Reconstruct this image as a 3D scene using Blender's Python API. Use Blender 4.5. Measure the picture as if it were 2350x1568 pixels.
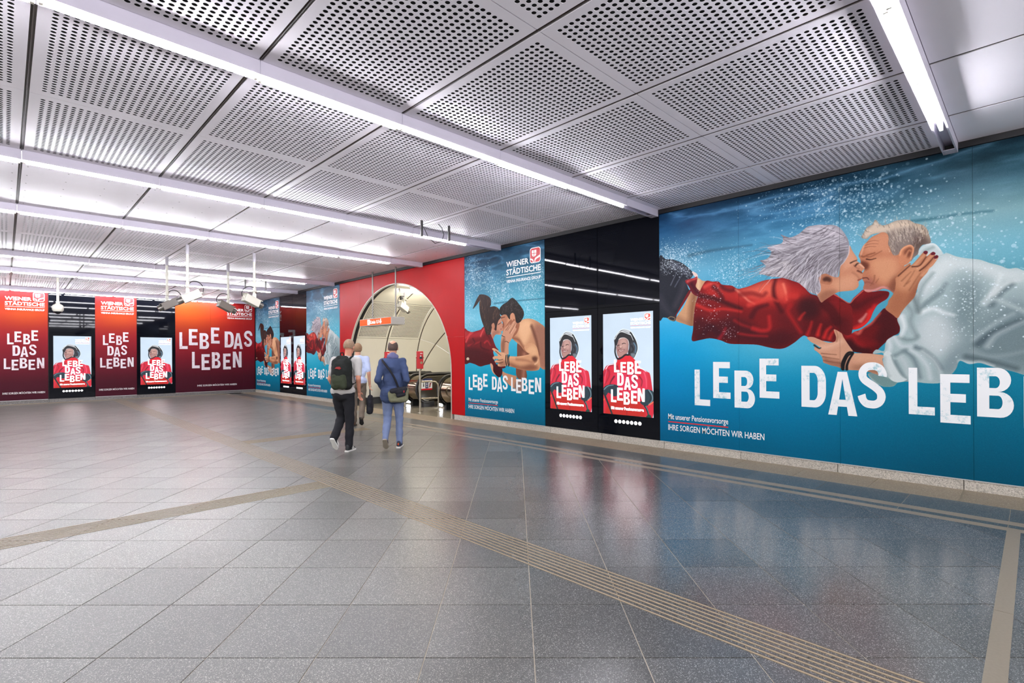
import bpy, bmesh, math, random
import numpy as np
from mathutils import Matrix, Vector, Euler

for _o in list(bpy.data.objects): bpy.data.objects.remove(_o)
SC = bpy.context.scene
COL = SC.collection
rnd = random.Random(4)

# ---------------------------------------------------------------- camera, world, exposure
YAW, ROLL, EYE = 0.777754, -0.00498, 1.5
cam_d = bpy.data.cameras.new('camera'); cam = bpy.data.objects.new('camera', cam_d); COL.objects.link(cam)
_f = Vector((math.sin(YAW), math.cos(YAW), 0)); _r0 = Vector((math.cos(YAW), -math.sin(YAW), 0)); _u0 = Vector((0, 0, 1))
_r = math.cos(ROLL) * _r0 + math.sin(ROLL) * _u0; _u = -math.sin(ROLL) * _r0 + math.cos(ROLL) * _u0
cam.matrix_world = Matrix(((_r.x, _u.x, -_f.x, 0), (_r.y, _u.y, -_f.y, 0), (_r.z, _u.z, -_f.z, EYE), (0, 0, 0, 1)))
cam_d.sensor_width = 36; cam_d.lens = 36 * 1184.6 / 2350; cam_d.shift_y = 30 / 2350; cam_d.clip_end = 200
SC.camera = cam

wd = bpy.data.worlds.new('station_surroundings'); SC.world = wd; wd.use_nodes = True
wd.node_tree.nodes['Background'].inputs[0].default_value = (1.0, 0.97, 0.95, 1)
wd.node_tree.nodes['Background'].inputs[1].default_value = 0.7      # the rest of the concourse, behind and to the left

SC.view_settings.view_transform = 'Standard'; SC.view_settings.look = 'None'
SC.view_settings.exposure = 0.65; SC.view_settings.gamma = 1.0; SC.view_settings.use_curve_mapping = False
SC.cycles.use_denoising = True; SC.cycles.max_bounces = 8; SC.cycles.diffuse_bounces = 5; SC.cycles.glossy_bounces = 4
SC.cycles.sample_clamp_indirect = 6.0; SC.cycles.caustics_reflective = False; SC.cycles.caustics_refractive = False
TUBE = 95.0          # brightness of the fluorescent tubes
SCREEN = 0.86        # brightness of the display screens

# ---------------------------------------------------------------- helpers
def lin(c):
    return tuple(((v / 255) / 12.92 if v / 255 <= 0.04045 else ((v / 255 + 0.055) / 1.055) ** 2.4) for v in c) + (1.0,)

MATS = {}
def mat(name, col, rough=0.5, metal=0.0, spec=0.5, emit=None, strength=0.0, noise=0.0, scale=8.0, bump=0.0, vary=0.0, coat=0.0):
    """principled surface with a little procedural wear"""
    if name in MATS: return MATS[name]
    m = bpy.data.materials.new(name); m.use_nodes = True; nt = m.node_tree; b = nt.nodes['Principled BSDF']
    b.inputs['Base Color'].default_value = lin(col); b.inputs['Roughness'].default_value = rough
    b.inputs['Metallic'].default_value = metal; b.inputs['Specular IOR Level'].default_value = spec
    b.inputs['Coat Weight'].default_value = coat; b.inputs['Coat Roughness'].default_value = 0.08
    if emit is not None:
        b.inputs['Emission Color'].default_value = lin(emit); b.inputs['Emission Strength'].default_value = strength
    if noise or bump:
        g = nt.nodes.new('ShaderNodeNewGeometry'); n = nt.nodes.new('ShaderNodeTexNoise')
        n.inputs['Scale'].default_value = scale; n.inputs['Detail'].default_value = 5
        nt.links.new(g.outputs['Position'], n.inputs['Vector'])
        if noise:
            r = nt.nodes.new('ShaderNodeMapRange'); r.inputs['From Min'].default_value = .3; r.inputs['From Max'].default_value = .7
            r.inputs['To Min'].default_value = 1 - noise; r.inputs['To Max'].default_value = 1 + noise
            mx = nt.nodes.new('ShaderNodeMix'); mx.data_type = 'RGBA'; mx.blend_type = 'MULTIPLY'; mx.inputs[0].default_value = 1
            mx.inputs[6].default_value = lin(col); nt.links.new(n.outputs['Fac'], r.inputs['Value'])
            nt.links.new(r.outputs[0], mx.inputs[7]); nt.links.new(mx.outputs[2], b.inputs['Base Color'])
        if bump:
            bp = nt.nodes.new('ShaderNodeBump'); bp.inputs['Strength'].default_value = bump; bp.inputs['Distance'].default_value = .01
            nt.links.new(n.outputs['Fac'], bp.inputs['Height']); nt.links.new(bp.outputs[0], b.inputs['Normal'])
    MATS[name] = m
    return m

def stone(name, col, fleck, rough=0.25, scale=130.0, vary=0.10, dirt=(120, 108, 92), amount=.5, spec=.5, worn=None, rough_worn=.33):  # worn: tint that paints in reflected light, along with the scuffing
    """polished granite: crystals, flecks, a shade per slab"""
    if name in MATS: return MATS[name]
    m = bpy.data.materials.new(name); m.use_nodes = True; nt = m.node_tree; b = nt.nodes['Principled BSDF']; L = nt.links.new
    g = nt.nodes.new('ShaderNodeNewGeometry')
    v = nt.nodes.new('ShaderNodeTexVoronoi'); v.inputs['Scale'].default_value = scale; L(g.outputs['Position'], v.inputs['Vector'])
    n = nt.nodes.new('ShaderNodeTexNoise'); n.inputs['Scale'].default_value = scale * .55; n.inputs['Detail'].default_value = 3; L(g.outputs['Position'], n.inputs['Vector'])
    big = nt.nodes.new('ShaderNodeTexNoise'); big.inputs['Scale'].default_value = 1.3; big.inputs['Detail'].default_value = 4; L(g.outputs['Position'], big.inputs['Vector'])
    sx = nt.nodes.new('ShaderNodeSeparateColor'); L(v.outputs['Color'], sx.inputs[0])
    cr = nt.nodes.new('ShaderNodeValToRGB'); e = cr.color_ramp.elements
    e[0].position = .0; e[0].color = lin([c * .80 for c in col]); e[1].position = 1; e[1].color = lin(fleck)
    q = e.new(.55); q.color = lin(col); q = e.new(1 - .16 * amount * 2); q.color = lin([c * 1.06 for c in col]); q = e.new(1 - .1 * amount); q.color = lin(fleck)
    ad = nt.nodes.new('ShaderNodeMath'); ad.operation = 'MULTIPLY_ADD'; ad.inputs[1].default_value = .5; ad.inputs[2].default_value = -.25
    L(n.outputs['Fac'], ad.inputs[0]); a2 = nt.nodes.new('ShaderNodeMath'); a2.operation = 'ADD'; a2.use_clamp = True
    L(ad.outputs[0], a2.inputs[0]); L(sx.outputs[0], a2.inputs[1]); L(a2.outputs[0], cr.inputs[0])
    oi = nt.nodes.new('ShaderNodeObjectInfo'); r = nt.nodes.new('ShaderNodeMapRange'); r.inputs['To Min'].default_value = 1 - vary; r.inputs['To Max'].default_value = 1 + vary
    L(oi.outputs['Random'], r.inputs['Value'])
    mx = nt.nodes.new('ShaderNodeMix'); mx.data_type = 'RGBA'; mx.blend_type = 'MULTIPLY'; mx.inputs[0].default_value = 1
    L(cr.outputs[0], mx.inputs[6]); L(r.outputs[0], mx.inputs[7]); last = mx.outputs[2]
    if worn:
        # walked side is scuffed duller; its paler colour paints in reflected tube light
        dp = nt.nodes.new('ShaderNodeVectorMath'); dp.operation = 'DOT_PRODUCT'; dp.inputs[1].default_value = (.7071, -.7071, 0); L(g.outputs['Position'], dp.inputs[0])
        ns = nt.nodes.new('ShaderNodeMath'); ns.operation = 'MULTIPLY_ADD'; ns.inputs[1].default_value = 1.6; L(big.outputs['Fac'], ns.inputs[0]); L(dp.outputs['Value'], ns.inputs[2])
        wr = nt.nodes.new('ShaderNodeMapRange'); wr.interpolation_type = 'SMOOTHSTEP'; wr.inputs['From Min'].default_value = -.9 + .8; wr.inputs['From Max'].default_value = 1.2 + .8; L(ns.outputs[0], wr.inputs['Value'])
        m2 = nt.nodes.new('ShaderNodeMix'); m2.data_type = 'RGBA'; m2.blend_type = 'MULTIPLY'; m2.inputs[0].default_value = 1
        m3 = nt.nodes.new('ShaderNodeMix'); m3.data_type = 'RGBA'; m3.inputs[6].default_value = tuple(worn) + (1,); m3.inputs[7].default_value = (1, 1, 1, 1)  # worn tint: scuffing with reflected light painted in
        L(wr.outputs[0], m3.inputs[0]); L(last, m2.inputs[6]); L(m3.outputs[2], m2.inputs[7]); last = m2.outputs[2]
    L(last, b.inputs['Base Color'])
    rr = nt.nodes.new('ShaderNodeMapRange'); rr.inputs['From Min'].default_value = .3; rr.inputs['From Max'].default_value = .7
    rr.inputs['To Min'].default_value = rough * .94; rr.inputs['To Max'].default_value = rough * 1.06
    b.inputs['Specular IOR Level'].default_value = spec
    L(big.outputs['Fac'], rr.inputs['Value']); L(rr.outputs[0], b.inputs['Roughness'])
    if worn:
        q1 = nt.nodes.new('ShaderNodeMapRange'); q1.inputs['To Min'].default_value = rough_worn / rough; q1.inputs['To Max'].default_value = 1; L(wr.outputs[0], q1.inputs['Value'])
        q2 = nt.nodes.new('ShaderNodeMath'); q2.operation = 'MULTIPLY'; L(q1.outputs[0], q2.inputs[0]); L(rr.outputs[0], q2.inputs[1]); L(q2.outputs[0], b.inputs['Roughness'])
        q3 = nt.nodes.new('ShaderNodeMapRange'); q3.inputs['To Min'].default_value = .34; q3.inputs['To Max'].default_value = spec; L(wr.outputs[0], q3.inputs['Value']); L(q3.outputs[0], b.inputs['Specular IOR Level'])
    MATS[name] = m
    return m

def printed(name, image, rough=0.42, emit=0.0):
    m = bpy.data.materials.new(name); m.use_nodes = True; nt = m.node_tree; b = nt.nodes['Principled BSDF']
    t = nt.nodes.new('ShaderNodeTexImage'); t.image = image; t.extension = 'EXTEND'
    u = nt.nodes.new('ShaderNodeUVMap'); nt.links.new(u.outputs[0], t.inputs[0])
    if emit:
        b.inputs['Base Color'].default_value = (.02, .02, .02, 1); nt.links.new(t.outputs[0], b.inputs['Emission Color']); b.inputs['Emission Strength'].default_value = emit
    else:
        nt.links.new(t.outputs[0], b.inputs['Base Color'])
    b.inputs['Roughness'].default_value = rough; b.inputs['Specular IOR Level'].default_value = .10
    return m

class MB:
    """collects simple solids and links them as one mesh object"""
    def __init__(s): s.v = []; s.f = []; s.uv = None
    def add(s, v, f):
        n = len(s.v); s.v += [tuple(p) for p in v]; s.f += [tuple(i + n for i in q) for q in f]; return s
    def box(s, x0, x1, y0, y1, z0, z1, M=None):
        v = [(x, y, z) for x in (x0, x1) for y in (y0, y1) for z in (z0, z1)]
        if M is not None: v = [M @ Vector(p) for p in v]
        return s.add(v, [(0, 1, 3, 2), (4, 6, 7, 5), (0, 4, 5, 1), (2, 3, 7, 6), (0, 2, 6, 4), (1, 5, 7, 3)])
    def ring_tube(s, path, r, n=8, caps=True, closed=False, radii=None):
        p = [Vector(q) for q in path]; m = len(p); v = []; f = []
        up = Vector((0, 0, 1)); prev = None
        for i in range(m):
            a = p[(i - 1) % m] if (i or closed) else p[i]; b = p[(i + 1) % m] if (i < m - 1 or closed) else p[i]
            t = (b - a).normalized()
            if prev is None:
                x = t.cross(up) if abs(t.z) < .9 else t.cross(Vector((1, 0, 0)))
            else: x = prev - t * prev.dot(t)
            x.normalize(); prev = x; y = t.cross(x)
            rr = radii[i] if radii else r
            for k in range(n):
                an = 2 * math.pi * k / n; v.append(p[i] + (x * math.cos(an) + y * math.sin(an)) * rr)
        for i in range(m if closed else m - 1):
            j = (i + 1) % m
            for k in range(n): f.append((i * n + k, i * n + (k + 1) % n, j * n + (k + 1) % n, j * n + k))
        if caps and not closed:
            f.append(tuple(range(n - 1, -1, -1))); f.append(tuple((m - 1) * n + k for k in range(n)))
        return s.add(v, f)
    def cyl(s, p0, p1, r0, r1=None, n=16):
        r1 = r0 if r1 is None else r1
        return s.ring_tube([p0, p1], r0, n, radii=[r0, r1])
    def lathe(s, prof, c=(0, 0, 0), n=20, M=None):
        """prof: (radius, z) from bottom to top"""
        v = []; f = []; m = len(prof)
        for r, z in prof:
            for k in range(n):
                a = 2 * math.pi * k / n; q = Vector((r * math.cos(a), r * math.sin(a), z))
                if M is not None: q = M @ q
                v.append(q + Vector(c))
        for i in range(m - 1):
            for k in range(n): f.append((i * n + k, i * n + (k + 1) % n, (i + 1) * n + (k + 1) % n, (i + 1) * n + k))
        f.append(tuple(range(n - 1, -1, -1))); f.append(tuple((m - 1) * n + k for k in range(n)))
        return s.add(v, f)
    def ball(s, c, r, n=14, m=9, M=None):
        rx, ry, rz = (r, r, r) if not hasattr(r, '__len__') else r
        v = []; f = []
        for i in range(1, m):
            t = math.pi * i / m
            for k in range(n):
                a = 2 * math.pi * k / n; q = Vector((rx * math.sin(t) * math.cos(a), ry * math.sin(t) * math.sin(a), -rz * math.cos(t)))
                if M is not None: q = M @ q
                v.append(q + Vector(c))
        for i in range(m - 2):
            for k in range(n): f.append((i * n + k, i * n + (k + 1) % n, (i + 1) * n + (k + 1) % n, (i + 1) * n + k))
        b = Vector((0, 0, -rz)); t = Vector((0, 0, rz))
        if M is not None: b = M @ b; t = M @ t
        v += [b + Vector(c), t + Vector(c)]; nb = len(v) - 2
        for k in range(n):
            f.append((nb, (k + 1) % n, k)); f.append((nb + 1, (m - 2) * n + k, (m - 2) * n + (k + 1) % n))
        return s.add(v, f)
    def prism(s, poly, fn, d0, d1):
        """extrude a flat outline; fn(a, b, depth) gives the point"""
        n = len(poly)
        v = [fn(a, b, d0) for a, b in poly] + [fn(a, b, d1) for a, b in poly]
        f = [tuple(range(n)), tuple(range(2 * n - 1, n - 1, -1))] + [(i, n + i, n + (i + 1) % n, (i + 1) % n) for i in range(n)]
        return s.add(v, f)
    def mesh(s, name, m, smooth=0):
        me = bpy.data.meshes.new(name); me.from_pydata(s.v, [], s.f); me.update()
        b = bmesh.new(); b.from_mesh(me); bmesh.ops.recalc_face_normals(b, faces=b.faces); b.to_mesh(me); b.free()
        if m: me.materials.append(m)
        if smooth:
            me.polygons.foreach_set('use_smooth', [True] * len(me.polygons)); me.set_sharp_from_angle(angle=math.radians(smooth))
        return me
    def build(s, name, m, parent=None, smooth=0, bevel=0.0, loc=None):
        o = link(name, s.mesh(name, m, smooth), parent, loc)
        if bevel:
            md = o.modifiers.new('edge', 'BEVEL'); md.width = bevel; md.segments = 2; md.limit_method = 'ANGLE'; md.angle_limit = .7
        return o

def link(name, me, parent=None, loc=None, rot=None):
    o = bpy.data.objects.new(name, me); COL.objects.link(o)
    if parent is not None: o.parent = parent
    if loc is not None: o.location = loc
    if rot is not None: o.rotation_euler = rot
    return o

def tag(o, label, cat, group=None, kind=None):
    o['label'] = label; o['category'] = cat
    if group: o['group'] = group
    if kind: o['kind'] = kind
    return o

def thing(name, label, cat, loc=(0, 0, 0), rotz=0.0, group=None):
    o = bpy.data.objects.new(name, None); o.empty_display_size = .1; COL.objects.link(o)
    o.location = loc; o.rotation_euler = (0, 0, rotz)
    return tag(o, label, cat, group)

def struct(o, label=None):
    o['kind'] = 'structure'
    if label: o['label'] = label
    return o

def copy_tree(o, parent=None):
    c = o.copy(); COL.objects.link(c)
    if parent is not None: c.parent = parent
    for ch in list(o.children): copy_tree(ch, c)
    return c

# ---------------------------------------------------------------- print artwork (numpy painter)
NR = np.random.RandomState(7)

def fbm(w, h, cx, cy, octs=4, seed=0):
    """smooth noise 0..1, cx and cy cells across the sheet"""
    r = np.random.RandomState(seed)
    out = np.zeros((h, w)); amp = 1.0; tot = 0.0
    for o in range(octs):
        gx, gy = max(2, int(cx * 2 ** o)) + 2, max(2, int(cy * 2 ** o)) + 2
        g = r.rand(gy, gx)
        xs = np.linspace(0, gx - 1.001, w); ys = np.linspace(0, gy - 1.001, h)
        xi = xs.astype(int); yi = ys.astype(int); fx = xs - xi; fy = ys - yi
        fx = fx * fx * (3 - 2 * fx); fy = (fy * fy * (3 - 2 * fy))[:, None]
        a = g[yi][:, xi] * (1 - fx) + g[yi][:, xi + 1] * fx
        b = g[yi + 1][:, xi] * (1 - fx) + g[yi + 1][:, xi + 1] * fx
        out += amp * (a * (1 - fy) + b * fy); tot += amp; amp *= 0.55
    return out / tot

def spline(p, closed=True, n=5):
    p = np.asarray(p, float); m = len(p)
    if m < 3: return p
    if closed:
        q = np.vstack([p[-1:], p, p[:2]])
    else:
        q = np.vstack([2 * p[:1] - p[1:2], p, 2 * p[-1:] - p[-2:-1]])
    t = (np.arange(n) / n)[:, None]; out = []
    for i in range(len(q) - 3):
        a, b, c, d = q[i], q[i + 1], q[i + 2], q[i + 3]
        out.append(0.5 * (2 * b + (c - a) * t + (2 * a - 5 * b + 4 * c - d) * t ** 2 + (3 * b - a - 3 * c + d) * t ** 3))
    if not closed: out.append(p[-1:])
    return np.vstack(out)

def box_blur(m, r):
    r = int(r)
    if r < 1: return m
    for ax in (0, 1):
        for _ in range(2):
            c = np.cumsum(np.pad(m, [(r + 1, r) if k == ax else (0, 0) for k in (0, 1)], mode='edge'), axis=ax)
            n = 2 * r + 1
            m = (np.take(c, range(n, c.shape[ax]), ax) - np.take(c, range(0, c.shape[ax] - n), ax)) / n
    return m

class Sheet:
    """a printed sheet: u runs right, z runs up, both in metres"""
    def __init__(s, w, z0, z1, ppm, view=None):
        s.W, s.H = int(round(w * ppm)), int(round((z1 - z0) * ppm))
        s.k, s.z1 = ppm, z1
        s.a = np.zeros((s.H, s.W, 3))
        s.view = view or (1.0, 1.0, 0.0, 0.0)      # scale and shift of the traced figures
    def px(s, p):
        p = np.asarray(p, float); sx, sz, ox, oz = s.view
        return np.stack([(p[:, 0] * sx + ox) * s.k, (s.z1 - (p[:, 1] * sz + oz)) * s.k], 1)
    def mask(s, pts, smooth=True, soft=0):
        p = s.px(pts)
        if smooth: p = spline(p)
        pad = int(soft * s.k * 2) + 2
        x0, y0 = np.floor(p.min(0)).astype(int) - pad; x1, y1 = np.ceil(p.max(0)).astype(int) + pad
        x0, y0, x1, y1 = max(0, x0), max(0, y0), min(s.W, x1), min(s.H, y1)
        if x1 <= x0 or y1 <= y0: return None
        S = 3; w, h = (x1 - x0), (y1 - y0)
        acc = np.zeros((h * S, w + 1))
        q = (p - [x0, y0]) * [1, S]; r = np.roll(q, -1, 0)
        lo = np.minimum(q[:, 1], r[:, 1]); hi = np.maximum(q[:, 1], r[:, 1])
        for j in range(h * S):
            y = j + 0.5
            e = (lo <= y) & (hi > y)
            if not e.any(): continue
            xs = np.sort(q[e, 0] + (y - q[e, 1]) * (r[e, 0] - q[e, 0]) / (r[e, 1] - q[e, 1]))
            for a, b in zip(xs[::2], xs[1::2]):
                a, b = min(max(a, 0), w), min(max(b, 0), w)
                ia, ib = int(a), int(b)
                if ia == ib: acc[j, ia] += b - a
                else:
                    acc[j, ia] += ia + 1 - a; acc[j, ia + 1:ib] += 1
                    if ib < w: acc[j, ib] += b - ib
        m = acc[:, :w].reshape(h, S, w).mean(1)
        if soft: m = box_blur(m, max(1, round(soft * s.k)))
        return (y0, y1, x0, x1, np.clip(m, 0, 1))
    def blend(s, mk, col, alpha=1.0, clip=None):
        if mk is None: return
        y0, y1, x0, x1, m = mk
        m = m * alpha
        if clip is not None: m = m * clip[y0:y1, x0:x1]
        a = s.a[y0:y1, x0:x1]
        col = np.asarray(col, float) / 255.0 if not isinstance(col, np.ndarray) else col[y0:y1, x0:x1]
        a += (col - a) * m[..., None]
    def poly(s, pts, col, alpha=1.0, soft=0, smooth=True, clip=None):
        s.blend(s.mask(pts, smooth, soft), col, alpha, clip)
    def full(s, pts, smooth=True, soft=0):
        f = np.zeros((s.H, s.W)); mk = s.mask(pts, smooth, soft)
        if mk: f[mk[0]:mk[1], mk[2]:mk[3]] = mk[4]
        return f
    def stroke(s, pts, col, w0, w1=None, alpha=1.0, soft=0.0, clip=None, n=6):
        w1 = w0 if w1 is None else w1
        p = spline(s.px(pts), False, n) if len(pts) > 2 else s.px(pts)
        R0, R1 = w0 * s.k / 2, w1 * s.k / 2; sf = max(0.6, soft * s.k)
        pad = max(R0, R1) + sf * 2 + 2
        x0, y0 = np.floor(p.min(0) - pad).astype(int); x1, y1 = np.ceil(p.max(0) + pad).astype(int)
        x0, y0, x1, y1 = max(0, x0), max(0, y0), min(s.W, x1), min(s.H, y1)
        if x1 <= x0 or y1 <= y0: return
        X, Y = np.meshgrid(np.arange(x0, x1) + .5, np.arange(y0, y1) + .5)
        best = np.full(X.shape, -1e9); N = len(p) - 1
        for i in range(N):
            a, b = p[i], p[i + 1]; d = b - a; L = d @ d + 1e-9
            t = np.clip(((X - a[0]) * d[0] + (Y - a[1]) * d[1]) / L, 0, 1)
            dist = np.hypot(X - a[0] - t * d[0], Y - a[1] - t * d[1])
            best = np.maximum(best, R0 + (R1 - R0) * (i + t) / N - dist)
        s.blend((y0, y1, x0, x1, np.clip(best / sf * .5 + .5, 0, 1)), col, alpha, clip)
    def dots(s, pts, rad, col, alpha):
        """small bright bubbles; pts in metres, rad and alpha arrays"""
        p = s.px(pts); col = np.asarray(col, float) / 255.0
        for (x, y), r, al in zip(p, rad * s.k, alpha):
            R = int(r + 2); xi, yi = int(x), int(y)
            if xi - R < 0 or yi - R < 0 or xi + R + 1 > s.W or yi + R + 1 > s.H: continue
            g = np.arange(-R, R + 1)
            d = np.hypot(g[None, :] + xi + .5 - x, g[:, None] + yi + .5 - y)
            m = np.clip(r - d + .6, 0, 1) * al
            a = s.a[yi - R:yi + R + 1, xi - R:xi + R + 1]; a += (col - a) * m[..., None]
    def gradient(s, cols):
        """cols: list of (u fraction, [(t, rgb) ...]); t = 0 at the top"""
        t = (np.arange(s.H) + .5) / s.H; x = (np.arange(s.W) + .5) / s.W
        rows = np.stack([np.stack([np.interp(t, [q[0] for q in st], [q[1][c] for q in st]) for c in range(3)], 1) for _, st in cols])
        us = [c[0] for c in cols]
        i = np.clip(np.searchsorted(us, x) - 1, 0, len(us) - 2)
        f = np.clip((x - np.take(us, i)) / (np.take(us, i + 1) - np.take(us, i)), 0, 1); f = f * f * (3 - 2 * f)
        s.a[:] = (rows[i] * (1 - f)[:, None, None] + rows[i + 1] * f[:, None, None]).transpose(1, 0, 2) / 255.0
    def bubbles(s, n, poly_or_box, rmin, rmax, alpha=0.8, col=(225, 238, 242), seed=1, blob=None):
        r = np.random.RandomState(seed)
        if blob is not None:
            c = np.asarray(blob, float); i = r.randint(0, len(c), n)
            p = np.stack([c[i, 0] + r.randn(n) * c[i, 2], c[i, 1] + r.randn(n) * c[i, 3]], 1)
        else:
            u0, u1, z0, z1 = poly_or_box
            p = np.stack([r.uniform(u0, u1, n), r.uniform(z0, z1, n)], 1)
        s.dots(p, rmin + (rmax - rmin) * r.rand(n) ** 3, col, alpha * (0.25 + 0.75 * r.rand(n)))
    def grain(s, amt=0.012, seed=3):
        r = np.random.RandomState(seed)
        s.a = np.clip(s.a + r.randn(s.H, s.W, 1) * amt, 0, 1)
    def image(s, name):
        im = bpy.data.images.new(name, s.W, s.H, float_buffer=False)
        buf = np.ones((s.H, s.W, 4), np.float32); buf[..., :3] = np.clip(s.a[::-1], 0, 1)
        im.pixels.foreach_set(buf.ravel()); im.update(); im.pack()
        return im

def water(s, cols, seed, tilt=0.0, surf=0.22):
    s.gradient(cols)
    t = ((np.arange(s.H) + .5) / s.H)[:, None]
    asp = s.W / s.H
    n1 = fbm(s.W, s.H, 3 * asp, 14, 5, seed); n2 = fbm(s.W, s.H, 7 * asp, 22, 4, seed + 1)
    ridge = 1 - np.abs(2 * n1 - 1) * 2.2
    top = np.clip(1 - t / surf, 0, 1) ** 0.8
    k = (np.clip(ridge, 0, 1) ** 3 * 0.26 - (n2 - .5) * 0.35) * top
    s.a = s.a * (1 - .28 * np.clip(1 - t / (surf * 1.3), 0, 1))[..., None] + k[..., None] * np.array([.75, .85, .95])  # top of the print darkened to carry the shade under the ceiling
    n3 = fbm(s.W, s.H, 2.2 * asp, 3.5, 4, seed + 2)
    band = np.exp(-((t - surf * 1.6) / 0.2) ** 2)
    s.a += ((n3 - .5) * 0.30 * band)[..., None]
    s.a = np.clip(s.a, 0, 1)

SKIN_D, SKIN_M, SKIN_L = (116, 66, 44), (182, 122, 92), (224, 178, 150)
RED_D, RED_M, RED_L = (66, 14, 18), (138, 24, 26), (206, 62, 50)

def old_couple(s, portrait=False):
    # ----- far sleeve of the woman
    slv = [(2.265,2.136),(2.353,2.195),(2.432,2.241),(2.495,2.192),(2.592,2.119),(2.634,2.172),(2.702,2.238),(2.742,2.268),(2.821,2.235),(2.911,2.239),(2.993,2.215),(2.977,2.144),(2.911,2.096),(2.872,2.060),(2.833,1.984),(2.806,1.907),(2.753,1.839),(2.686,1.795),(2.605,1.790),(2.494,1.827),(2.409,1.879),(2.308,1.950)]
    f = s.full(slv)
    s.poly(slv, (112, 17, 20))
    s.stroke([(2.592,2.111),(2.674,2.073),(2.807,2.142),(2.975,2.206)], (60, 10, 14), .16, .05, .7, .05, f)
    s.stroke([(2.820,1.985),(2.793,1.892),(2.727,1.833),(2.646,1.796)], (205, 38, 34), .09, .05, .9, .02, f)
    s.stroke([(2.859,2.053),(2.826,1.981),(2.806,1.923)], (190, 30, 30), .06, .03, .8, .02, f)
    s.stroke([(2.432,2.234),(2.509,2.179),(2.592,2.115),(2.647,2.171),(2.735,2.256)], (228, 120, 100), .012, .01, .8, .006, f)
    s.stroke([(2.707,1.889),(2.740,1.927),(2.767,1.972)], (196, 130, 120), .045, .02, .8, .012, f)
    s.stroke([(2.309,2.116),(2.395,2.011),(2.423,1.879)], (52, 9, 13), .16, .1, .7, .05, f)
    # ----- trousers, strap and waist of the woman
    wst = [(0.626,2.642),(0.707,2.594),(0.771,2.572),(0.717,2.500),(0.666,2.427),(0.625,2.332),(0.593,2.197),(0.572,2.061),(0.565,1.924),(0.393,1.967),(0.272,2.025),(0.329,2.115),(0.416,2.230),(0.501,2.402),(0.595,2.511)]
    f = s.full(wst); s.poly(wst, (198, 150, 112))
    s.stroke([(0.584,2.375),(0.552,2.181),(0.530,1.925)], (120, 78, 54), .10, .10, .8, .05, f)
    s.stroke([(0.647,2.604),(0.646,2.506),(0.615,2.451)], (235, 206, 170), .05, .03, .7, .03, f)
    s.stroke([(0.307,2.056),(0.436,1.989),(0.561,1.944)], (150, 104, 78), .07, .06, .7, .04, f)
    trs = [(-0.004,3.009),(0.114,2.993),(0.247,2.967),(0.398,2.890),(0.524,2.775),(0.569,2.707),(0.523,2.645),(0.439,2.626),(0.464,2.564),(0.491,2.492),(0.507,2.437),(0.395,2.291),(0.308,2.136),(0.268,2.013),(0.187,2.026),(0.131,2.065),(0.064,2.077),(-0.009,2.094)]
    f = s.full(trs); s.poly(trs, (34, 36, 44))
    s.stroke([(0.247,2.890),(0.376,2.813),(0.513,2.697)], (108, 114, 126), .09, .04, .6, .04, f)
    s.stroke([(0.196,2.575),(0.245,2.667),(0.311,2.781)], (96, 102, 112), .018, .012, .8, .006, f)
    s.stroke([(0.267,2.543),(0.343,2.656),(0.429,2.767)], (86, 92, 104), .018, .012, .8, .006, f)
    s.stroke([(0.418,2.589),(0.374,2.433),(0.265,2.240)], (70, 66, 74), .09, .07, .6, .05, f)
    s.stroke([(-0.003,2.383),(0.110,2.210),(0.242,2.080)], (62, 62, 72), .10, .07, .6, .06, f)
    s.stroke([(0.143,2.061),(0.198,2.082),(0.264,2.054),(0.246,2.019),(0.187,2.030),(0.154,2.056)], (150, 128, 92), .012, .012, .9, .004)
    s.poly([(0.549,2.749),(0.606,2.722),(0.639,2.683),(0.634,2.641),(0.606,2.652),(0.569,2.699)], (226, 196, 186))
    stp = [(0.435,2.615),(0.502,2.639),(0.577,2.647),(0.630,2.661),(0.626,2.587),(0.609,2.510),(0.686,2.421),(0.726,2.373),(0.666,2.360),(0.604,2.377),(0.547,2.425),(0.497,2.521)]
    f = s.full(stp); s.poly(stp, (122, 26, 34)); s.stroke([(0.481,2.602),(0.564,2.623),(0.626,2.642)], (216, 88, 80), .04, .02, .8, .015, f)
    s.stroke([(0.543,2.556),(0.625,2.430),(0.706,2.365)], (54, 14, 26), .09, .06, .8, .04, f)
    s.poly([(0.497,2.462),(0.518,2.424),(0.308,2.124),(0.260,2.079),(0.373,2.273)], (104, 24, 28))
    # ----- red blouse
    drs = [(0.777,2.584),(0.866,2.562),(0.953,2.553),(1.001,2.506),(1.077,2.487),(1.151,2.472),(1.228,2.422),(1.297,2.425),(1.387,2.442),(1.561,2.496),(1.696,2.510),(1.779,2.510),(1.831,2.510),(1.939,2.464),(2.049,2.404),(2.155,2.276),(2.237,2.235),(2.286,2.145),(2.376,2.158),(2.441,2.153),(2.601,2.092),(2.628,1.946),(2.627,1.818),(2.585,1.643),(2.502,1.613),(2.406,1.636),(2.301,1.656),(2.183,1.677),(2.122,1.713),(2.069,1.726),(1.967,1.640),(1.855,1.572),(1.758,1.560),(1.641,1.582),(1.488,1.620),(1.293,1.631),(1.110,1.642),(0.978,1.694),(0.822,1.728),(0.683,1.708),(0.543,1.698),(0.561,1.865),(0.574,2.061),(0.604,2.256),(0.676,2.445),(0.727,2.537)]
    f = s.full(drs)
    s.poly(drs, (112, 20, 22))
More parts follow.
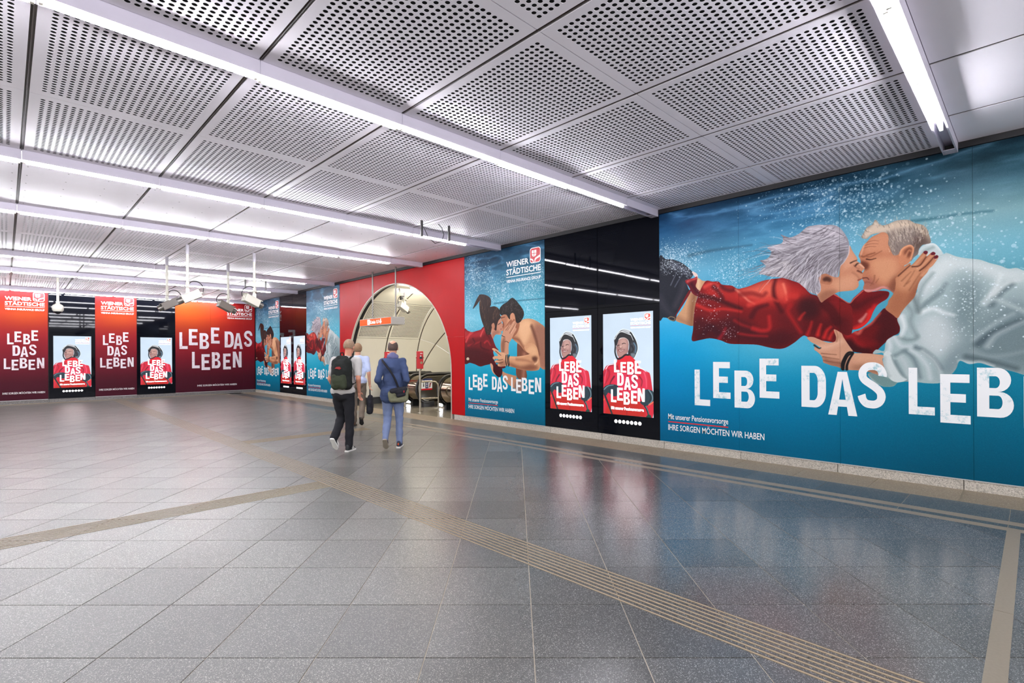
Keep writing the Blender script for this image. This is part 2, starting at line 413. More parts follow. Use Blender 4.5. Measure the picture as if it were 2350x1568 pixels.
    # lit upper planes, dark lower planes
    s.poly([(0.787,2.551),(0.963,2.514),(1.133,2.441),(1.279,2.390),(1.492,2.424),(1.729,2.472),(1.891,2.437),(2.048,2.370),(2.170,2.241),(2.170,2.123),(1.970,2.172),(1.777,2.151),(1.559,2.167),(1.385,2.161),(1.132,2.254),(0.865,2.313),(0.746,2.361)], (176, 38, 34), .9, .06, clip=f)
    s.poly([(1.206,2.415),(1.387,2.435),(1.561,2.486),(1.729,2.503),(1.737,2.401),(1.712,2.280),(1.577,2.246),(1.386,2.307)], (226, 104, 80), .85, .05, clip=f)
    s.poly([(1.754,2.469),(1.867,2.440),(1.875,2.266),(1.826,2.218),(1.769,2.275)], (222, 92, 72), .8, .04, clip=f)
    s.poly([(0.543,1.688),(0.582,2.061),(0.863,1.968),(1.130,2.030),(1.384,1.943),(1.592,1.772),(1.857,1.850),(2.069,1.740),(1.967,1.623),(1.758,1.553),(1.383,1.615),(0.978,1.678)], (66, 16, 22), .95, .06, clip=f)
    s.poly([(1.727,1.997),(1.825,2.061),(1.953,1.984),(2.046,1.911),(2.168,1.837),(2.092,1.705),(1.824,1.834)], (86, 18, 22), .85, .06, clip=f)
    s.poly([(2.001,2.187),(2.125,2.245),(2.245,2.201),(2.288,2.065),(2.258,1.934),(2.123,1.907),(2.016,2.015)], (52, 14, 18), .95, .05, clip=f)
    s.poly([(2.123,1.907),(2.346,1.962),(2.600,1.948),(2.599,1.659),(2.345,1.665),(2.122,1.738),(2.061,1.757)], (76, 14, 18), .9, .05, clip=f)
    for q, c_, w0, w1, a_ in (
            ([(0.686,2.366),(0.884,2.311),(1.131,2.198),(1.278,2.132)], (60, 14, 18), .07, .05, .85),
            ([(0.624,2.234),(0.825,2.143),(1.018,2.149),(1.278,2.095)], (196, 44, 38), .05, .03, .8),
            ([(0.747,2.497),(0.827,2.527),(0.924,2.499),(0.981,2.398)], (214, 70, 60), .06, .04, .8),
            ([(0.885,2.483),(0.943,2.421),(1.019,2.300)], (60, 12, 18), .07, .05, .7),
            ([(1.001,2.472),(1.058,2.429),(1.132,2.403),(1.206,2.415)], (70, 14, 20), .06, .04, .7),
            ([(1.206,2.415),(1.297,2.324),(1.386,2.234),(1.456,2.193)], (240, 150, 124), .018, .01, .9),
            ([(1.279,2.335),(1.421,2.340),(1.560,2.292),(1.611,2.324)], (120, 26, 26), .07, .05, .7),
            ([(1.737,2.497),(1.712,2.385),(1.728,2.243),(1.809,2.062)], (74, 14, 18), .04, .06, .85),
            ([(1.835,2.426),(1.867,2.301),(1.874,2.214)], (250, 150, 120), .02, .01, .8),
            ([(1.385,2.180),(1.542,2.222),(1.661,2.248),(1.761,2.205)], (204, 60, 50), .06, .03, .7),
            ([(1.420,2.014),(1.490,2.118),(1.627,2.162)], (70, 14, 20), .08, .05, .75),
            ([(1.437,1.850),(1.558,1.813),(1.656,1.841),(1.652,2.001)], (176, 34, 34), .06, .04, .8),
            ([(1.240,1.784),(1.419,1.751),(1.625,1.735)], (160, 30, 32), .03, .02, .8),
            ([(1.186,1.971),(1.277,1.911),(1.384,1.870)], (150, 28, 30), .04, .03, .7),
            ([(1.922,2.141),(1.890,2.057),(1.953,1.932),(2.046,1.774)], (150, 26, 26), .06, .04, .8),
            ([(1.986,2.256),(1.891,2.264),(1.858,2.198)], (196, 50, 42), .08, .05, .6),
            ([(2.031,1.945),(2.062,1.995),(2.093,2.027)], (206, 44, 38), .03, .012, .8),
            ([(2.122,1.738),(2.153,1.821),(2.176,1.904)], (190, 34, 30), .035, .015, .8),
            ([(2.243,1.734),(2.258,1.800),(2.280,1.866)], (206, 40, 34), .04, .015, .9),
            ([(2.316,1.699),(2.346,1.781),(2.389,1.828)], (196, 36, 32), .04, .02, .9),
            ([(2.374,1.681),(2.403,1.746),(2.446,1.793)], (206, 44, 36), .035, .015, .8),
            ([(2.318,2.129),(2.404,2.024),(2.461,1.890)], (60, 10, 14), .12, .10, .7),
            ([(0.683,1.743),(0.823,1.893),(0.978,1.773)], (54, 14, 24), .10, .08, .7),
            ([(0.959,1.717),(1.016,1.791),(1.055,1.865)], (156, 28, 40), .05, .03, .7)):
        s.stroke(q, c_, w0, w1, a_, .02, f)
    # ----- near sleeve and cuff
    nsl = [(2.409,1.871),(2.494,1.778),(2.570,1.716),(2.646,1.760),(2.700,1.778),(2.753,1.816),(2.819,1.868),(2.858,1.920),(2.910,1.987),(2.946,2.027),(2.993,2.011),(3.042,1.964),(3.079,1.878),(3.097,1.786),(3.082,1.726),(3.029,1.697),(2.985,1.652),(2.908,1.569),(2.831,1.487),(2.725,1.497),(2.638,1.514),(2.611,1.549),(2.521,1.696),(2.451,1.779)]
    f = s.full(nsl); s.poly(nsl, (92, 14, 17))
    s.poly([(2.806,1.845),(2.858,1.920),(2.946,2.027),(3.042,1.964),(3.097,1.786),(3.072,1.711),(2.908,1.577),(2.844,1.500),(2.857,1.687),(2.910,1.840)], (62, 13, 17), .9, .03, clip=f)
    s.stroke([(2.645,1.756),(2.686,1.739),(2.726,1.801),(2.806,1.853),(2.858,1.920),(2.897,1.972)], (206, 96, 80), .045, .03, .75, .015, f)
    s.stroke([(2.577,1.710),(2.632,1.709),(2.659,1.644),(2.726,1.580)], (150, 24, 26), .07, .05, .8, .03, f)
    s.stroke([(2.590,1.614),(2.658,1.549),(2.778,1.516)], (44, 9, 13), .10, .08, .8, .03, f)
    s.stroke([(2.699,1.659),(2.779,1.610),(2.857,1.609)], (120, 18, 20), .08, .05, .6, .04, f)
    # ----- shirt of the man
    sht = ([(3.266,2.619),(3.277,2.658),(3.289,2.694),(3.324,2.721),(3.359,2.732),(3.413,2.723),(3.455,2.669),(3.483,2.599),(3.524,2.601),(3.598,2.554),(3.684,2.521),(3.789,2.492),(3.870,2.445),(3.950,2.407),(4.009,2.369),(4.072,2.368),(4.129,2.334),(4.272,2.265),(4.449,2.169),(4.690,2.021)]
           + [(4.687,1.083),(4.445,1.134),(4.268,1.204),(4.125,1.263),(4.034,1.301),(3.936,1.327),(3.866,1.353),(3.784,1.386),(3.701,1.372),(3.624,1.407),(3.594,1.324),(3.550,1.256),(3.461,1.203),(3.452,1.158),(3.347,1.151),(3.254,1.160),(3.171,1.165),(3.110,1.158),(3.073,1.149),(3.030,1.105),(2.948,1.095),(2.884,1.119),(2.833,1.156),(2.781,1.241),(2.859,1.266),(2.946,1.299),(2.931,1.391),(2.939,1.468),(2.924,1.499),(2.879,1.492),(2.831,1.492),(2.867,1.539),(2.940,1.521),(2.956,1.607),(2.978,1.656),(3.038,1.697),(3.085,1.708),(3.098,1.786),(3.071,1.890),(3.107,1.955),(3.150,2.047),(3.198,2.111),(3.228,2.154)]
           + [(3.258,2.201),(3.258,2.260),(3.306,2.374),(3.375,2.483),(3.353,2.545),(3.306,2.580)])
    f = s.full(sht); s.poly(sht, (160, 178, 178))
    s.poly([(3.352,2.456),(3.466,2.573),(3.533,2.589),(3.684,2.512),(3.789,2.483),(3.950,2.399),(4.009,2.362),(4.086,2.353),(4.254,2.254),(3.989,2.243),(3.890,2.281),(3.747,2.380),(3.641,2.421),(3.532,2.363),(3.420,2.244),(3.304,2.108),(3.269,1.992),(3.258,2.201)], (206, 213, 211), .85, .05, clip=f)
    s.poly([(3.256,1.705),(3.304,1.896),(3.441,1.932),(3.574,1.896),(3.606,1.737),(3.551,1.510),(3.462,1.453),(3.348,1.512),(3.279,1.571)], (196, 204, 204), .8, .06, clip=f)
    s.poly([(3.575,2.224),(3.683,2.298),(3.798,2.203),(3.797,2.022),(3.765,1.829),(3.681,1.678),(3.595,1.766),(3.563,1.954),(3.607,2.093)], (92, 112, 116), .85, .09, clip=f)
    s.poly([(3.681,1.678),(3.786,1.828),(3.929,1.999),(4.125,2.051),(4.270,1.844),(4.689,1.698),(4.687,1.132),(4.125,1.266),(3.866,1.356),(3.626,1.410),(3.648,1.538)], (98, 116, 120), .85, .10, clip=f)
    s.poly([(3.551,1.510),(3.627,1.595),(3.659,1.509),(3.626,1.396),(3.572,1.252),(3.461,1.206),(3.450,1.322)], (110, 128, 132), .85, .06, clip=f)
    s.poly([(2.781,1.241),(2.859,1.266),(2.974,1.207),(3.073,1.149),(3.023,1.101),(2.923,1.097)], (106, 136, 134), .95, .01, clip=f)
    folds = [
        ([(3.281,1.986),(3.351,2.070),(3.453,2.164),(3.510,2.260)], (110, 126, 128), .05, .03),
        ([(3.286,1.956),(3.396,1.993),(3.486,1.944),(3.574,1.910)], (224, 230, 228), .05, .02),
        ([(3.263,1.987),(3.269,2.106),(3.305,2.251),(3.398,2.388)], (132, 148, 148), .06, .03),
        ([(3.465,2.177),(3.397,2.110),(3.316,2.043)], (120, 138, 140), .05, .03),
        ([(3.838,2.033),(3.919,2.191),(3.950,2.310)], (206, 214, 212), .06, .03),
        ([(3.879,2.002),(3.939,2.107),(4.037,2.206)], (84, 100, 104), .06, .04),
        ([(3.899,2.111),(3.989,2.211),(4.086,2.242)], (200, 208, 206), .05, .03),
        ([(3.818,2.021),(3.909,2.055),(4.017,1.992),(4.122,1.918)], (170, 184, 184), .05, .03),
        ([(3.744,1.634),(3.827,1.729),(3.928,1.821),(4.046,1.896)], (150, 166, 168), .06, .03),
        ([(3.775,1.592),(3.867,1.686),(3.967,1.751),(4.103,1.826)], (70, 86, 92), .07, .05),
        ([(3.847,1.563),(3.908,1.672),(4.016,1.749),(4.124,1.812)], (156, 170, 172), .05, .03),
        ([(3.733,1.509),(3.846,1.452),(3.986,1.466),(4.121,1.506)], (132, 148, 150), .06, .03),
        ([(3.680,1.453),(3.785,1.425),(3.926,1.384),(4.063,1.332)], (78, 94, 98), .06, .05),
        ([(3.626,1.401),(3.722,1.382),(3.795,1.394),(3.886,1.354)], (206, 214, 212), .025, .02),
        ([(3.244,1.557),(3.302,1.527),(3.394,1.438),(3.461,1.322)], (96, 112, 116), .05, .04),
        ([(3.148,1.513),(3.208,1.453),(3.255,1.334),(3.278,1.216)], (104, 122, 126), .05, .04),
        ([(3.196,1.528),(3.279,1.453),(3.348,1.335),(3.370,1.204)], (196, 206, 206), .04, .03),
        ([(3.302,1.512),(3.394,1.423),(3.450,1.308),(3.467,1.221)], (188, 198, 198), .035, .02),
        ([(3.099,1.453),(3.147,1.362),(3.171,1.243)], (180, 192, 192), .06, .04),
        ([(3.050,1.468),(3.099,1.498),(3.148,1.543)], (110, 128, 130), .04, .03),
        ([(3.043,1.392),(3.086,1.301),(3.146,1.182)], (96, 114, 118), .04, .03),
        ([(3.100,1.680),(3.160,1.648),(3.232,1.654),(3.256,1.691)], (112, 130, 130), .04, .03),
        ([(3.162,2.054),(3.210,1.961),(3.197,1.842),(3.256,1.676)], (128, 144, 144), .05, .04),
        ([(3.113,1.922),(3.137,1.800),(3.106,1.695)], (222, 228, 226), .05, .03),
        ([(3.222,2.139),(3.257,2.018),(3.269,1.957)], (106, 120, 120), .05, .04),
        ([(2.988,1.652),(3.000,1.576),(2.988,1.514)], (206, 214, 214), .05, .04),
        ([(3.038,1.682),(3.075,1.620),(3.112,1.574),(3.196,1.573)], (196, 206, 206), .05, .03)]
    for q, c_, w0, w1 in folds:
        s.stroke(q, c_, w0, w1, .8, .022, f)
    cuf = [(2.934,1.453),(2.947,1.499),(2.972,1.522),(3.013,1.496),(3.032,1.422),(3.052,1.369),(3.084,1.301),(3.116,1.241),(3.165,1.200),(3.134,1.169),(3.073,1.152),(3.011,1.177),(2.968,1.245),(2.941,1.330)]
    f2 = s.full(cuf); s.poly(cuf, (198, 208, 206)); s.stroke([(3.025,1.468),(3.049,1.377),(3.110,1.249),(3.159,1.205)], (112, 130, 132), .03, .02, .9, .012, f2)
    s.stroke([(2.939,1.438),(2.946,1.330),(2.986,1.223)], (150, 166, 166), .04, .03, .7, .02, f2)
    col = [(3.266,2.628),(3.289,2.694),(3.324,2.721),(3.359,2.732),(3.413,2.723),(3.455,2.669),(3.483,2.599),(3.421,2.579),(3.353,2.567),(3.306,2.595)]
    f2 = s.full(col); s.poly(col, (186, 198, 196)); s.stroke([(3.306,2.595),(3.330,2.651),(3.399,2.682)], (120, 136, 136), .04, .02, .7, .02, f2)
    s.stroke([(3.353,2.727),(3.416,2.717),(3.466,2.645)], (216, 222, 220), .03, .02, .8, .012, f2)
    # ----- man's head
    fac = [(3.002,2.911),(2.933,2.935),(2.881,2.916),(2.823,2.891),(2.779,2.844),(2.743,2.807),(2.721,2.766),(2.699,2.714),(2.693,2.678),(2.707,2.644),(2.712,2.601),(2.698,2.587),(2.722,2.557),(2.751,2.517),(2.733,2.472),(2.724,2.433),(2.727,2.398),(2.745,2.365),(2.748,2.333),(2.737,2.290),(2.750,2.254),(2.787,2.231),(2.840,2.239),(2.891,2.244),(2.942,2.261),(2.993,2.241),(3.024,2.213),(3.052,2.186),(3.068,2.288),(3.083,2.408),(3.130,2.463),(3.142,2.567),(3.106,2.708)]
    f = s.full(fac); s.poly(fac, (176, 112, 82))
    s.poly([(2.790,2.850),(2.881,2.913),(2.996,2.909),(3.001,2.785),(2.995,2.679),(2.893,2.709),(2.789,2.709),(2.750,2.777)], (196, 134, 102), .9, .02, clip=f)
    s.poly([(2.815,2.611),(2.944,2.640),(3.057,2.609),(3.093,2.498),(3.056,2.366),(2.943,2.332),(2.840,2.452)], (204, 146, 110), .8, .035, clip=f)
    s.poly([(2.748,2.383),(2.814,2.408),(2.892,2.306),(2.993,2.265),(3.052,2.183),(2.891,2.213),(2.748,2.241)], (150, 90, 76), .7, .02, clip=f)
    s.stroke([(2.754,2.257),(2.840,2.249),(2.943,2.278),(3.043,2.207)], (206, 140, 136), .025, .02, .9, .01, f)
    s.poly([(2.712,2.617),(2.749,2.612),(2.795,2.574),(2.788,2.517),(2.749,2.509),(2.717,2.558)], (92, 46, 32), .9, .012, clip=f)
    s.stroke([(2.707,2.689),(2.743,2.668),(2.789,2.685),(2.854,2.699)], (116, 66, 46), .02, .012, .8, .008, f)
    s.stroke([(2.773,2.635),(2.815,2.623),(2.867,2.632)], (60, 30, 22), .016, .008, .9, .005, f)
    s.stroke([(2.778,2.663),(2.815,2.658),(2.867,2.682),(2.925,2.712)], (120, 70, 50), .012, .008, .7, .006, f)
    for q in ([(2.750,2.801),(2.816,2.814),(2.887,2.803)], [(2.743,2.770),(2.803,2.782),(2.868,2.772)], [(2.777,2.836),(2.842,2.849),(2.894,2.836)]):
        s.stroke(q, (134, 80, 58), .010, .006, .7, .005, f)
    s.stroke([(2.750,2.825),(2.734,2.764),(2.712,2.688)], (230, 180, 150), .02, .012, .7, .01, f)
    s.stroke([(2.730,2.409),(2.775,2.409),(2.794,2.386)], (84, 40, 34), .014, .008, .9, .005, f)
    s.stroke([(2.748,2.352),(2.788,2.354),(2.840,2.327)], (120, 66, 52), .02, .01, .6, .01, f)
    s.stroke([(2.853,2.427),(2.847,2.373),(2.814,2.314)], (120, 72, 52), .014, .008, .6, .008, f)
    s.stroke([(2.892,2.384),(2.866,2.340)], (120, 72, 52), .010, .008, .6, .006, f)
    s.poly([(3.018,2.355),(3.081,2.424),(3.105,2.497),(3.055,2.191),(2.993,2.235)], (104, 58, 40), .85, .03, clip=f)
    # hair
    har = [(2.721,2.906),(2.745,2.957),(2.775,3.012),(2.821,3.038),(2.838,3.051),(2.854,3.087),(2.873,3.088),(2.899,3.039),(2.941,3.013),(2.994,3.022),(3.044,3.040),(3.087,3.047),(3.166,3.038),(3.214,3.008),(3.237,2.985),(3.308,2.952),(3.348,2.898),(3.365,2.836),(3.382,2.743),(3.342,2.728),(3.307,2.722),(3.277,2.681),(3.266,2.628),(3.242,2.604),(3.224,2.584),(3.200,2.547),(3.212,2.608),(3.230,2.680),(3.219,2.724),(3.191,2.746),(3.141,2.730),(3.101,2.681),(3.082,2.645),(3.042,2.644),(3.020,2.681),(3.005,2.741),(2.988,2.785),(2.993,2.853),(2.981,2.902),(2.945,2.931),(2.885,2.930),(2.820,2.921),(2.774,2.881)]
    f = s.full(har); s.poly(har, (126, 112, 104))
    s.poly([(2.728,2.897),(2.748,2.973),(2.840,3.050),(2.873,3.088),(2.943,3.013),(3.044,3.040),(3.166,3.038),(3.237,2.985),(3.202,2.939),(3.117,2.946),(3.031,2.939),(2.968,2.919),(2.840,2.918),(2.761,2.876)], (206, 186, 164), .95, .02, clip=f)
    s.poly([(3.214,3.008),(3.308,2.952),(3.365,2.836),(3.379,2.746),(3.342,2.796),(3.284,2.894),(3.225,2.949)], (196, 172, 144), .9, .02, clip=f)
    s.poly([(3.237,2.828),(3.307,2.846),(3.365,2.741),(3.283,2.687),(3.236,2.605),(3.213,2.713)], (84, 66, 58), .9, .03, clip=f)
    r = np.random.RandomState(5)
    base = np.array([(2.735,2.904),(2.775,2.991),(2.840,3.050),(2.905,3.015),(2.994,3.007),(3.081,3.021),(3.166,3.020),(3.237,2.970),(3.308,2.927),(3.354,2.853),(3.031,2.863),(3.068,2.887),(3.117,2.863),(3.165,2.885),(3.213,2.892),(3.261,2.869),(3.307,2.817),(3.018,2.803),(3.055,2.782),(3.117,2.803),(3.177,2.808),(3.237,2.769),(3.030,2.725),(3.055,2.691)])
    for _ in range(300):
        b = base[r.randint(len(base))] + r.randn(2) * .03
        an = 2.2 + (b[0] - base[0][0]) * -1.2 + r.randn() * .18; L = .03 + .05 * r.rand()
        d = np.array([math.cos(an), math.sin(an)]) * L
        c_ = [(224, 208, 186), (150, 136, 128), (92, 80, 74), (184, 166, 148)][r.randint(4)]
        s.stroke([tuple(b), tuple(b + d * .5 + r.randn(2) * .004), tuple(b + d)], c_, .008, .002, .55, .003, f if r.rand() < .8 else None, 3)
    ear = [(3.089,2.618),(3.098,2.677),(3.116,2.709),(3.147,2.735),(3.195,2.745),(3.227,2.714),(3.231,2.673),(3.219,2.615),(3.198,2.556),(3.164,2.522),(3.125,2.512),(3.097,2.530),(3.085,2.573)]
    f = s.full(ear); s.poly(ear, (188, 122, 88)); s.poly([(3.140,2.678),(3.183,2.714),(3.213,2.695),(3.210,2.638),(3.182,2.590),(3.164,2.615),(3.146,2.632)], (96, 50, 34), .9, .012, clip=f)
    s.stroke([(3.098,2.639),(3.122,2.704),(3.195,2.735),(3.224,2.689),(3.200,2.580)], (224, 160, 120), .018, .012, .8, .008, f)
    s.stroke([(3.152,2.617),(3.183,2.680),(3.200,2.670)], (200, 136, 100), .02, .012, .8, .01, f)
    # ----- woman's head
    wfc = [(2.595,2.820),(2.618,2.778),(2.639,2.733),(2.669,2.678),(2.680,2.648),(2.677,2.623),(2.712,2.590),(2.752,2.537),(2.743,2.510),(2.725,2.493),(2.733,2.464),(2.726,2.430),(2.727,2.404),(2.701,2.382),(2.689,2.364),(2.692,2.334),(2.681,2.303),(2.643,2.273),(2.592,2.268),(2.530,2.267),(2.474,2.263),(2.424,2.238),(2.374,2.206),(2.323,2.172),(2.286,2.147),(2.257,2.202),(2.227,2.288),(2.258,2.402),(2.317,2.512),(2.404,2.477),(2.475,2.453),(2.496,2.572),(2.532,2.697)]
    f = s.full(wfc); s.poly(wfc, (186, 126, 96))
    s.poly([(2.546,2.711),(2.601,2.784),(2.669,2.662),(2.655,2.600),(2.600,2.559),(2.531,2.536)], (206, 150, 120), .8, .02, clip=f)
    s.poly([(2.403,2.387),(2.517,2.440),(2.641,2.459),(2.681,2.359),(2.627,2.284),(2.460,2.284)], (204, 148, 116), .8, .03, clip=f)
    s.poly([(2.257,2.236),(2.345,2.294),(2.460,2.275),(2.345,2.162),(2.286,2.134)], (142, 92, 70), .8, .02, clip=f)
    s.stroke([(2.607,2.610),(2.642,2.626),(2.680,2.635)], (66, 40, 32), .018, .010, .9, .006, f)
    s.stroke([(2.655,2.565),(2.675,2.590),(2.698,2.592)], (50, 28, 24), .018, .012, .9, .006, f)
    s.stroke([(2.642,2.578),(2.668,2.543),(2.698,2.528)], (130, 80, 60), .012, .006, .7, .006, f)
    s.stroke([(2.682,2.505),(2.715,2.482),(2.729,2.472)], (90, 48, 38), .02, .012, .9, .008, f)
    s.stroke([(2.688,2.390),(2.722,2.402)], (120, 52, 46), .016, .01, .9, .006, f)
    s.stroke([(2.628,2.492),(2.668,2.455),(2.698,2.405)], (150, 96, 72), .02, .012, .6, .012, f)
    s.stroke([(2.698,2.587),(2.746,2.535)], (226, 176, 146), .016, .012, .8, .008, f)
    eaw = [(2.255,2.452),(2.280,2.496),(2.324,2.511),(2.372,2.489),(2.404,2.453),(2.412,2.403),(2.382,2.365),(2.331,2.375),(2.275,2.400)]
    f = s.full(eaw); s.poly(eaw, (170, 110, 82)); s.poly([(2.302,2.447),(2.346,2.472),(2.396,2.440),(2.389,2.398),(2.346,2.413),(2.316,2.413)], (66, 36, 28), .9, .008, clip=f)
    hw = [(2.595,2.825),(2.583,2.899),(2.554,2.968),(2.533,3.007),(2.503,3.055),(2.463,3.091),(2.406,3.118),(2.334,3.129),(2.261,3.144),(2.194,3.146),(2.133,3.144),(2.080,3.108),(2.030,3.070),(1.971,3.046),(1.907,3.040),(1.835,3.081),(1.803,3.095),(1.835,3.046),(1.818,2.979),(1.728,2.963),(1.636,2.946),(1.686,2.882),(1.658,2.818),(1.610,2.789),(1.538,2.781),(1.584,2.736),(1.613,2.691),(1.558,2.653),(1.524,2.600),(1.592,2.578),(1.651,2.553),(1.743,2.532),(1.816,2.514),(1.905,2.482),(1.999,2.442),(2.076,2.370),(2.152,2.292),(2.200,2.266),(2.239,2.254),(2.275,2.301),(2.280,2.367),(2.255,2.452),(2.280,2.496),(2.324,2.511),(2.360,2.499),(2.404,2.469),(2.461,2.450),(2.482,2.509),(2.495,2.581),(2.532,2.624),(2.562,2.669),(2.585,2.738)]
    f = s.full(hw); s.poly(hw, (140, 134, 140))
    s.poly([(1.835,3.038),(2.033,3.056),(2.156,3.128),(2.349,3.118),(2.491,3.044),(2.533,2.956),(2.406,2.960),(2.230,2.973),(2.033,2.937),(1.874,2.892),(1.678,2.922)], (186, 178, 184), .9, .03, clip=f)
    s.poly([(2.154,2.699),(2.289,2.814),(2.462,2.821),(2.574,2.804),(2.546,2.663),(2.475,2.510),(2.404,2.485),(2.288,2.515),(2.228,2.489)], (122, 116, 120), .9, .04, clip=f)
    s.poly([(1.559,2.760),(1.678,2.798),(1.874,2.736),(2.000,2.600),(2.168,2.310),(1.952,2.468),(1.759,2.541),(1.558,2.581)], (186, 178, 178), .85, .03, clip=f)
    r = np.random.RandomState(11)
    box = np.array([(1.561,3.261),(2.599,2.223)]); u0, z0 = box[0]; u1, z1 = box[1]
    cols = [(222, 216, 220), (198, 192, 198), (92, 86, 92), (112, 106, 112), (168, 162, 170), (70, 62, 68), (206, 200, 206)]
    n_ = 0
    while n_ < 520:
        q = np.array([u0 + (u1 - u0) * r.rand(), z0 + (z1 - z0) * r.rand()])
        px_ = s.px([q])[0].astype(int)
        if not (0 <= px_[0] < s.W and 0 <= px_[1] < s.H) or f[px_[1], px_[0]] < .5: continue
        n_ += 1; fx0 = (q[0] - u0) / (u1 - u0); fy0 = (q[1] - z0) / (z1 - z0); pts = [tuple(q)]; L = (.05 + .07 * r.rand()); wob = r.randn() * 14
        for k_ in range(4):
            fx = (q[0] - u0) / (u1 - u0); fy = (q[1] - z0) / (z1 - z0)
            an = 176 + 34 * fy + 95 * np.clip((fy - .38) / .5, 0, 1) * np.clip((fx - .22) / .45, 0, 1) + wob + 16 * math.sin(7 * fx + 9 * fy)
            q = q + L * np.array([math.cos(math.radians(an)), math.sin(math.radians(an))])
            pts.append(tuple(q))
        s.stroke(pts, cols[r.randint(7)], .012, .003, .5, .004, f if (r.rand() < .7 or fx0 > .30 or fy0 > .62) else None, 3)
    for q in ([(2.595,2.825),(2.585,2.722),(2.532,2.624),(2.495,2.581),(2.461,2.455)], [(2.280,2.491),(2.265,2.401),(2.275,2.301),(2.242,2.254)]):
        s.stroke(q, (196, 190, 196), .012, .006, .8, .005)
    # ----- woman's hand on his neck
    hnd = [(3.056,2.371),(3.081,2.396),(3.068,2.415),(3.100,2.463),(3.140,2.498),(3.178,2.526),(3.200,2.532),(3.195,2.509),(3.214,2.515),(3.242,2.548),(3.271,2.585),(3.297,2.619),(3.321,2.643),(3.344,2.649),(3.355,2.629),(3.339,2.591),(3.353,2.595),(3.382,2.623),(3.404,2.631),(3.421,2.614),(3.416,2.587),(3.435,2.592),(3.448,2.570),(3.430,2.531),(3.398,2.480),(3.366,2.447),(3.347,2.406),(3.319,2.369),(3.288,2.328),(3.268,2.281),(3.256,2.228),(3.234,2.143),(3.196,2.089),(3.150,2.030),(3.111,1.969),(3.074,1.904),(3.027,1.947),(2.958,2.020),(2.980,2.072),(2.990,2.118),(3.028,2.176),(3.050,2.235),(3.059,2.310)]
    f = s.full(hnd); s.poly(hnd, (168, 108, 76))
    s.poly([(3.066,2.370),(3.139,2.453),(3.200,2.505),(3.283,2.465),(3.306,2.403),(3.235,2.262),(3.138,2.211),(3.078,2.247)], (198, 140, 104), .7, .03, clip=f)
    s.poly([(2.990,2.041),(3.065,2.218),(3.138,2.181),(3.113,2.002),(3.052,1.930)], (150, 92, 64), .7, .04, clip=f)
    s.poly([(3.235,2.262),(3.306,2.374),(3.352,2.412),(3.258,2.141),(3.162,2.044),(3.113,1.972)], (122, 70, 50), .7, .03, clip=f)
    for q in ([(3.236,2.501),(3.295,2.575),(3.339,2.623)], [(3.271,2.459),(3.353,2.545),(3.404,2.608)], [(3.306,2.381),(3.375,2.468),(3.432,2.556)]):
        s.stroke(q, (216, 160, 124), .030, .018, .6, .015, f)
    for q in ([(3.214,2.488),(3.283,2.495),(3.341,2.587)], [(3.282,2.435),(3.341,2.487),(3.416,2.583)], [(3.081,2.396),(3.139,2.453),(3.194,2.506)]):
        s.stroke(q, (76, 40, 28), .016, .010, .9, .006, f)
    for q in ([(3.139,2.272),(3.199,2.371),(3.235,2.441)], [(3.187,2.222),(3.247,2.336),(3.288,2.405)], [(3.115,2.335),(3.163,2.390),(3.200,2.430)], [(3.163,2.299),(3.193,2.326)]):
        s.stroke(q, (122, 74, 52), .014, .008, .6, .008, f)
    for q in ([(3.314,2.638),(3.330,2.654),(3.351,2.645),(3.353,2.627),(3.334,2.612)], [(3.378,2.611),(3.399,2.632),(3.421,2.617),(3.417,2.600),(3.394,2.595)], [(3.408,2.566),(3.426,2.590),(3.446,2.579),(3.439,2.559),(3.419,2.550)]):
        s.poly(q, (88, 18, 30), clip=None)
    # ----- man's forearm and hand
    arm = [(2.631,1.498),(2.752,1.494),(2.857,1.484),(2.936,1.468),(2.927,1.422),(2.933,1.376),(2.958,1.234),(2.907,1.228),(2.843,1.250),(2.777,1.272),(2.684,1.285),(2.575,1.289),(2.513,1.304),(2.449,1.329),(2.392,1.342),(2.342,1.363),(2.305,1.379),(2.300,1.407),(2.288,1.453),(2.273,1.478),(2.232,1.520),(2.205,1.540),(2.203,1.574),(2.229,1.577),(2.255,1.560),(2.277,1.566),(2.233,1.600),(2.173,1.638),(2.143,1.664),(2.119,1.697),(2.143,1.710),(2.196,1.705),(2.255,1.677),(2.350,1.635),(2.428,1.640),(2.448,1.690),(2.434,1.747),(2.423,1.793),(2.446,1.791),(2.479,1.769),(2.510,1.742),(2.528,1.696),(2.563,1.630),(2.601,1.565),(2.624,1.530)]
    f = s.full(arm); s.poly(arm, (196, 144, 116))
    s.poly([(2.291,1.453),(2.393,1.420),(2.513,1.388),(2.513,1.304),(2.334,1.362)], (136, 90, 70), .8, .02, clip=f)
    s.poly([(2.589,1.309),(2.698,1.358),(2.856,1.328),(2.958,1.299),(2.958,1.230),(2.777,1.271)], (138, 92, 68), .85, .03, clip=f)
    s.poly([(2.631,1.493),(2.804,1.488),(2.933,1.461),(2.927,1.391),(2.804,1.406),(2.658,1.389)], (212, 160, 128), .7, .03, clip=f)
    s.stroke([(2.277,1.570),(2.379,1.585),(2.507,1.648)], (228, 184, 158), .06, .03, .6, .04, f)
    for q in ([(2.298,1.453),(2.378,1.437),(2.478,1.421)], [(2.284,1.495),(2.364,1.486),(2.450,1.478)], [(2.305,1.404),(2.392,1.388),(2.492,1.372)]):
        s.stroke(q, (120, 76, 58), .012, .008, .8, .006, f)
    s.stroke([(2.203,1.601),(2.255,1.560),(2.277,1.566)], (40, 26, 24), .02, .012, .9, .006)
    s.stroke([(2.451,1.649),(2.465,1.714),(2.446,1.780)], (140, 92, 70), .02, .01, .7, .01, f)
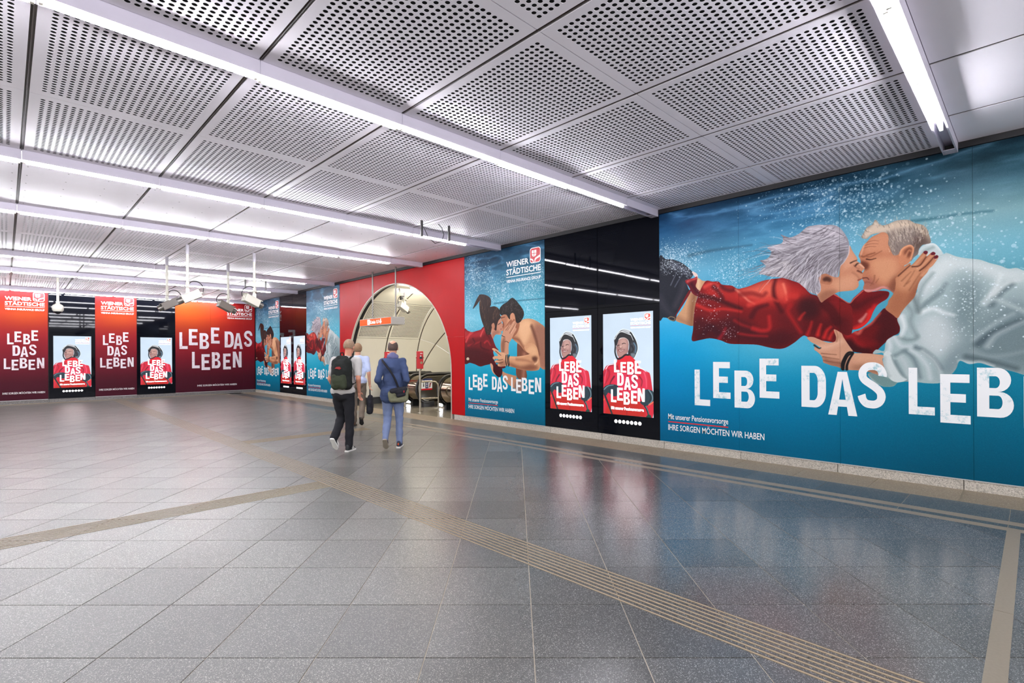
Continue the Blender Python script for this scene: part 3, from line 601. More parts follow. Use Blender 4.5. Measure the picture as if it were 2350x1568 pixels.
    for q in ([(2.514,1.301),(2.513,1.364),(2.534,1.429),(2.562,1.485),(2.593,1.508),(2.628,1.504)], [(2.522,1.295),(2.528,1.356),(2.551,1.424),(2.579,1.472),(2.624,1.498)], [(2.561,1.295),(2.564,1.349),(2.589,1.421),(2.628,1.493)]):
        s.stroke(q, (26, 22, 24), .030, .022, 1, .004)

def clouds(pts, su, sz):
    return [(u, z, su, sz) for u, z in pts]

def old_bubbles(s):
    # fine bubbles round the swimmers
    s.bubbles(1300, None, .0025, .009, .75, seed=21, blob=clouds([(0.114,3.030),(0.247,2.971),(0.419,2.888),(0.608,2.981),(0.115,3.111),(0.377,3.073)], .10, .09))
    s.bubbles(1300, None, .0025, .009, .6, seed=25, blob=clouds([(0.983,2.682),(1.134,2.776),(1.281,2.813),(1.388,2.708),(1.244,2.615),(1.133,2.553)], .11, .12))
    s.bubbles(650, None, .003, .009, .85, seed=22, blob=clouds([(3.575,2.224),(3.640,2.133),(3.682,2.017),(3.649,1.835),(3.745,2.040),(3.848,2.005),(3.704,2.268),(3.595,1.752),(3.988,2.022)], .16, .17))
    s.bubbles(260, None, .003, .009, .85, seed=23, blob=clouds([(0.766,2.282),(0.883,2.120),(0.724,1.936),(0.904,2.424),(1.129,1.787),(0.686,2.366),(1.055,1.884)], .06, .08))
    s.bubbles(2000, None, .003, .012, .55, seed=24, blob=clouds([(1.859,3.630),(2.094,3.425),(2.317,3.180),(2.601,3.319),(2.709,3.154),(2.545,3.024),(2.932,3.281),(2.245,3.627),(2.684,3.603),(3.411,2.974),(3.534,2.793)], .30, .17))
    s.bubbles(260, None, .008, .020, .4, seed=26, blob=clouds([(2.602,3.463),(2.764,3.505),(2.893,3.351),(2.736,3.290),(2.518,3.401),(3.467,2.862),(3.970,2.503)], .22, .16))

def young_couple(s):
    # ----- water splashes
    s.bubbles(2600, None, .004, .014, .55, seed=41, blob=clouds([(0.148,3.348),(0.407,3.365),(0.513,3.141),(0.295,3.140),(0.795,3.157),(0.964,2.864),(1.097,2.762),(1.262,2.882),(0.144,2.747),(1.390,2.737)], .10, .16))
    s.bubbles(1700, None, .004, .012, .5, seed=42, blob=clouds([(2.063,2.849),(1.944,2.689),(2.236,2.916),(2.001,2.386),(1.826,2.893),(2.350,3.070),(2.177,2.585)], .10, .16))
    s.bubbles(1500, None, .003, .009, .4, seed=43, blob=clouds([(0.120,2.340),(0.322,2.199),(0.901,2.255),(2.155,2.229),(2.309,2.125),(0.118,2.121)], .16, .12))
    s.stroke([(0.995,2.588),(1.484,2.596),(1.824,2.592),(2.445,2.584)], (30, 84, 104), .03, .02, .7, .012)
    # ----- far torso and arm of the man
    far = [(1.692,1.739),(1.830,1.717),(1.992,1.656),(2.097,1.500),(2.017,1.404),(1.935,1.228),(1.947,1.034),(1.770,0.989),(1.659,1.065),(1.646,1.224),(1.676,1.462)]
    f = s.full(far); s.poly(far, (110, 66, 48)); s.stroke([(1.883,1.501),(1.881,1.306),(1.852,1.031)], (170, 116, 92), .10, .08, .7, .04, f)
    s.poly([(1.241,1.146),(1.344,1.114),(1.546,1.078),(1.659,1.055),(1.658,0.966),(1.824,0.952),(1.796,0.774),(1.601,0.805),(1.401,0.897),(1.255,1.034)], (186, 132, 100))
    s.poly([(1.601,0.805),(1.658,0.966),(1.824,0.952),(1.801,0.755)], (120, 100, 96), .8, .01)
    # ----- his back and near arm
    bck = [(1.596,2.160),(1.666,2.117),(1.722,2.144),(1.778,2.180),(1.888,2.212),(2.049,2.211),(2.206,2.165),(2.335,2.096),(2.441,2.006),(2.459,1.724),(2.456,1.236),(2.304,1.262),(2.253,1.385),(2.044,1.500),(1.883,1.579),(1.774,1.679),(1.551,1.822),(1.537,1.872),(1.609,1.980)]
    f = s.full(bck); s.poly(bck, (196, 142, 104))
    s.poly([(2.206,2.111),(2.461,1.987),(2.456,1.236),(2.304,1.272),(2.254,1.500),(2.229,1.729),(2.126,1.923)], (150, 102, 82), .9, .05, clip=f)
    s.poly([(1.778,2.171),(1.996,2.199),(2.101,2.078),(2.047,1.887),(1.884,1.677),(1.748,1.856),(1.707,2.016)], (232, 184, 140), .8, .05, clip=f)
    s.stroke([(2.088,2.059),(2.153,1.922),(2.229,1.729),(2.280,1.500)], (96, 56, 42), .07, .05, .8, .03, f)
    s.stroke([(1.551,1.842),(1.720,1.798),(1.829,1.678),(1.937,1.559)], (120, 70, 50), .07, .05, .7, .03, f)
    arm = [(1.884,1.657),(2.046,1.732),(2.203,1.672),(2.267,1.538),(2.304,1.348),(2.303,1.234),(2.226,1.185),(2.015,1.175),(1.771,1.196),(1.547,1.242),(1.427,1.271),(1.405,1.402),(1.463,1.462),(1.662,1.462),(1.883,1.481),(2.044,1.516),(1.937,1.559)]
    f = s.full(arm); s.poly(arm, (206, 152, 112))
    s.poly([(1.433,1.341),(1.772,1.265),(2.096,1.308),(2.278,1.233),(2.015,1.171),(1.547,1.232)], (120, 72, 52), .85, .03, clip=f)
    s.poly([(1.937,1.579),(2.098,1.673),(2.229,1.614),(2.228,1.481),(2.044,1.500)], (226, 176, 132), .8, .03, clip=f)
    s.poly([(2.097,1.442),(2.202,1.462),(2.248,1.404),(2.175,1.347),(2.110,1.385)], (84, 48, 34), .9, .02, clip=f)
    s.stroke([(2.175,1.308),(2.240,1.347),(2.258,1.404)], (236, 190, 150), .03, .015, .8, .012, f)
    s.stroke([(1.463,1.442),(1.717,1.442),(2.018,1.510)], (224, 172, 132), .04, .03, .8, .02, f)
    s.stroke([(1.661,1.403),(1.909,1.384),(2.096,1.346)], (150, 96, 70), .05, .03, .7, .03, f)
    # ----- her dress
    drs = [(-0.020,2.049),(0.118,2.038),(0.253,2.007),(0.420,2.027),(0.551,2.050),(0.632,2.104),(0.712,2.113),(0.730,2.064),(0.749,2.000),(0.868,1.954),(0.929,1.879),(0.990,1.753),(1.050,1.659),(1.125,1.596),(0.989,1.608),(0.957,1.546),(0.988,1.463),(0.987,1.380),(1.047,1.297),(0.986,1.255),(0.894,1.296),(0.705,1.273),(0.528,1.243),(0.348,1.291),(0.180,1.322),(-0.026,1.342)]
    f = s.full(drs); s.poly(drs, (104, 20, 24))
    s.poly([(-0.020,2.038),(0.253,2.007),(0.551,2.039),(0.680,2.098),(0.711,1.991),(0.517,1.891),(0.218,1.877),(0.047,1.794)], (164, 36, 40), .9, .03, clip=f)
    s.poly([(-0.023,1.641),(0.317,1.658),(0.739,1.589),(0.988,1.463),(0.986,1.255),(0.512,1.239),(-0.026,1.331)], (66, 16, 20), .9, .05, clip=f)
    for q, c_ in (([(0.047,1.794),(0.151,1.923),(0.287,1.995)], (214, 76, 74)), ([(0.550,1.911),(0.615,2.015),(0.686,2.087)], (222, 90, 86)), ([(0.115,1.705),(0.351,1.744),(0.516,1.784)], (150, 34, 36)), ([(0.677,1.759),(0.772,1.799),(0.866,1.703)], (176, 40, 44)),
                  ([(0.548,1.762),(0.580,1.655),(0.834,1.589)], (60, 12, 18)), ([(0.286,1.854),(0.352,1.766),(0.217,1.703)], (74, 14, 20)), ([(0.742,1.948),(0.836,1.861),(0.897,1.755)], (74, 14, 20)), ([(0.219,2.008),(0.117,1.924),(0.031,1.882)], (206, 66, 66))):
        s.stroke(q, c_, .045, .02, .8, .015, f)
    s.poly([(0.058,1.415),(0.099,1.442),(0.147,1.429),(0.154,1.394),(0.106,1.376),(0.065,1.389)], (206, 190, 160))
    cuff = [(0.924,1.255),(1.047,1.297),(1.198,1.248),(1.239,1.177),(1.220,1.074),(1.136,1.021),(1.030,1.070),(0.948,1.151)]
    s.poly(cuff, (58, 12, 18)); s.poly([(1.174,1.241),(1.287,1.259),(1.345,1.244),(1.286,1.214),(1.197,1.217)], (80, 16, 22))
    s.poly([(0.856,1.296),(0.900,1.313),(0.949,1.255),(0.954,1.151),(1.030,1.066),(0.948,1.109),(0.893,1.192)], (206, 152, 118))
    # ----- heads
    mf = [(1.193,2.303),(1.323,2.341),(1.451,2.322),(1.546,2.372),(1.639,2.322),(1.699,2.188),(1.729,2.078),(1.667,1.972),(1.448,1.924),(1.320,1.917),(1.256,1.986),(1.230,2.099),(1.257,2.165),(1.208,2.235)]
    f = s.full(mf); s.poly(mf, (176, 116, 86)); s.poly([(1.419,2.269),(1.577,2.326),(1.637,2.147),(1.543,1.976),(1.385,1.982)], (214, 160, 122), .8, .03, clip=f)
    s.stroke([(1.209,2.269),(1.274,2.277),(1.323,2.285)], (70, 36, 28), .02, .012, .9, .008, f)
    s.poly([(1.241,2.211),(1.296,2.141),(1.272,2.053),(1.243,2.099)], (98, 56, 42), .8, .012, clip=f)
    neck = [(1.322,2.051),(1.497,2.224),(1.611,2.219),(1.750,2.132),(1.707,1.976),(1.608,1.880),(1.494,1.823),(1.350,1.928)]
    s.poly(neck, (150, 94, 68))
    wf = [(1.143,2.261),(1.212,2.213),(1.218,2.178),(1.263,2.120),(1.243,2.088),(1.256,2.031),(1.217,1.988),(0.990,1.927),(0.889,1.999),(0.924,2.158)]
    s.poly(wf, (186, 130, 104))
    wf2 = [(0.962,2.128),(1.145,2.202),(1.205,2.240),(1.228,2.167),(1.248,2.125),(1.227,2.096),(1.239,2.044),(1.197,2.005),(1.217,1.943),(1.167,1.918),(1.052,1.927),(0.991,1.888),(0.953,1.837),(0.898,1.922),(0.899,2.047)]
    f = s.full(wf2); s.poly(wf2, (190, 134, 108)); s.poly([(0.930,1.962),(1.053,2.020),(1.173,1.975),(1.052,1.927),(0.960,1.847)], (150, 98, 78), .8, .02, clip=f)
    s.stroke([(1.120,2.137),(1.174,2.159),(1.210,2.174)], (50, 28, 24), .018, .01, .9, .006, f); s.stroke([(1.191,2.036),(1.227,2.038)], (130, 56, 52), .016, .01, .9, .006, f)
    hair = [(1.176,2.338),(1.199,2.281),(1.126,2.217),(1.075,2.106),(1.058,2.016),(0.991,2.041),(0.941,2.157),(0.907,2.044),(0.854,1.931),(0.734,1.958),(0.665,2.100),(0.578,2.268),(0.526,2.435),(0.509,2.624),(0.538,2.692),(0.401,2.585),(0.290,2.521),(0.328,2.590),(0.402,2.703),(0.474,2.780),(0.529,2.820),(0.670,2.808),(0.809,2.759),(0.887,2.688),(0.893,2.573),(0.866,2.529),(0.995,2.531),(1.111,2.489),(1.167,2.418)]
    f = s.full(hair); s.poly(hair, (46, 32, 28))
    r = np.random.RandomState(3)
    hp = np.array([(0.527,2.623),(0.615,2.476),(0.649,2.287),(0.752,2.120),(0.824,2.416),(0.994,2.451),(1.094,2.354),(0.791,2.649),(0.687,2.727),(0.959,2.271),(0.786,2.003)])
    for _ in range(150):
        b = hp[r.randint(len(hp))] + r.randn(2) * .05
        an = 1.75 + (.62 - b[0]) * 1.2 + r.randn() * .18; d = np.array([math.cos(an), math.sin(an)]) * (.06 + .08 * r.rand())
        s.stroke([tuple(b), tuple(b + d * .5 + r.randn(2) * .01), tuple(b + d)], [(104, 74, 52), (128, 92, 66), (24, 16, 14), (64, 46, 38)][r.randint(4)], .010, .003, .6, .004, f, 3)
    s.poly([(0.907,2.136),(0.975,2.179),(1.012,2.109),(0.991,2.041),(0.941,2.043)], (176, 120, 92))
    mh = [(1.161,2.463),(1.260,2.546),(1.389,2.592),(1.469,2.641),(1.548,2.666),(1.641,2.617),(1.732,2.534),(1.823,2.441),(1.876,2.351),(1.867,2.266),(1.821,2.203),(1.760,2.152),(1.674,2.146),(1.638,2.213),(1.623,2.279),(1.592,2.342),(1.530,2.355),(1.482,2.309),(1.475,2.226),(1.419,2.269),(1.371,2.327),(1.291,2.338),(1.225,2.324),(1.177,2.361)]
    f = s.full(mh); s.poly(mh, (34, 26, 24))
    for _ in range(110):
        b = np.array([(1.324,2.452),(1.484,2.552),(1.640,2.519),(1.762,2.401),(1.791,2.270),(1.419,2.379),(1.577,2.413)])[r.randint(7)] + r.randn(2) * .05
        an = 2.0 + (b[0] - 1.2) * -3 + r.randn() * .5; d = np.array([math.cos(an), math.sin(an)]) * .05
        s.stroke([tuple(b), tuple(b + d * .6 + r.randn(2) * .015), tuple(b + d)], [(80, 70, 66), (104, 96, 92), (14, 10, 10), (56, 46, 42)][r.randint(4)], .008, .003, .7, .004, f, 3)
    s.poly([(1.498,2.319),(1.539,2.354),(1.583,2.336),(1.589,2.259),(1.544,2.196),(1.507,2.242)], (196, 136, 104))
    # ----- her hand and forearm on his neck
    hnd = [(1.215,1.544),(1.186,1.667),(1.214,1.871),(1.247,1.952),(1.322,2.051),(1.410,2.108),(1.468,2.156),(1.482,2.105),(1.554,2.162),(1.625,2.198),(1.638,2.158),(1.666,2.136),(1.632,2.058),(1.666,2.017),(1.580,1.911),(1.508,1.803),(1.450,1.744),(1.429,1.644),(1.423,1.503),(1.318,1.523)]
    f = s.full(hnd); s.poly(hnd, (196, 142, 112))
    s.poly([(1.229,1.544),(1.216,1.749),(1.320,1.868),(1.319,1.686),(1.289,1.534)], (126, 80, 60), .8, .02, clip=f)
    s.stroke([(1.320,1.767),(1.364,1.776),(1.436,1.744)], (30, 22, 22), .012, .01, .9, .004); s.stroke([(1.226,1.902),(1.276,1.880),(1.320,1.868)], (30, 22, 22), .014, .01, .9, .004)
    for q in ([(1.409,2.007),(1.496,2.084),(1.554,2.152)], [(1.466,1.945),(1.553,2.042),(1.633,2.138)], [(1.351,2.009),(1.424,2.077),(1.468,2.146)]):
        s.stroke(q, (112, 66, 48), .018, .012, .8, .008, f)
    for q in ([(1.438,2.006),(1.525,2.103),(1.582,2.170)], [(1.509,1.943),(1.595,2.040),(1.652,2.107)]):
        s.stroke(q, (228, 180, 148), .022, .012, .7, .01, f)
    # ----- his hand at her waist
    hd = [(0.921,1.619),(0.952,1.639),(1.004,1.633),(1.095,1.597),(1.155,1.555),(1.274,1.544),(1.347,1.513),(1.405,1.462),(1.433,1.362),(1.404,1.281),(1.316,1.259),(1.198,1.248),(1.108,1.257),(1.093,1.298),(1.123,1.319),(1.032,1.328),(1.002,1.359),(1.048,1.384),(1.109,1.391),(1.094,1.411),(0.987,1.396),(0.944,1.417),(0.951,1.452),(1.033,1.471),(1.094,1.473),(1.079,1.514),(1.004,1.562)]
    f = s.full(hd); s.poly(hd, (212, 160, 122)); s.poly([(1.138,1.339),(1.317,1.381),(1.404,1.281),(1.198,1.248)], (140, 92, 68), .7, .02, clip=f)
    for q in ([(1.018,1.401),(1.139,1.385),(1.258,1.401)], [(1.048,1.328),(1.168,1.323),(1.258,1.340)], [(1.034,1.576),(1.125,1.524),(1.199,1.483)]):
        s.stroke(q, (60, 30, 24), .018, .010, .85, .006, f)
    for q in ([(1.353,1.483),(1.340,1.381),(1.374,1.260)], [(1.405,1.487),(1.393,1.382),(1.427,1.261)], [(1.446,1.482),(1.428,1.402),(1.450,1.281)]):
        s.stroke(q, (24, 20, 22), .026, .022, 1, .004)

def ski_lady(s):
    s.a[:] = np.array([190, 206, 222]) / 255.0
    t = np.linspace(0, 1, s.H)[:, None, None]
    s.a += (fbm(s.W, s.H, 2, 4, 3, 9)[..., None] - .5) * .05 + (t - .5) * .03
    # jacket
    jk = [(0.290,1.409),(0.325,1.444),(0.392,1.456),(0.453,1.484),(0.539,1.473),(0.604,1.433),(0.643,1.394),(0.694,1.343),(0.719,1.265),(0.795,1.244),(0.870,1.207),(0.919,1.158),(0.967,0.863),(0.990,0.733),(0.965,0.490),(0.890,0.418),(0.816,0.456),(0.715,0.470),(0.209,0.428),(0.011,0.412),(-0.016,0.695),(-0.013,1.123),(0.045,1.267),(0.116,1.315),(0.242,1.339),(0.283,1.363)]
    f = s.full(jk); s.poly(jk, (196, 36, 56))
    E_ = [(0.040,0.459),(0.084,0.616),(0.155,0.715),(0.415,0.753),(0.613,0.759),(0.767,0.661),(0.810,0.475),(0.507,0.462),(0.237,0.463)]
    s.poly(E_, (176, 34, 26), .95, .02, clip=f)
    s.poly([(0.171,1.102),(0.296,1.164),(0.458,1.179),(0.641,1.149),(0.718,1.005),(0.666,0.846),(0.483,0.871),(0.308,0.909),(0.240,0.988)], (206, 40, 78), .8, .04, clip=f)
    s.poly([(0.770,1.230),(0.845,1.209),(0.869,1.000),(0.856,0.911),(0.781,0.930),(0.756,1.040)], (206, 44, 74), .9, .02, clip=f)
    for q, c_, w_ in (([(0.116,1.301),(0.228,1.314),(0.296,1.280)], (120, 24, 44), .03), ([(0.227,1.115),(0.171,1.044),(0.142,0.984)], (70, 14, 30), .03), ([(0.016,1.133),(0.102,1.230),(0.129,1.136),(0.043,0.980)], (150, 24, 48), .04),
                  ([(0.486,1.373),(0.496,0.917),(0.474,0.482)], (104, 18, 28), .012), ([(0.718,1.129),(0.769,1.063),(0.756,0.973)], (90, 16, 30), .02), ([(0.310,1.233),(0.297,1.303),(0.338,1.338)], (110, 22, 40), .02),
                  ([(0.616,1.171),(0.641,1.081),(0.602,1.001)], (84, 18, 34), .03), ([(0.073,1.217),(0.044,1.110),(0.029,0.992)], (230, 96, 120), .02), ([(0.807,1.198),(0.844,1.088),(0.850,0.955)], (232, 100, 120), .02)):
        s.stroke(q, c_, w_, w_ * .6, .8, .01, f)
    s.stroke([(0.059,1.241),(0.116,1.306),(0.228,1.325)], (240, 244, 248), .016, .01, .9, .004)
    s.stroke([(0.719,1.274),(0.795,1.242),(0.845,1.209)], (240, 244, 248), .016, .01, .9, .004)
    s.poly([(0.297,1.375),(0.379,1.421),(0.460,1.479),(0.565,1.456),(0.643,1.377),(0.668,1.298),(0.485,1.296),(0.310,1.294)], (212, 30, 42), .8, .02, clip=f)
    # ski gloves and poles
    for g in ([(-0.003,0.848),(0.006,0.908),(0.057,0.951),(0.156,0.979),(0.253,0.976),(0.308,0.944),(0.294,0.862),(0.288,0.792),(0.211,0.776),(0.141,0.820),(0.099,0.829),(0.063,0.780),(0.028,0.814)], [(0.818,0.898),(0.868,0.922),(0.918,0.914),(0.969,0.894),(0.985,0.807),(0.978,0.719),(0.917,0.671),(0.817,0.654),(0.754,0.677),(0.735,0.715),(0.817,0.754)]):
        s.poly(g, (34, 52, 62))
    s.stroke([(0.021,0.885),(0.100,0.947),(0.212,0.969)], (124, 146, 158), .02, .012, .8, .006)
    s.stroke([(0.893,0.912),(0.948,0.838),(0.954,0.751),(0.892,0.681)], (130, 152, 164), .022, .014, .8, .006)
    s.stroke([(0.881,0.890),(0.930,0.804),(0.904,0.715)], (20, 32, 40), .03, .02, .7, .01)
    s.poly([(-0.004,0.717),(0.042,0.726),(0.020,0.695),(-0.004,0.682)], (226, 84, 40)); s.poly([(0.879,0.669),(0.981,0.741),(0.981,0.719),(0.917,0.671)], (226, 96, 70))
    for q in ([(0.021,0.813),(0.070,0.710),(0.112,0.618),(0.181,0.470)], [(0.817,0.654),(0.854,0.601),(0.879,0.536),(0.891,0.482)]):
        s.stroke(q, (30, 42, 44), .038, .032, 1, .003)
    s.stroke([(0.836,0.644),(0.873,0.580),(0.891,0.515)], (150, 166, 170), .012, .008, .7, .004)
    s.poly([(0.847,0.489),(0.903,0.516),(0.934,0.485),(0.909,0.456),(0.856,0.457)], (22, 60, 48))
    # head
    fc = [(0.324,1.757),(0.381,1.776),(0.448,1.776),(0.501,1.741),(0.520,1.683),(0.513,1.592),(0.506,1.535),(0.446,1.479),(0.365,1.450),(0.311,1.456),(0.287,1.502),(0.273,1.572),(0.271,1.618),(0.292,1.665),(0.310,1.711)]
    f = s.full(fc); s.poly(fc, (150, 112, 108))
    s.poly([(0.367,1.756),(0.448,1.765),(0.487,1.684),(0.474,1.593),(0.393,1.594),(0.340,1.687)], (188, 148, 138), .8, .02, clip=f)
    s.poly([(0.325,1.537),(0.420,1.536),(0.473,1.547),(0.433,1.479),(0.338,1.462)], (172, 128, 120), .8, .015, clip=f)
    s.stroke([(0.320,1.567),(0.363,1.543),(0.433,1.575)], (120, 52, 56), .026, .012, .9, .005, f); s.stroke([(0.334,1.560),(0.366,1.546),(0.417,1.566)], (236, 226, 222), .011, .006, .9, .003, f)
    s.stroke([(0.391,1.670),(0.427,1.683),(0.458,1.673)], (52, 36, 36), .014, .010, .9, .004, f); s.stroke([(0.299,1.639),(0.319,1.650),(0.334,1.648)], (52, 36, 36), .014, .010, .9, .004, f)
    s.stroke([(0.339,1.618),(0.360,1.594),(0.387,1.617)], (110, 72, 66), .016, .010, .8, .006, f)
    s.poly([(0.348,1.641),(0.375,1.640),(0.385,1.615),(0.358,1.601),(0.339,1.618)], (206, 168, 156), .8, .006, clip=f)
    s.stroke([(0.324,1.757),(0.381,1.780),(0.448,1.779),(0.508,1.743),(0.524,1.683)], (206, 204, 204), .030, .022, .9, .008)
    hl = [(0.239,1.741),(0.251,1.799),(0.300,1.850),(0.361,1.896),(0.435,1.912),(0.515,1.898),(0.567,1.864),(0.613,1.795),(0.658,1.726),(0.683,1.658),(0.688,1.579),(0.669,1.523),(0.643,1.467),(0.615,1.431),(0.565,1.461),(0.519,1.484),(0.506,1.524),(0.524,1.592),(0.527,1.672),(0.508,1.735),(0.448,1.774),(0.381,1.778),(0.329,1.759),(0.306,1.705),(0.278,1.642),(0.258,1.688)]
    f = s.full(hl); s.poly(hl, (34, 34, 38))
    s.poly([(0.435,1.912),(0.515,1.898),(0.567,1.864),(0.554,1.819),(0.488,1.855),(0.408,1.875),(0.368,1.871),(0.382,1.898)], (196, 200, 206), .9, .008, clip=f)
    s.stroke([(0.251,1.758),(0.293,1.827),(0.361,1.877),(0.435,1.863),(0.554,1.819)], (236, 240, 242), .014, .010, .9, .004, f)
    s.stroke([(0.554,1.853),(0.587,1.807),(0.613,1.761)], (16, 16, 18), .03, .02, .9, .005, f); s.stroke([(0.554,1.830),(0.580,1.784),(0.606,1.727)], (210, 216, 220), .014, .010, .9, .004, f)
    s.poly([(0.566,1.682),(0.632,1.704),(0.676,1.635),(0.676,1.545),(0.630,1.478),(0.566,1.524),(0.546,1.592)], (62, 66, 76), .8, .02, clip=f)
    s.stroke([(0.619,1.681),(0.657,1.613),(0.644,1.523)], (96, 136, 164), .02, .02, .8, .008, f); s.stroke([(0.579,1.637),(0.605,1.580),(0.579,1.524)], (20, 20, 24), .03, .02, .8, .01, f)
    s.poly([(0.560,1.512),(0.643,1.501),(0.643,1.467),(0.615,1.431),(0.565,1.461)], (126, 140, 152), .7, .008, clip=f)
    s.stroke([(0.244,1.741),(0.255,1.642),(0.250,1.526),(0.297,1.421),(0.379,1.438),(0.449,1.484),(0.513,1.484)], (24, 24, 28), .028, .030, 1, .004)
    s.stroke([(0.239,1.741),(0.251,1.799),(0.361,1.903),(0.442,1.916),(0.568,1.868),(0.660,1.726),(0.693,1.590),(0.650,1.465),(0.617,1.426)], (232, 240, 244), .010, .010, .8, .004)

def make_mural():
    s = Sheet(6.225, .12, 3.72, 240)
    water(s, [(0.0, [(0, (22, 78, 128)), (.08, (30, 96, 146)), (.17, (84, 142, 176)), (.25, (122, 182, 206)), (.36, (92, 172, 206)), (.5, (40, 160, 206)), (.62, (0, 148, 200)), (.78, (0, 128, 178)), (.98, (0, 90, 126))]),
              (.28, [(0, (28, 72, 104)), (.1, (46, 108, 148)), (.2, (84, 156, 190)), (.35, (92, 172, 200)), (.6, (72, 168, 196)), (.72, (14, 136, 172)), (.85, (0, 112, 148)), (.98, (0, 92, 124))]),
              (.62, [(0, (18, 58, 76)), (.1, (60, 106, 122)), (.2, (122, 164, 170)), (.3, (106, 164, 178)), (.45, (84, 152, 168)), (.7, (10, 118, 144)), (.86, (0, 92, 118)), (.98, (0, 76, 100))]),
              (1.0, [(0, (14, 50, 66)), (.15, (70, 112, 124)), (.4, (74, 134, 150)), (.7, (0, 106, 132)), (.98, (0, 70, 94))])], 31)
    s.stroke([(0.504,2.995),(0.669,3.011),(0.868,3.021),(1.135,3.019),(1.425,3.015)], (40, 84, 104), .06, .02, .75, .02)
    s.stroke([(2.051,3.034),(2.278,3.046),(2.412,3.056)], (24, 66, 88), .05, .02, .75, .015)
    s.stroke([(3.214,3.011),(3.308,3.008),(3.468,3.007),(3.643,3.009),(3.892,2.994)], (44, 92, 104), .04, .02, .7, .015)
    old_bubbles(s)
    old_couple(s)
    s.bubbles(420, None, .003, .009, .85, seed=22, blob=clouds([(3.575,2.224),(3.640,2.133),(3.682,2.017),(3.649,1.835),(3.745,2.040),(3.848,2.005),(3.704,2.268),(3.595,1.752),(3.988,2.022)], .16, .17))
    s.bubbles(230, None, .003, .008, .85, seed=23, blob=clouds([(0.766,2.282),(0.883,2.120),(0.724,1.936),(0.904,2.424),(1.129,1.787),(0.686,2.366),(1.055,1.884)], .06, .08))
    s.bubbles(500, None, .003, .009, .8, seed=27, blob=clouds([(0.069,2.933),(0.225,2.913),(0.376,2.813),(0.482,2.760),(0.136,2.842)], .07, .05))
    s.grain()
    return s

YCOLS = [(0.0, [(0, (26, 70, 104)), (.1, (30, 92, 128)), (.22, (70, 138, 166)), (.4, (110, 184, 204)), (.55, (84, 180, 206)), (.75, (10, 150, 180)), (.9, (0, 112, 146)), (1, (0, 92, 122))]),
         (1.0, [(0, (18, 74, 112)), (.12, (40, 110, 140)), (.3, (84, 166, 188)), (.45, (86, 184, 206)), (.6, (50, 168, 196)), (.75, (0, 138, 168)), (.9, (0, 108, 138)), (1, (0, 88, 116))])]

def make_young():
    s = Sheet(2.44, .12, 3.72, 160)
    water(s, YCOLS, 51, surf=.26)
    young_couple(s); s.grain()
    return s

def make_old_portrait():
    s = Sheet(2.48, .12, 3.72, 130, view=(.72, .80, -.71, .28))
    water(s, YCOLS, 61, surf=.3)
    old_bubbles(s); old_couple(s)
    s.bubbles(420, None, .003, .009, .85, seed=22, blob=clouds([(3.575,2.224),(3.640,2.133),(3.682,2.017),(3.649,1.835),(3.745,2.040),(3.848,2.005),(3.704,2.268),(3.595,1.752),(3.988,2.022)], .16, .17))
    # the sheet fades to deep teal below the swimmers
    t = ((np.arange(s.H) + .5) / s.H)[:, None]; s.grain()
    return s

def make_ski():
    s = Sheet(.98, .466, 2.197, 380)
    ski_lady(s); s.grain(.006)
    return s

# ---------------------------------------------------------------- room measures (metres)
XW = 7.45            # face of the panels on the right wall
YF = 22.75           # face of the panels on the far wall
ZC = 3.795           # ceiling sheets
ZB, ZT = .12, 3.72   # bottom and top of the wall panels
XL, YN = -5.2, -4.6  # open ends of the modelled part of the hall
JX = [.15 + 1.279 * k for k in range(-4, 6)]            # joints between the ceiling columns
LY = [-3.04, .591, 4.22, 7.87, 10.71, 15.51, 18.36, 22.36]   # near edge of each light channel
LW = .125

def zceil(y):
    return ZC if y < 18.5 else ZC - .085 * (y - 18.5) / 3.9

M_tile = stone('granite_tile', (83, 84, 84), (150, 151, 148), .19, 300, .17, amount=.42, spec=.8, worn=(1.30, 1.25, 1.12), rough_worn=.33)  # tint on the left side holds reflected light as well as scuffing
M_slab = stone('granite_slab', (138, 124, 102), (180, 168, 148), .42, 150, .05, amount=.3)
M_dark = stone('granite_border', (82, 86, 86), (136, 138, 136), .19, 260, .10, amount=.35, spec=.8, worn=(1.25, 1.2, 1.1), rough_worn=.30)  # same left-side tint: reflected light painted into the stone, plus scuffing
M_line = mat('inlay_stone', (128, 118, 102), .38, noise=.06, scale=60)
M_rib = mat('tactile_rib', (152, 136, 110), .45, noise=.10, scale=30)
M_groove = mat('tactile_groove', (52, 46, 40), .7)
M_joint = mat('floor_joint', (186, 176, 158), .8)
M_plinth = stone('concrete_plinth', (186, 180, 168), (204, 198, 188), .75, 110, .06, amount=.3, spec=.3)
M_plaster = mat('hall_plaster', (205, 202, 200), .6, noise=.03)
M_void = mat('ceiling_void', (16, 15, 17), .9)
M_sheet = mat('ceiling_sheet', (243, 238, 246), .46, noise=.012, scale=3, spec=.16)
M_rail = mat('joint_rail', (62, 52, 46), .5)
M_black = mat('black_band', (24, 23, 26), .55)

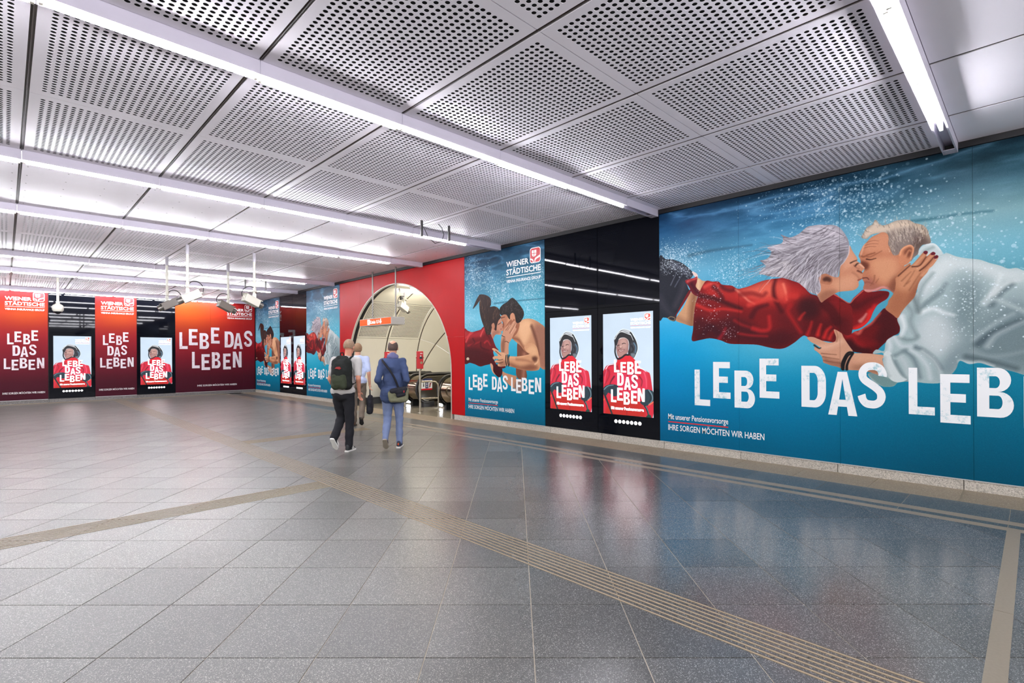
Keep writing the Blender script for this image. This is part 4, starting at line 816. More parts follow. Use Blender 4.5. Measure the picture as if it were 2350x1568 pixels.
# ---------------------------------------------------------------- floor
fb = MB().box(XL - .2, XW + .05, YN, YF + .05, -.12, -.004)
floor = struct(fb.build('floor', M_joint))
TS = .5427; A45 = math.sqrt(.5)
_P = _f * 4.1792 + _r0 * .1146
off_d, off_l = (_P.x + _P.y) * A45 % TS, (_P.x - _P.y) * A45 % TS
def tile_pt(d, l): return ((d + l) * A45, (d - l) * A45)
def clip_half(p, a, b, c):
    """keep a*x + b*y <= c"""
    out = []
    for i in range(len(p)):
        q, r = p[i], p[(i + 1) % len(p)]; fq, fr = a * q[0] + b * q[1] - c, a * r[0] + b * r[1] - c
        if fq <= 0: out.append(q)
        if fq * fr < 0:
            t = fq / (fq - fr); out.append((q[0] + (r[0] - q[0]) * t, q[1] + (r[1] - q[1]) * t))
    return out
TX0, TX1, TY0, TY1 = -4.6, 6.0, -4.2, 22.05
G = .0030
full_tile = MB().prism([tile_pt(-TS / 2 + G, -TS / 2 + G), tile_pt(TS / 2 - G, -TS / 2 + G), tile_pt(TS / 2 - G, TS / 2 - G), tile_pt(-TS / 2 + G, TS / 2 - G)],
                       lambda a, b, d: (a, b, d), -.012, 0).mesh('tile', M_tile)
cells = []
for i in range(-10, 60):
    for j in range(-50, 40):
        d, l = off_d + (i + .5) * TS, off_l + (j + .5) * TS
        cx, cy = tile_pt(d, l)
        p = [tile_pt(d + a * (TS / 2 - G), l + b * (TS / 2 - G)) for a, b in ((-1, -1), (1, -1), (1, 1), (-1, 1))]
        q = p
        for h in ((1, 0, TX1 - .002), (-1, 0, -TX0), (0, 1, TY1 - .002), (0, -1, -TY0)): q = clip_half(q, *h) if q else q
        if len(q) < 3: continue
        ar = abs(sum(q[k][0] * q[(k + 1) % len(q)][1] - q[(k + 1) % len(q)][0] * q[k][1] for k in range(len(q)))) / 2
        if ar < .004: continue
        dep = cx * math.sin(YAW) + cy * math.cos(YAW); lat = abs(cx * math.cos(YAW) - cy * math.sin(YAW))
        vis = dep > 1.9 and lat < dep * 1.05 + .6
        cells.append((not vis, dep, cx, cy, q, ar > TS * TS * .96))
cells.sort(key=lambda c: (c[0], c[1]))
rest = MB()
for k, (hid, dep, cx, cy, q, whole) in enumerate(cells):
    if k < 290 and not hid:
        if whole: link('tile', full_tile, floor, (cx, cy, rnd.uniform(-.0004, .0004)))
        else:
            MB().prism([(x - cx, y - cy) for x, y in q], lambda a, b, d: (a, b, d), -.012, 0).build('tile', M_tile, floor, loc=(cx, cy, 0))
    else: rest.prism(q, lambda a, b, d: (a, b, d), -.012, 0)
o = rest.build('far_tiles', M_tile, floor); o['kind'] = 'stuff'

# border of the floor along the right wall: two inlaid lines, dark stone, pale slabs
def strip(name, x0, x1, cuts, m, z=0.0, axis='y', g=.0022):
    for a, b in zip(cuts[:-1], cuts[1:]):
        if axis == 'y': MB().box(x0 + .001, x1 - .001, a + g, b - g, -.012, z).build(name, m, floor)
        else: MB().box(a + g, b - g, x0 + .001, x1 - .001, -.012, z).build(name, m, floor)
ycuts = [.175 + .769 * k for k in range(-5, 29)] + [YF + .02]
strip('inlay_line', 6.0, 6.11, [-3.7, 4.0, 10.0, 16.0, 22.05], M_line, .0006)
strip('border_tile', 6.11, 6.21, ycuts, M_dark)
strip('inlay_line', 6.21, 6.34, [-3.7, 4.0, 10.0, 16.0, 22.05], M_line, .0006)
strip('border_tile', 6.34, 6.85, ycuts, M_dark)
scuts = [.558 + .769 * k for k in range(-6, 29)] + [YF + .04]
strip('border_slab', 6.85, XW + .03, scuts, M_slab)
xcuts = [-4.6 + .9 * k for k in range(12)] + [6.0]
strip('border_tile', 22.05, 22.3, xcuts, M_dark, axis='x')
strip('border_slab', 22.3, YF + .03, [-4.6 + .9 * k for k in range(13)] + [6.85], M_slab, axis='x')
# pale band across the hall beside the camera
strip('inlay_band', .094, .18, [-4.6, -2.4, -.2, 2.0, 4.1, 6.0], M_line, .0016, axis='x')
# tactile guidance strips: tan ribs with a dark groove beside each
def tactile(name, lo, hi, a, b, axis):
    t = bpy.data.objects.new(name, None); COL.objects.link(t); t.parent = floor
    n = 8; p = (hi - lo) / n
    for k in range(n):
        c = lo + p * (k + .5)
        for nm, m, c0, c1, z in (('rib', M_rib, c - .008, c + .003, .0032), ('groove', M_groove, c + .003, c + .013, .0008)):
            mb = MB()
            if axis == 'y': mb.box(c0, c1, a, b, -.01, z)
            else: mb.box(a, b, c0, c1, -.01, z)
            mb.build(nm, m, t)
tactile('tactile_strip', 2.65, 2.985, -4.2, 22.0, 'y')
tactile('tactile_strip', 5.66, 6.01, -4.6, 2.66, 'x')
tactile('tactile_strip', 9.42, 9.80, 2.98, 5.3, 'x')

# ---------------------------------------------------------------- ceiling
cs = MB().box(XL - .4, XW + .3, YN - .2, YF + .3, ZC + .36, ZC + .5)
ceiling = struct(cs.build('ceiling', M_void))
def hole_sheet(w, h, pitch=.0522, r=.0176, mx=.065, my=.078, nseg=12, warp=None, depth=.002, lip=.022):
    """sheet metal w (x) by h (y), centred, with a grid of round holes punched through"""
    nx = max(1, int(round((w - 2 * mx) / pitch))); ny = max(1, int(round((h - 2 * my) / pitch)))
    px, py = (w - 2 * mx) / nx, (h - 2 * my) / ny
    an = np.arange(nseg) * 2 * math.pi / nseg + math.pi / nseg
    # cell outline points matched to the hole points, so that faces are quads
    dx, dy = np.cos(an), np.sin(an); s = 1 / np.maximum(np.abs(dx), np.abs(dy))
    inner = np.stack([r * dx, r * dy], 1); outer = np.stack([dx * s * px / 2, dy * s * py / 2], 1)
    corner = [np.array([a * px / 2, b * py / 2]) for a, b in ((1, 1), (-1, 1), (-1, -1), (1, -1))]
    base = np.vstack([inner, outer, inner, np.array(corner)]); N = nseg
    bz = np.concatenate([np.zeros(2 * N), np.full(N, depth), np.zeros(4)])
    fq = [];
    q = N // 4
    for k in range(N):
        k2 = (k + 1) % N
        a0, a1 = an[k] % (2 * math.pi), an[k2] % (2 * math.pi)
        cidx = None
        for ci, ca in enumerate((math.pi / 4, 3 * math.pi / 4, 5 * math.pi / 4, 7 * math.pi / 4)):
            if a0 < ca - 1e-6 and ca + 1e-6 < (a1 if a1 > a0 else a1 + 2 * math.pi): cidx = ci
        if cidx is None: fq.append((k, N + k, N + k2, k2))
        else: fq.append((k, N + k, 3 * N + cidx, N + k2, k2))
        fq.append((k, k2, 2 * N + k2, 2 * N + k))
    V = []; F = []; n0 = 0; nb = len(base)
    for i in range(nx):
        for j in range(ny):
            c = np.array([-w / 2 + mx + px * (i + .5), -h / 2 + my + py * (j + .5)])
            V.append(np.column_stack([base + c, bz])); F += [tuple(a + n0 for a in f) for f in fq]; n0 += nb
    V = np.vstack(V).tolist()
    def quad(x0, x1, y0, y1, z=0):
        n = len(V); V.extend([[x0, y0, z], [x1, y0, z], [x1, y1, z], [x0, y1, z]]); F.append((n, n + 1, n + 2, n + 3))
    W, H = w / 2, h / 2
    ns = 8 if warp else 1
    for k in range(ns):
        y0, y1 = -H + my + (2 * (H - my)) * k / ns, -H + my + (2 * (H - my)) * (k + 1) / ns
        quad(-W, -W + mx, y0, y1); quad(W - mx, W, y0, y1)
    quad(-W, W, -H, -H + my); quad(-W, W, H - my, H)
    if not warp:
        for (x0, y0, x1, y1) in ((-W, -H, W, -H), (W, -H, W, H), (W, H, -W, H), (-W, H, -W, -H)):
            n = len(V); V.extend([[x0, y0, 0], [x1, y1, 0], [x1, y1, lip], [x0, y0, lip]]); F.append((n, n + 1, n + 2, n + 3))
    if warp: V = [warp(*p) for p in V]
    me = bpy.data.meshes.new('perforated_panel'); me.from_pydata(V, [], F); me.update()
    return me
def plain_sheet(w, h, lip=.022):
    return MB().box(-w / 2, w / 2, -h / 2, h / 2, 0, lip).mesh('plain_panel', M_sheet)
SHEETS = {}
def sheet(kind, w, h):
    k = (kind, round(w, 3), round(h, 3))
    if k not in SHEETS:
        me = hole_sheet(w, h) if kind == 'perforated_panel' else plain_sheet(w, h)
        if not me.materials: me.materials.append(M_sheet)
        SHEETS[k] = me
    return SHEETS[k]
M_screw = mat('screw_head', (92, 88, 94), .5)
cols = list(zip(JX, JX[1:] + [XW + .02]))
GAP = .034
bays = [(YN + .2, LY[0], 'plain_panel')]
kinds = ['perforated_panel', 'perforated_panel', 'perforated_panel', 'plain_panel', 'perforated_panel', 'plain_panel', 'perforated_panel']
kinds[0] = 'plain_panel'
screws = MB()
for i, kd in enumerate(kinds):
    y0, y1 = LY[i] + LW, LY[i + 1]
    halves = 1 if kd == 'plain_panel' else 2
    if kd == 'plain_panel' and i == 0: halves = 1
    for hh in range(halves):
        a = y0 + (y1 - y0) * hh / halves + .004; b = y0 + (y1 - y0) * (hh + 1) / halves - .004
        for (x0, x1) in cols:
            w = (x1 - x0) - (GAP if x1 < XW else GAP / 2)
            cx = (x0 + x1) / 2 if x1 < XW else (x0 + GAP / 2 + x1) / 2
            cy = (a + b) / 2
            o = link(kd, sheet(kd, w, b - a), ceiling, (cx, cy, zceil(cy)))
            o.rotation_euler = (math.atan2(zceil(b) - zceil(a), b - a), 0, 0)
            if kd == 'plain_panel' and cx > -1.5 and i >= 3:
                for u in (-.46, -.16, .16, .46):
                    for v in np.linspace(-.46, .46, 7):
                        sx, sy = cx + u * w, cy + v * (b - a)
                        screws.box(sx - .007, sx + .007, sy - .007, sy + .007, zceil(sy) - .001, zceil(sy) + .004)
    for x in JX:
        zz = (zceil(y0) + zceil(y1)) / 2
        r_ = MB().box(x - .030, x + .030, y0 + .004, y1 - .004, .012, .05).box(x - .004, x + .004, y0 + .004, y1 - .004, .002, .012)
        o = r_.build('joint_rail', M_rail, ceiling, loc=(0, 0, zz))
o = screws.build('screw_heads', M_screw, ceiling); o['kind'] = 'stuff'

# ---------------------------------------------------------------- walls: backing, dark band, plinths
wr = MB().box(XW + .06, XW + .2, YN, 9.2, -.1, ZC + .4).box(XW + .06, XW + .2, 15.1, YF + .2, -.1, ZC + .4).box(XW + .06, XW + .2, 9.2, 15.1, 3.5, ZC + .4)
wall_right = struct(wr.build('wall_right', M_black))
wall_far = struct(MB().box(XL - .2, XW + .06, YF + .06, YF + .2, -.1, ZC + .4).build('wall_far', M_black))
struct(MB().box(XW - .012, XW + .06, YN, YF + .05, ZT + .006, ZC + .03).build('trim_1', M_black))
struct(MB().box(XL, XW, YF - .012, YF + .06, ZT + .006, ZC + .03).build('trim_2', M_black))
base_r = bpy.data.objects.new('baseboard_right', None); COL.objects.link(base_r); struct(base_r)
yy = [-3.0 + 1.19 * k for k in range(11)]
yy = [.558 - 1.195 * 3 + 1.195 * k for k in range(11)]
yy = [y for y in yy if y < 9.0] + [9.50]
for a, b in zip(yy[:-1], yy[1:]): MB().box(XW + .004, XW + .06, a + .003, b - .003, -.01, ZB - .004).build('plinth_block', M_plinth, base_r, bevel=.004)
yy = [15.0 + 1.11 * k for k in range(7)] + [YF + .03]
for a, b in zip(yy[:-1], yy[1:]): MB().box(XW + .004, XW + .06, a + .003, b - .003, -.01, ZB - .004).build('plinth_block', M_plinth, base_r, bevel=.004)
base_f = bpy.data.objects.new('baseboard_far', None); COL.objects.link(base_f); struct(base_f)
M_plinth2 = stone('plinth_grey', (112, 110, 108), (140, 138, 134), .6, 90, .05, amount=.4)
xx = [1.06 - 1.19 * 5 + 1.19 * k for k in range(10)] + [XW]
for a, b in zip(xx[:-1], xx[1:]): MB().box(a + .003, b - .003, YF + .004, YF + .06, -.01, ZB - .004).build('plinth_block', M_plinth2, base_f)

# ---------------------------------------------------------------- fluorescent light channels
M_plate = mat('channel_plate', (214, 208, 222), .35, noise=.02, scale=5)
M_tube = mat('lamp_tube', (255, 252, 240), .3, emit=(248, 248, 255), strength=TUBE)
M_sock = mat('lamp_holder', (226, 222, 210), .4)
names = ['behind the viewer', 'over the large mural, nearest the right edge', 'ending at the left edge of the large mural',
         'ending above the young couple poster', 'ending above the red arch wall',
         'just beyond the four pole cameras', 'just in front of the dome camera', 'last one, grazing the far wall']
seg = [XL + .2] + [x for x in JX if x > XL + .5]
holder_me = MB().box(-.010, .010, -.013, .013, -.134, -.012).mesh('lamp_holder', M_sock)
tube_me = MB().cyl((0, 0, 0), (1.205, 0, 0), .014, n=10).mesh('lamp_tube', M_tube, 60)
for i, y in enumerate(LY):
    t = thing('light_channel', 'long ceiling light channel of bare tubes, ' + names[i], 'light', (0, y, zceil(y + .06)), 0, 'ceiling light channels')
    xs = JX + [XW - .005]
    for a, b in zip(xs[:-1], xs[1:]):
        for yo in (0, LW - .014):
            MB().box(a + .0015, b - .0015, yo, yo + .014, -.106, .03).build('side_plate', M_plate, t)
    MB().box(JX[0], XW - .005, .014, LW - .014, -.012, .002).build('tray', M_plate, t)
    MB().box(XW - .16, XW - .005, .012, LW - .012, -.106, -.098).build('end_plate', M_plate, t)
    for k, (a, b) in enumerate(zip(JX[:-1], JX[1:])):
        link('lamp_tube', tube_me, t, (a + .037, LW / 2 + (.012 if k % 2 else -.012), -.123))
        for xe in (a + .02, b - .02):
            yo = LW / 2 + (.012 if k % 2 else -.012)
            link('lamp_holder', holder_me, t, (xe, yo, 0))

# ---------------------------------------------------------------- lettering
M_white = mat('print_white', (240, 240, 238), .45)
def worn(name, col, spot, cover=.42):
    m = mat(name, col, .45); nt = m.node_tree; b = nt.nodes['Principled BSDF']; L = nt.links.new
    g = nt.nodes.new('ShaderNodeNewGeometry'); n = nt.nodes.new('ShaderNodeTexNoise'); n.inputs['Scale'].default_value = 26; n.inputs['Detail'].default_value = 8; n.inputs['Roughness'].default_value = .75
    n2 = nt.nodes.new('ShaderNodeTexNoise'); n2.inputs['Scale'].default_value = 4; L(g.outputs['Position'], n.inputs['Vector']); L(g.outputs['Position'], n2.inputs['Vector'])
    mu = nt.nodes.new('ShaderNodeMath'); mu.operation = 'MULTIPLY'; L(n.outputs['Fac'], mu.inputs[0]); L(n2.outputs['Fac'], mu.inputs[1])
    r = nt.nodes.new('ShaderNodeMapRange'); r.inputs['From Min'].default_value = .30; r.inputs['From Max'].default_value = cover; L(mu.outputs[0], r.inputs['Value'])
    mx = nt.nodes.new('ShaderNodeMix'); mx.data_type = 'RGBA'; mx.inputs[6].default_value = lin(col); mx.inputs[7].default_value = lin(spot)
    L(r.outputs[0], mx.inputs[0]); L(mx.outputs[2], b.inputs['Base Color'])
    return m
M_worn = worn('worn_white', (238, 240, 240), (150, 196, 202))
M_wornr = worn('worn_white_red', (226, 218, 222), (206, 140, 146), .40)

def arc(cx, cy, rx, ry, a0, a1, n=8):
    return [(cx + rx * math.cos(math.radians(a0 + (a1 - a0) * k / n)), cy + ry * math.sin(math.radians(a0 + (a1 - a0) * k / n))) for k in range(n + 1)]
S_, T_ = .34, .17      # stem and bar width in the unit letter box
def glyph(c):
    """solid outlines of a condensed poster capital in a unit box; list of polygons without holes"""
    if c == 'L': return [[(0, 0), (1, 0), (1, T_), (S_, T_), (S_, 1), (0, 1)]]
    if c == 'E': return [[(0, 0), (1, 0), (1, T_), (S_, T_), (S_, .43), (.85, .43), (.85, .43 + T_), (S_, .43 + T_), (S_, 1 - T_), (.97, 1 - T_), (.97, 1), (0, 1)]]
    if c == 'N': return [[(0, 0), (.30, 0), (.30, .62), (.66, 0), (1, 0), (1, 1), (.70, 1), (.70, .40), (.34, 1), (0, 1)]]
    if c == 'A': return [[(0, 0), (.30, 0), (.36, .22), (.64, .22), (.70, 0), (1, 0), (.66, 1), (.34, 1)], ]
    if c == 'D':
        o = arc(.55, .64, .45, .36, 90, 0) + arc(.55, .36, .45, .36, 0, -90); i = arc(.50, .36, .17, .20, -90, 0) + arc(.50, .64, .17, .20, 0, 90)
        return [[(0, 1)] + o + [(0, 0), (.02, 0)] + [(S_, .0)] + [(S_, T_ - .01)] + i + [(S_, 1 - T_ + .01), (S_, 1)]]
    if c == 'S':
        m = [(.88, .70), (.88, .76), (.80, .86), (.66, .91), (.5, .92), (.33, .90), (.20, .82), (.17, .72), (.24, .62), (.42, .54), (.62, .46), (.78, .37), (.84, .26), (.78, .15), (.64, .09), (.48, .08), (.30, .10), (.18, .18), (.13, .28)]
        m = [tuple(p) for p in spline(m, False, 3)]
        L_, R_ = [], []
        for k in range(len(m)):
            a, b = m[max(0, k - 1)], m[min(len(m) - 1, k + 1)]; tx, ty = b[0] - a[0], b[1] - a[1]; ll = math.hypot(tx, ty) or 1
            nx, ny = -ty / ll, tx / ll; L_.append((m[k][0] + nx * .15, m[k][1] + ny * .085)); R_.append((m[k][0] - nx * .15, m[k][1] - ny * .085))
        return [('strip', L_, R_)]
    if c == 'B':
        out = []
        for (z0, z1, rx, tb, tt) in ((0, .515, 1.0, T_, .075), (.515, 1.0, .93, .075, T_)):
            h = z1 - z0; zc = (z0 + z1) / 2; ib, it = z0 + tb, z1 - tt
            o = arc(rx - .36, zc, .36, h / 2, 90, -90, 12); i = arc(rx - .42, (ib + it) / 2, .12, (it - ib) / 2, 90, -90, 12)
            out.append(('strip', [(S_, z1)] + o + [(S_, z0)], [(S_, it)] + i + [(S_, ib)]))
        out.append([(0, 0), (S_, 0), (S_, 1), (0, 1)])
        return out
    return []
def letters(name, items, fn, m, parent, d=.0016):
    """items: (char, u0, u1, z0, z1); fn(u, z, d) places a point d in front of the sheet"""
    v = []; f = []
    for it in items:
        c, u0, u1, z0, z1 = it[:5]
        P = lambda p: fn(u0 + (u1 - u0) * p[0], z0 + (z1 - z0) * p[1], d)
        for g in glyph(c):
            n = len(v)
            if g[0] == 'strip':
                a, b = g[1], g[2]
                v += [P(p) for p in a] + [P(p) for p in b]; k = len(a)
                f += [(n + i, n + i + 1, n + k + i + 1, n + k + i) for i in range(k - 1)]
            elif c == 'A':
                # two legs, bar and cap as separate convex pieces leave the counter open
                for q in ([(0, 0), (.30, 0), (.5, .84), (.5, 1), (.34, 1)], [(.70, 0), (1, 0), (.66, 1), (.5, 1), (.5, .84)], [(.348, .20), (.652, .20), (.614, .36), (.386, .36)]):
                    n = len(v); v += [P(p) for p in q]; f.append(tuple(range(n, n + len(q))))
            elif c == 'D':
                o = [(S_, 1), (.5, 1)] + arc(.55, .64, .45, .36, 84, 0) + arc(.55, .36, .45, .36, 0, -84) + [(.5, 0), (S_, 0)]
                i = [(S_, 1 - T_), (.45, 1 - T_)] + arc(.50, .64, .17, .19, 84, 0) + arc(.50, .36, .17, .19, 0, -84) + [(.45, T_), (S_, T_)]
                k = len(o); v += [P(p) for p in o] + [P(p) for p in i]; f += [(n + q, n + q + 1, n + k + q + 1, n + k + q) for q in range(k - 1)]
                n = len(v); v += [P(p) for p in ((0, 0), (S_, 0), (S_, 1), (0, 1))]; f.append((n, n + 1, n + 2, n + 3))
            else:
                v += [P(p) for p in g]; f.append(tuple(range(n, n + len(g))))
    me = bpy.data.meshes.new(name); me.from_pydata(v, [], f); me.update(); me.materials.append(m)
    return link(name, me, parent)

FONT_CACHE = {}
def text_mesh(body, bold=.02, space=1.0):
    """outline text as a flat mesh, normalised: x 0..1 over its width, y in cap heights (0 = baseline)"""
    k = (body, bold, space)
    if k in FONT_CACHE: return FONT_CACHE[k]
    c = bpy.data.curves.new('text', 'FONT'); c.body = body; c.offset = bold; c.space_character = space; c.resolution_u = 2
    o = bpy.data.objects.new('text', c); COL.objects.link(o); dg = bpy.context.evaluated_depsgraph_get(); dg.update()
    me = o.evaluated_get(dg).to_mesh()
    v = np.array([p.co[:2] for p in me.vertices]); f = [tuple(p.vertices) for p in me.polygons]
    bpy.data.objects.remove(o); bpy.data.curves.remove(c)
    v[:, 0] = (v[:, 0] - v[:, 0].min()) / (v[:, 0].max() - v[:, 0].min()); v[:, 1] /= .729
    FONT_CACHE[k] = (v, f)
    return FONT_CACHE[k]
class Flat:
    """flat print pieces merged in one mesh"""
    def __init__(s, fn): s.v = []; s.f = []; s.fn = fn
    def text(s, body, u0, u1, z0, cap, d=.0016, bold=.03, space=1.0):
        v, f = text_mesh(body, bold, space); n = len(s.v)
        s.v += [s.fn(u0 + (u1 - u0) * a, z0 + cap * b, d) for a, b in v]; s.f += [tuple(i + n for i in q) for q in f]; return s
    def poly(s, pts, d=.0016):
        n = len(s.v); s.v += [s.fn(a, b, d) for a, b in pts]; s.f.append(tuple(range(n, n + len(pts)))); return s
    def rect(s, u0, u1, z0, z1, d=.0016): return s.poly([(u0, z0), (u1, z0), (u1, z1), (u0, z1)], d)
    def build(s, name, m, parent):
        me = bpy.data.meshes.new(name); me.from_pydata(s.v, [], s.f); me.update(); me.materials.append(m)
        return link(name, me, parent)

M_logored = mat('logo_red', (196, 22, 34), .45)
def round_rect(u0, u1, z0, z1, r):
    return arc(u1 - r, z1 - r, r, r, 90, 0, 5) + arc(u1 - r, z0 + r, r, r, 0, -90, 5) + arc(u0 + r, z0 + r, r, r, -90, -180, 5) + arc(u0 + r, z1 - r, r, r, 180, 90, 5)
def emblem(parent, fn, u0, u1, z0, z1, mw, mr, outline_only=None):
    w, h = u1 - u0, z1 - z0; b = w * .05
    Flat(fn).poly(round_rect(u0, u1, z0, z1, w * .2), .0016).build('emblem_border', mw, parent)
    Flat(fn).poly(round_rect(u0 + b, u1 - b, z0 + b, z1 - b, w * .17), .0036).build('emblem_field', mr, parent)
    fl = Flat(fn); P = lambda a, c: (u0 + a * w, z0 + c * h)
    for a0, a1 in ((.20, .385), (.435, .62)):
        fl.rect(*(P(a0, 0)[0], P(a1, 0)[0], P(0, .63)[1], P(0, .83)[1]), .0056)
    fl.poly([P(.20, .59), P(.385, .59), P(.385, .40), P(.29, .44), P(.22, .51)], .0056)
    fl.poly([P(.435, .59), P(.62, .59), P(.60, .51), P(.53, .44), P(.435, .40)], .0056)
    fl.poly([P(.06, .33), P(.20, .29), P(.30, .24), P(.355, .17), P(.365, .06), P(.30, .06), P(.28, .13), P(.20, .19), P(.06, .23)], .0056)
    fl.poly([P(.94, .48), P(.74, .40), P(.52, .32), P(.45, .22), P(.44, .06), P(.50, .06), P(.54, .18), P(.66, .25), P(.94, .33)], .0056)
    fl.build('emblem_shield', mw, parent)
def logo(parent, fn, u0, u1, zb, H, mw, mr, rule=None):
    """name block: u0..u1 wide, zb bottom of the small line, H total height with the emblem"""
    w = u1 - u0; k = H / .635
    Flat(fn).text('WIENER', u0, u0 + w * .665, zb + .335 * k, .118 * k, bold=.022).build('logo_lettering', mw, parent)
    Flat(fn).text('STÄDTISCHE', u0, u1, zb + .165 * k, .122 * k, bold=.022).build('logo_lettering', mw, parent)
    Flat(fn).text('VIENNA INSURANCE GROUP', u0, u1, zb, .062 * k, bold=.02).build('logo_lettering', mw, parent)
    Flat(fn).rect(u0, u1, zb + .112 * k, zb + .126 * k).build('logo_rule', rule or mw, parent)
    emblem(parent, fn, u0 + w * .70, u1, zb + .325 * k, zb + .635 * k, mw, mr)

# ---------------------------------------------------------------- printed wall panels
def panel_uv(name, fn, u0, u1, z0, z1, m, parent, W, th=.02, zlo=ZB, zhi=ZT):
    """one board of a printed sheet W wide; its face shows the matching slice of the print"""
    P = [fn(u0, z0, 0), fn(u1, z0, 0), fn(u1, z1, 0), fn(u0, z1, 0), fn(u0, z0, -th), fn(u1, z0, -th), fn(u1, z1, -th), fn(u0, z1, -th)]
    me = bpy.data.meshes.new(name); me.from_pydata(P, [], [(0, 1, 2, 3), (4, 7, 6, 5), (0, 4, 5, 1), (1, 5, 6, 2), (2, 6, 7, 3), (3, 7, 4, 0)]); me.update()
    uv = me.uv_layers.new(name='UVMap'); tc = [(u0, z0), (u1, z0), (u1, z1), (u0, z1)] * 2
    for l in me.loops:
        a, b = tc[l.vertex_index]; uv.data[l.index].uv = (a / W, (b - zlo) / (zhi - zlo))
    me.materials.append(m)
    return link(name, me, parent)
M_alu = mat('poster_rail', (206, 208, 208), .35, metal=.6)
def right_fn(y0): return lambda u, z, d: (XW - d, y0 - u, z)
def far_fn(x0): return lambda u, z, d: (x0 + u, YF - d, z)
ALL12 = 'LEBEDASLEBEN'
MURAL_L = [('L', 0.582, 0.822, 0.722, 1.259), ('E', 0.869, 1.123, 0.846, 1.377), ('B', 1.18, 1.462, 0.728, 1.256), ('E', 1.524, 1.78, 0.887, 1.427), ('D', 2.05, 2.333, 0.799, 1.335), ('A', 2.357, 2.67, 0.721, 1.264),
           ('S', 2.678, 2.96, 0.833, 1.383), ('L', 3.175, 3.409, 0.791, 1.326), ('E', 3.457, 3.711, 0.719, 1.259), ('B', 3.763, 4.047, 0.811, 1.335), ('E', 4.12, 4.38, .72, 1.25), ('N', 4.44, 4.73, .80, 1.335)]
POSTER_L = [('L', 0.137, 0.27, 0.712, 1.002), ('E', 0.279, 0.437, 0.779, 1.058), ('B', 0.445, 0.608, 0.716, 1.0), ('E', 0.627, 0.774, 0.802, 1.083), ('D', 0.91, 1.062, 0.753, 1.031), ('A', 1.07, 1.235, 0.714, 1.021),
            ('S', 1.244, 1.394, 0.772, 1.063), ('L', 1.497, 1.629, 0.749, 1.033), ('E', 1.644, 1.79, 0.715, 0.998), ('B', 1.803, 1.964, 0.762, 1.032), ('E', 1.995, 2.144, 0.715, 0.999), ('N', 2.168, 2.331, 0.761, 1.043)]
STACK_L = [('L', 0.096, 0.241, 1.904, 2.244), ('E', 0.263, 0.424, 1.98, 2.311), ('B', 0.465, 0.628, 1.908, 2.238), ('E', 0.657, 0.817, 2.024, 2.36), ('D', 0.217, 0.39, 1.542, 1.868), ('A', 0.396, 0.58, 1.503, 1.833),
           ('S', 0.601, 0.768, 1.562, 1.898), ('L', 0.017, 0.166, 1.123, 1.455), ('E', 0.194, 0.353, 1.082, 1.416), ('B', 0.381, 0.557, 1.141, 1.466), ('E', 0.585, 0.744, 1.087, 1.412), ('N', 0.785, 0.961, 1.132, 1.467)]
WIDE_L = [('L', 4.741, 5.011, 1.776, 2.41), ('E', 5.053, 5.352, 1.921, 2.54), ('B', 5.413, 5.74, 1.779, 2.393), ('E', 5.809, 6.112, 1.997, 2.624), ('D', 6.295, 6.626, 1.843, 2.481), ('A', 6.615, 6.962, 1.784, 2.424),
          ('S', 7.01, 7.321, 1.881, 2.529), ('L', 5.154, 5.415, 1.034, 1.665), ('E', 5.477, 5.769, 0.959, 1.574), ('B', 5.834, 6.141, 1.019, 1.651), ('E', 6.236, 6.514, 0.964, 1.595), ('N', 6.59, 6.915, 1.035, 1.674)]
DISP_L = [('L', 0.228, 0.337, 1.21, 1.372), ('E', 0.358, 0.469, 1.189, 1.362), ('B', 0.492, 0.616, 1.158, 1.368), ('E', 0.636, 0.75, 1.173, 1.384), ('D', 0.293, 0.417, 0.966, 1.179), ('A', 0.428, 0.558, 0.9, 1.113),
          ('S', 0.567, 0.689, 0.929, 1.151), ('L', 0.163, 0.27, 0.677, 0.893), ('E', 0.288, 0.402, 0.711, 0.928), ('B', 0.416, 0.538, 0.651, 0.865), ('E', 0.562, 0.677, 0.676, 0.889), ('N', 0.688, 0.817, 0.716, 0.934)]
DISP_L[0] = ('L', .228, .337, 1.19, 1.405)

def fine_print(t, fn, u0, w1, w2, z, cap, m):
    Flat(fn).text('Mit unserer Pensionsvorsorge', u0, u0 + w1, z + cap * 1.95, cap, bold=.009).build('first_line', m, t)
    fl = Flat(fn); fl.text('IHRE SORGEN MÖCHTEN WIR HABEN', u0, u0 + w2, z, cap * 1.05, bold=.009); fl.build('small_lettering', m, t)
    Flat(fn).rect(u0, u0 + w1, z + cap * 1.36, z + cap * 1.56).build('red_underline', M_logored, t)

def poster(name, label, cat, fn, W, cuts, m, group=None, rail=True):
    t = thing(name, label, cat, fn(0, ZB, 0), 0, group); org = Vector(fn(0, ZB, 0))
    g = lambda u, z, d: tuple(Vector(fn(u, z, d)) - org)
    for a, b in zip(cuts[:-1], cuts[1:]): panel_uv('board', g, a + .0012, b - .0012, ZB, ZT, m, t, W)
    if rail:
        for a, b in zip(cuts[:-1], cuts[1:]):
            q = [g(a + .004, ZB - .012, .004), g(b - .004, ZB - .001, -.02)]
            lo = [min(q[0][i], q[1][i]) for i in range(3)]; hi = [max(q[0][i], q[1][i]) for i in range(3)]
            MB().box(lo[0], hi[0], lo[1], hi[1], lo[2], hi[2]).build('bottom_rail', M_alu, t)
    return t, g

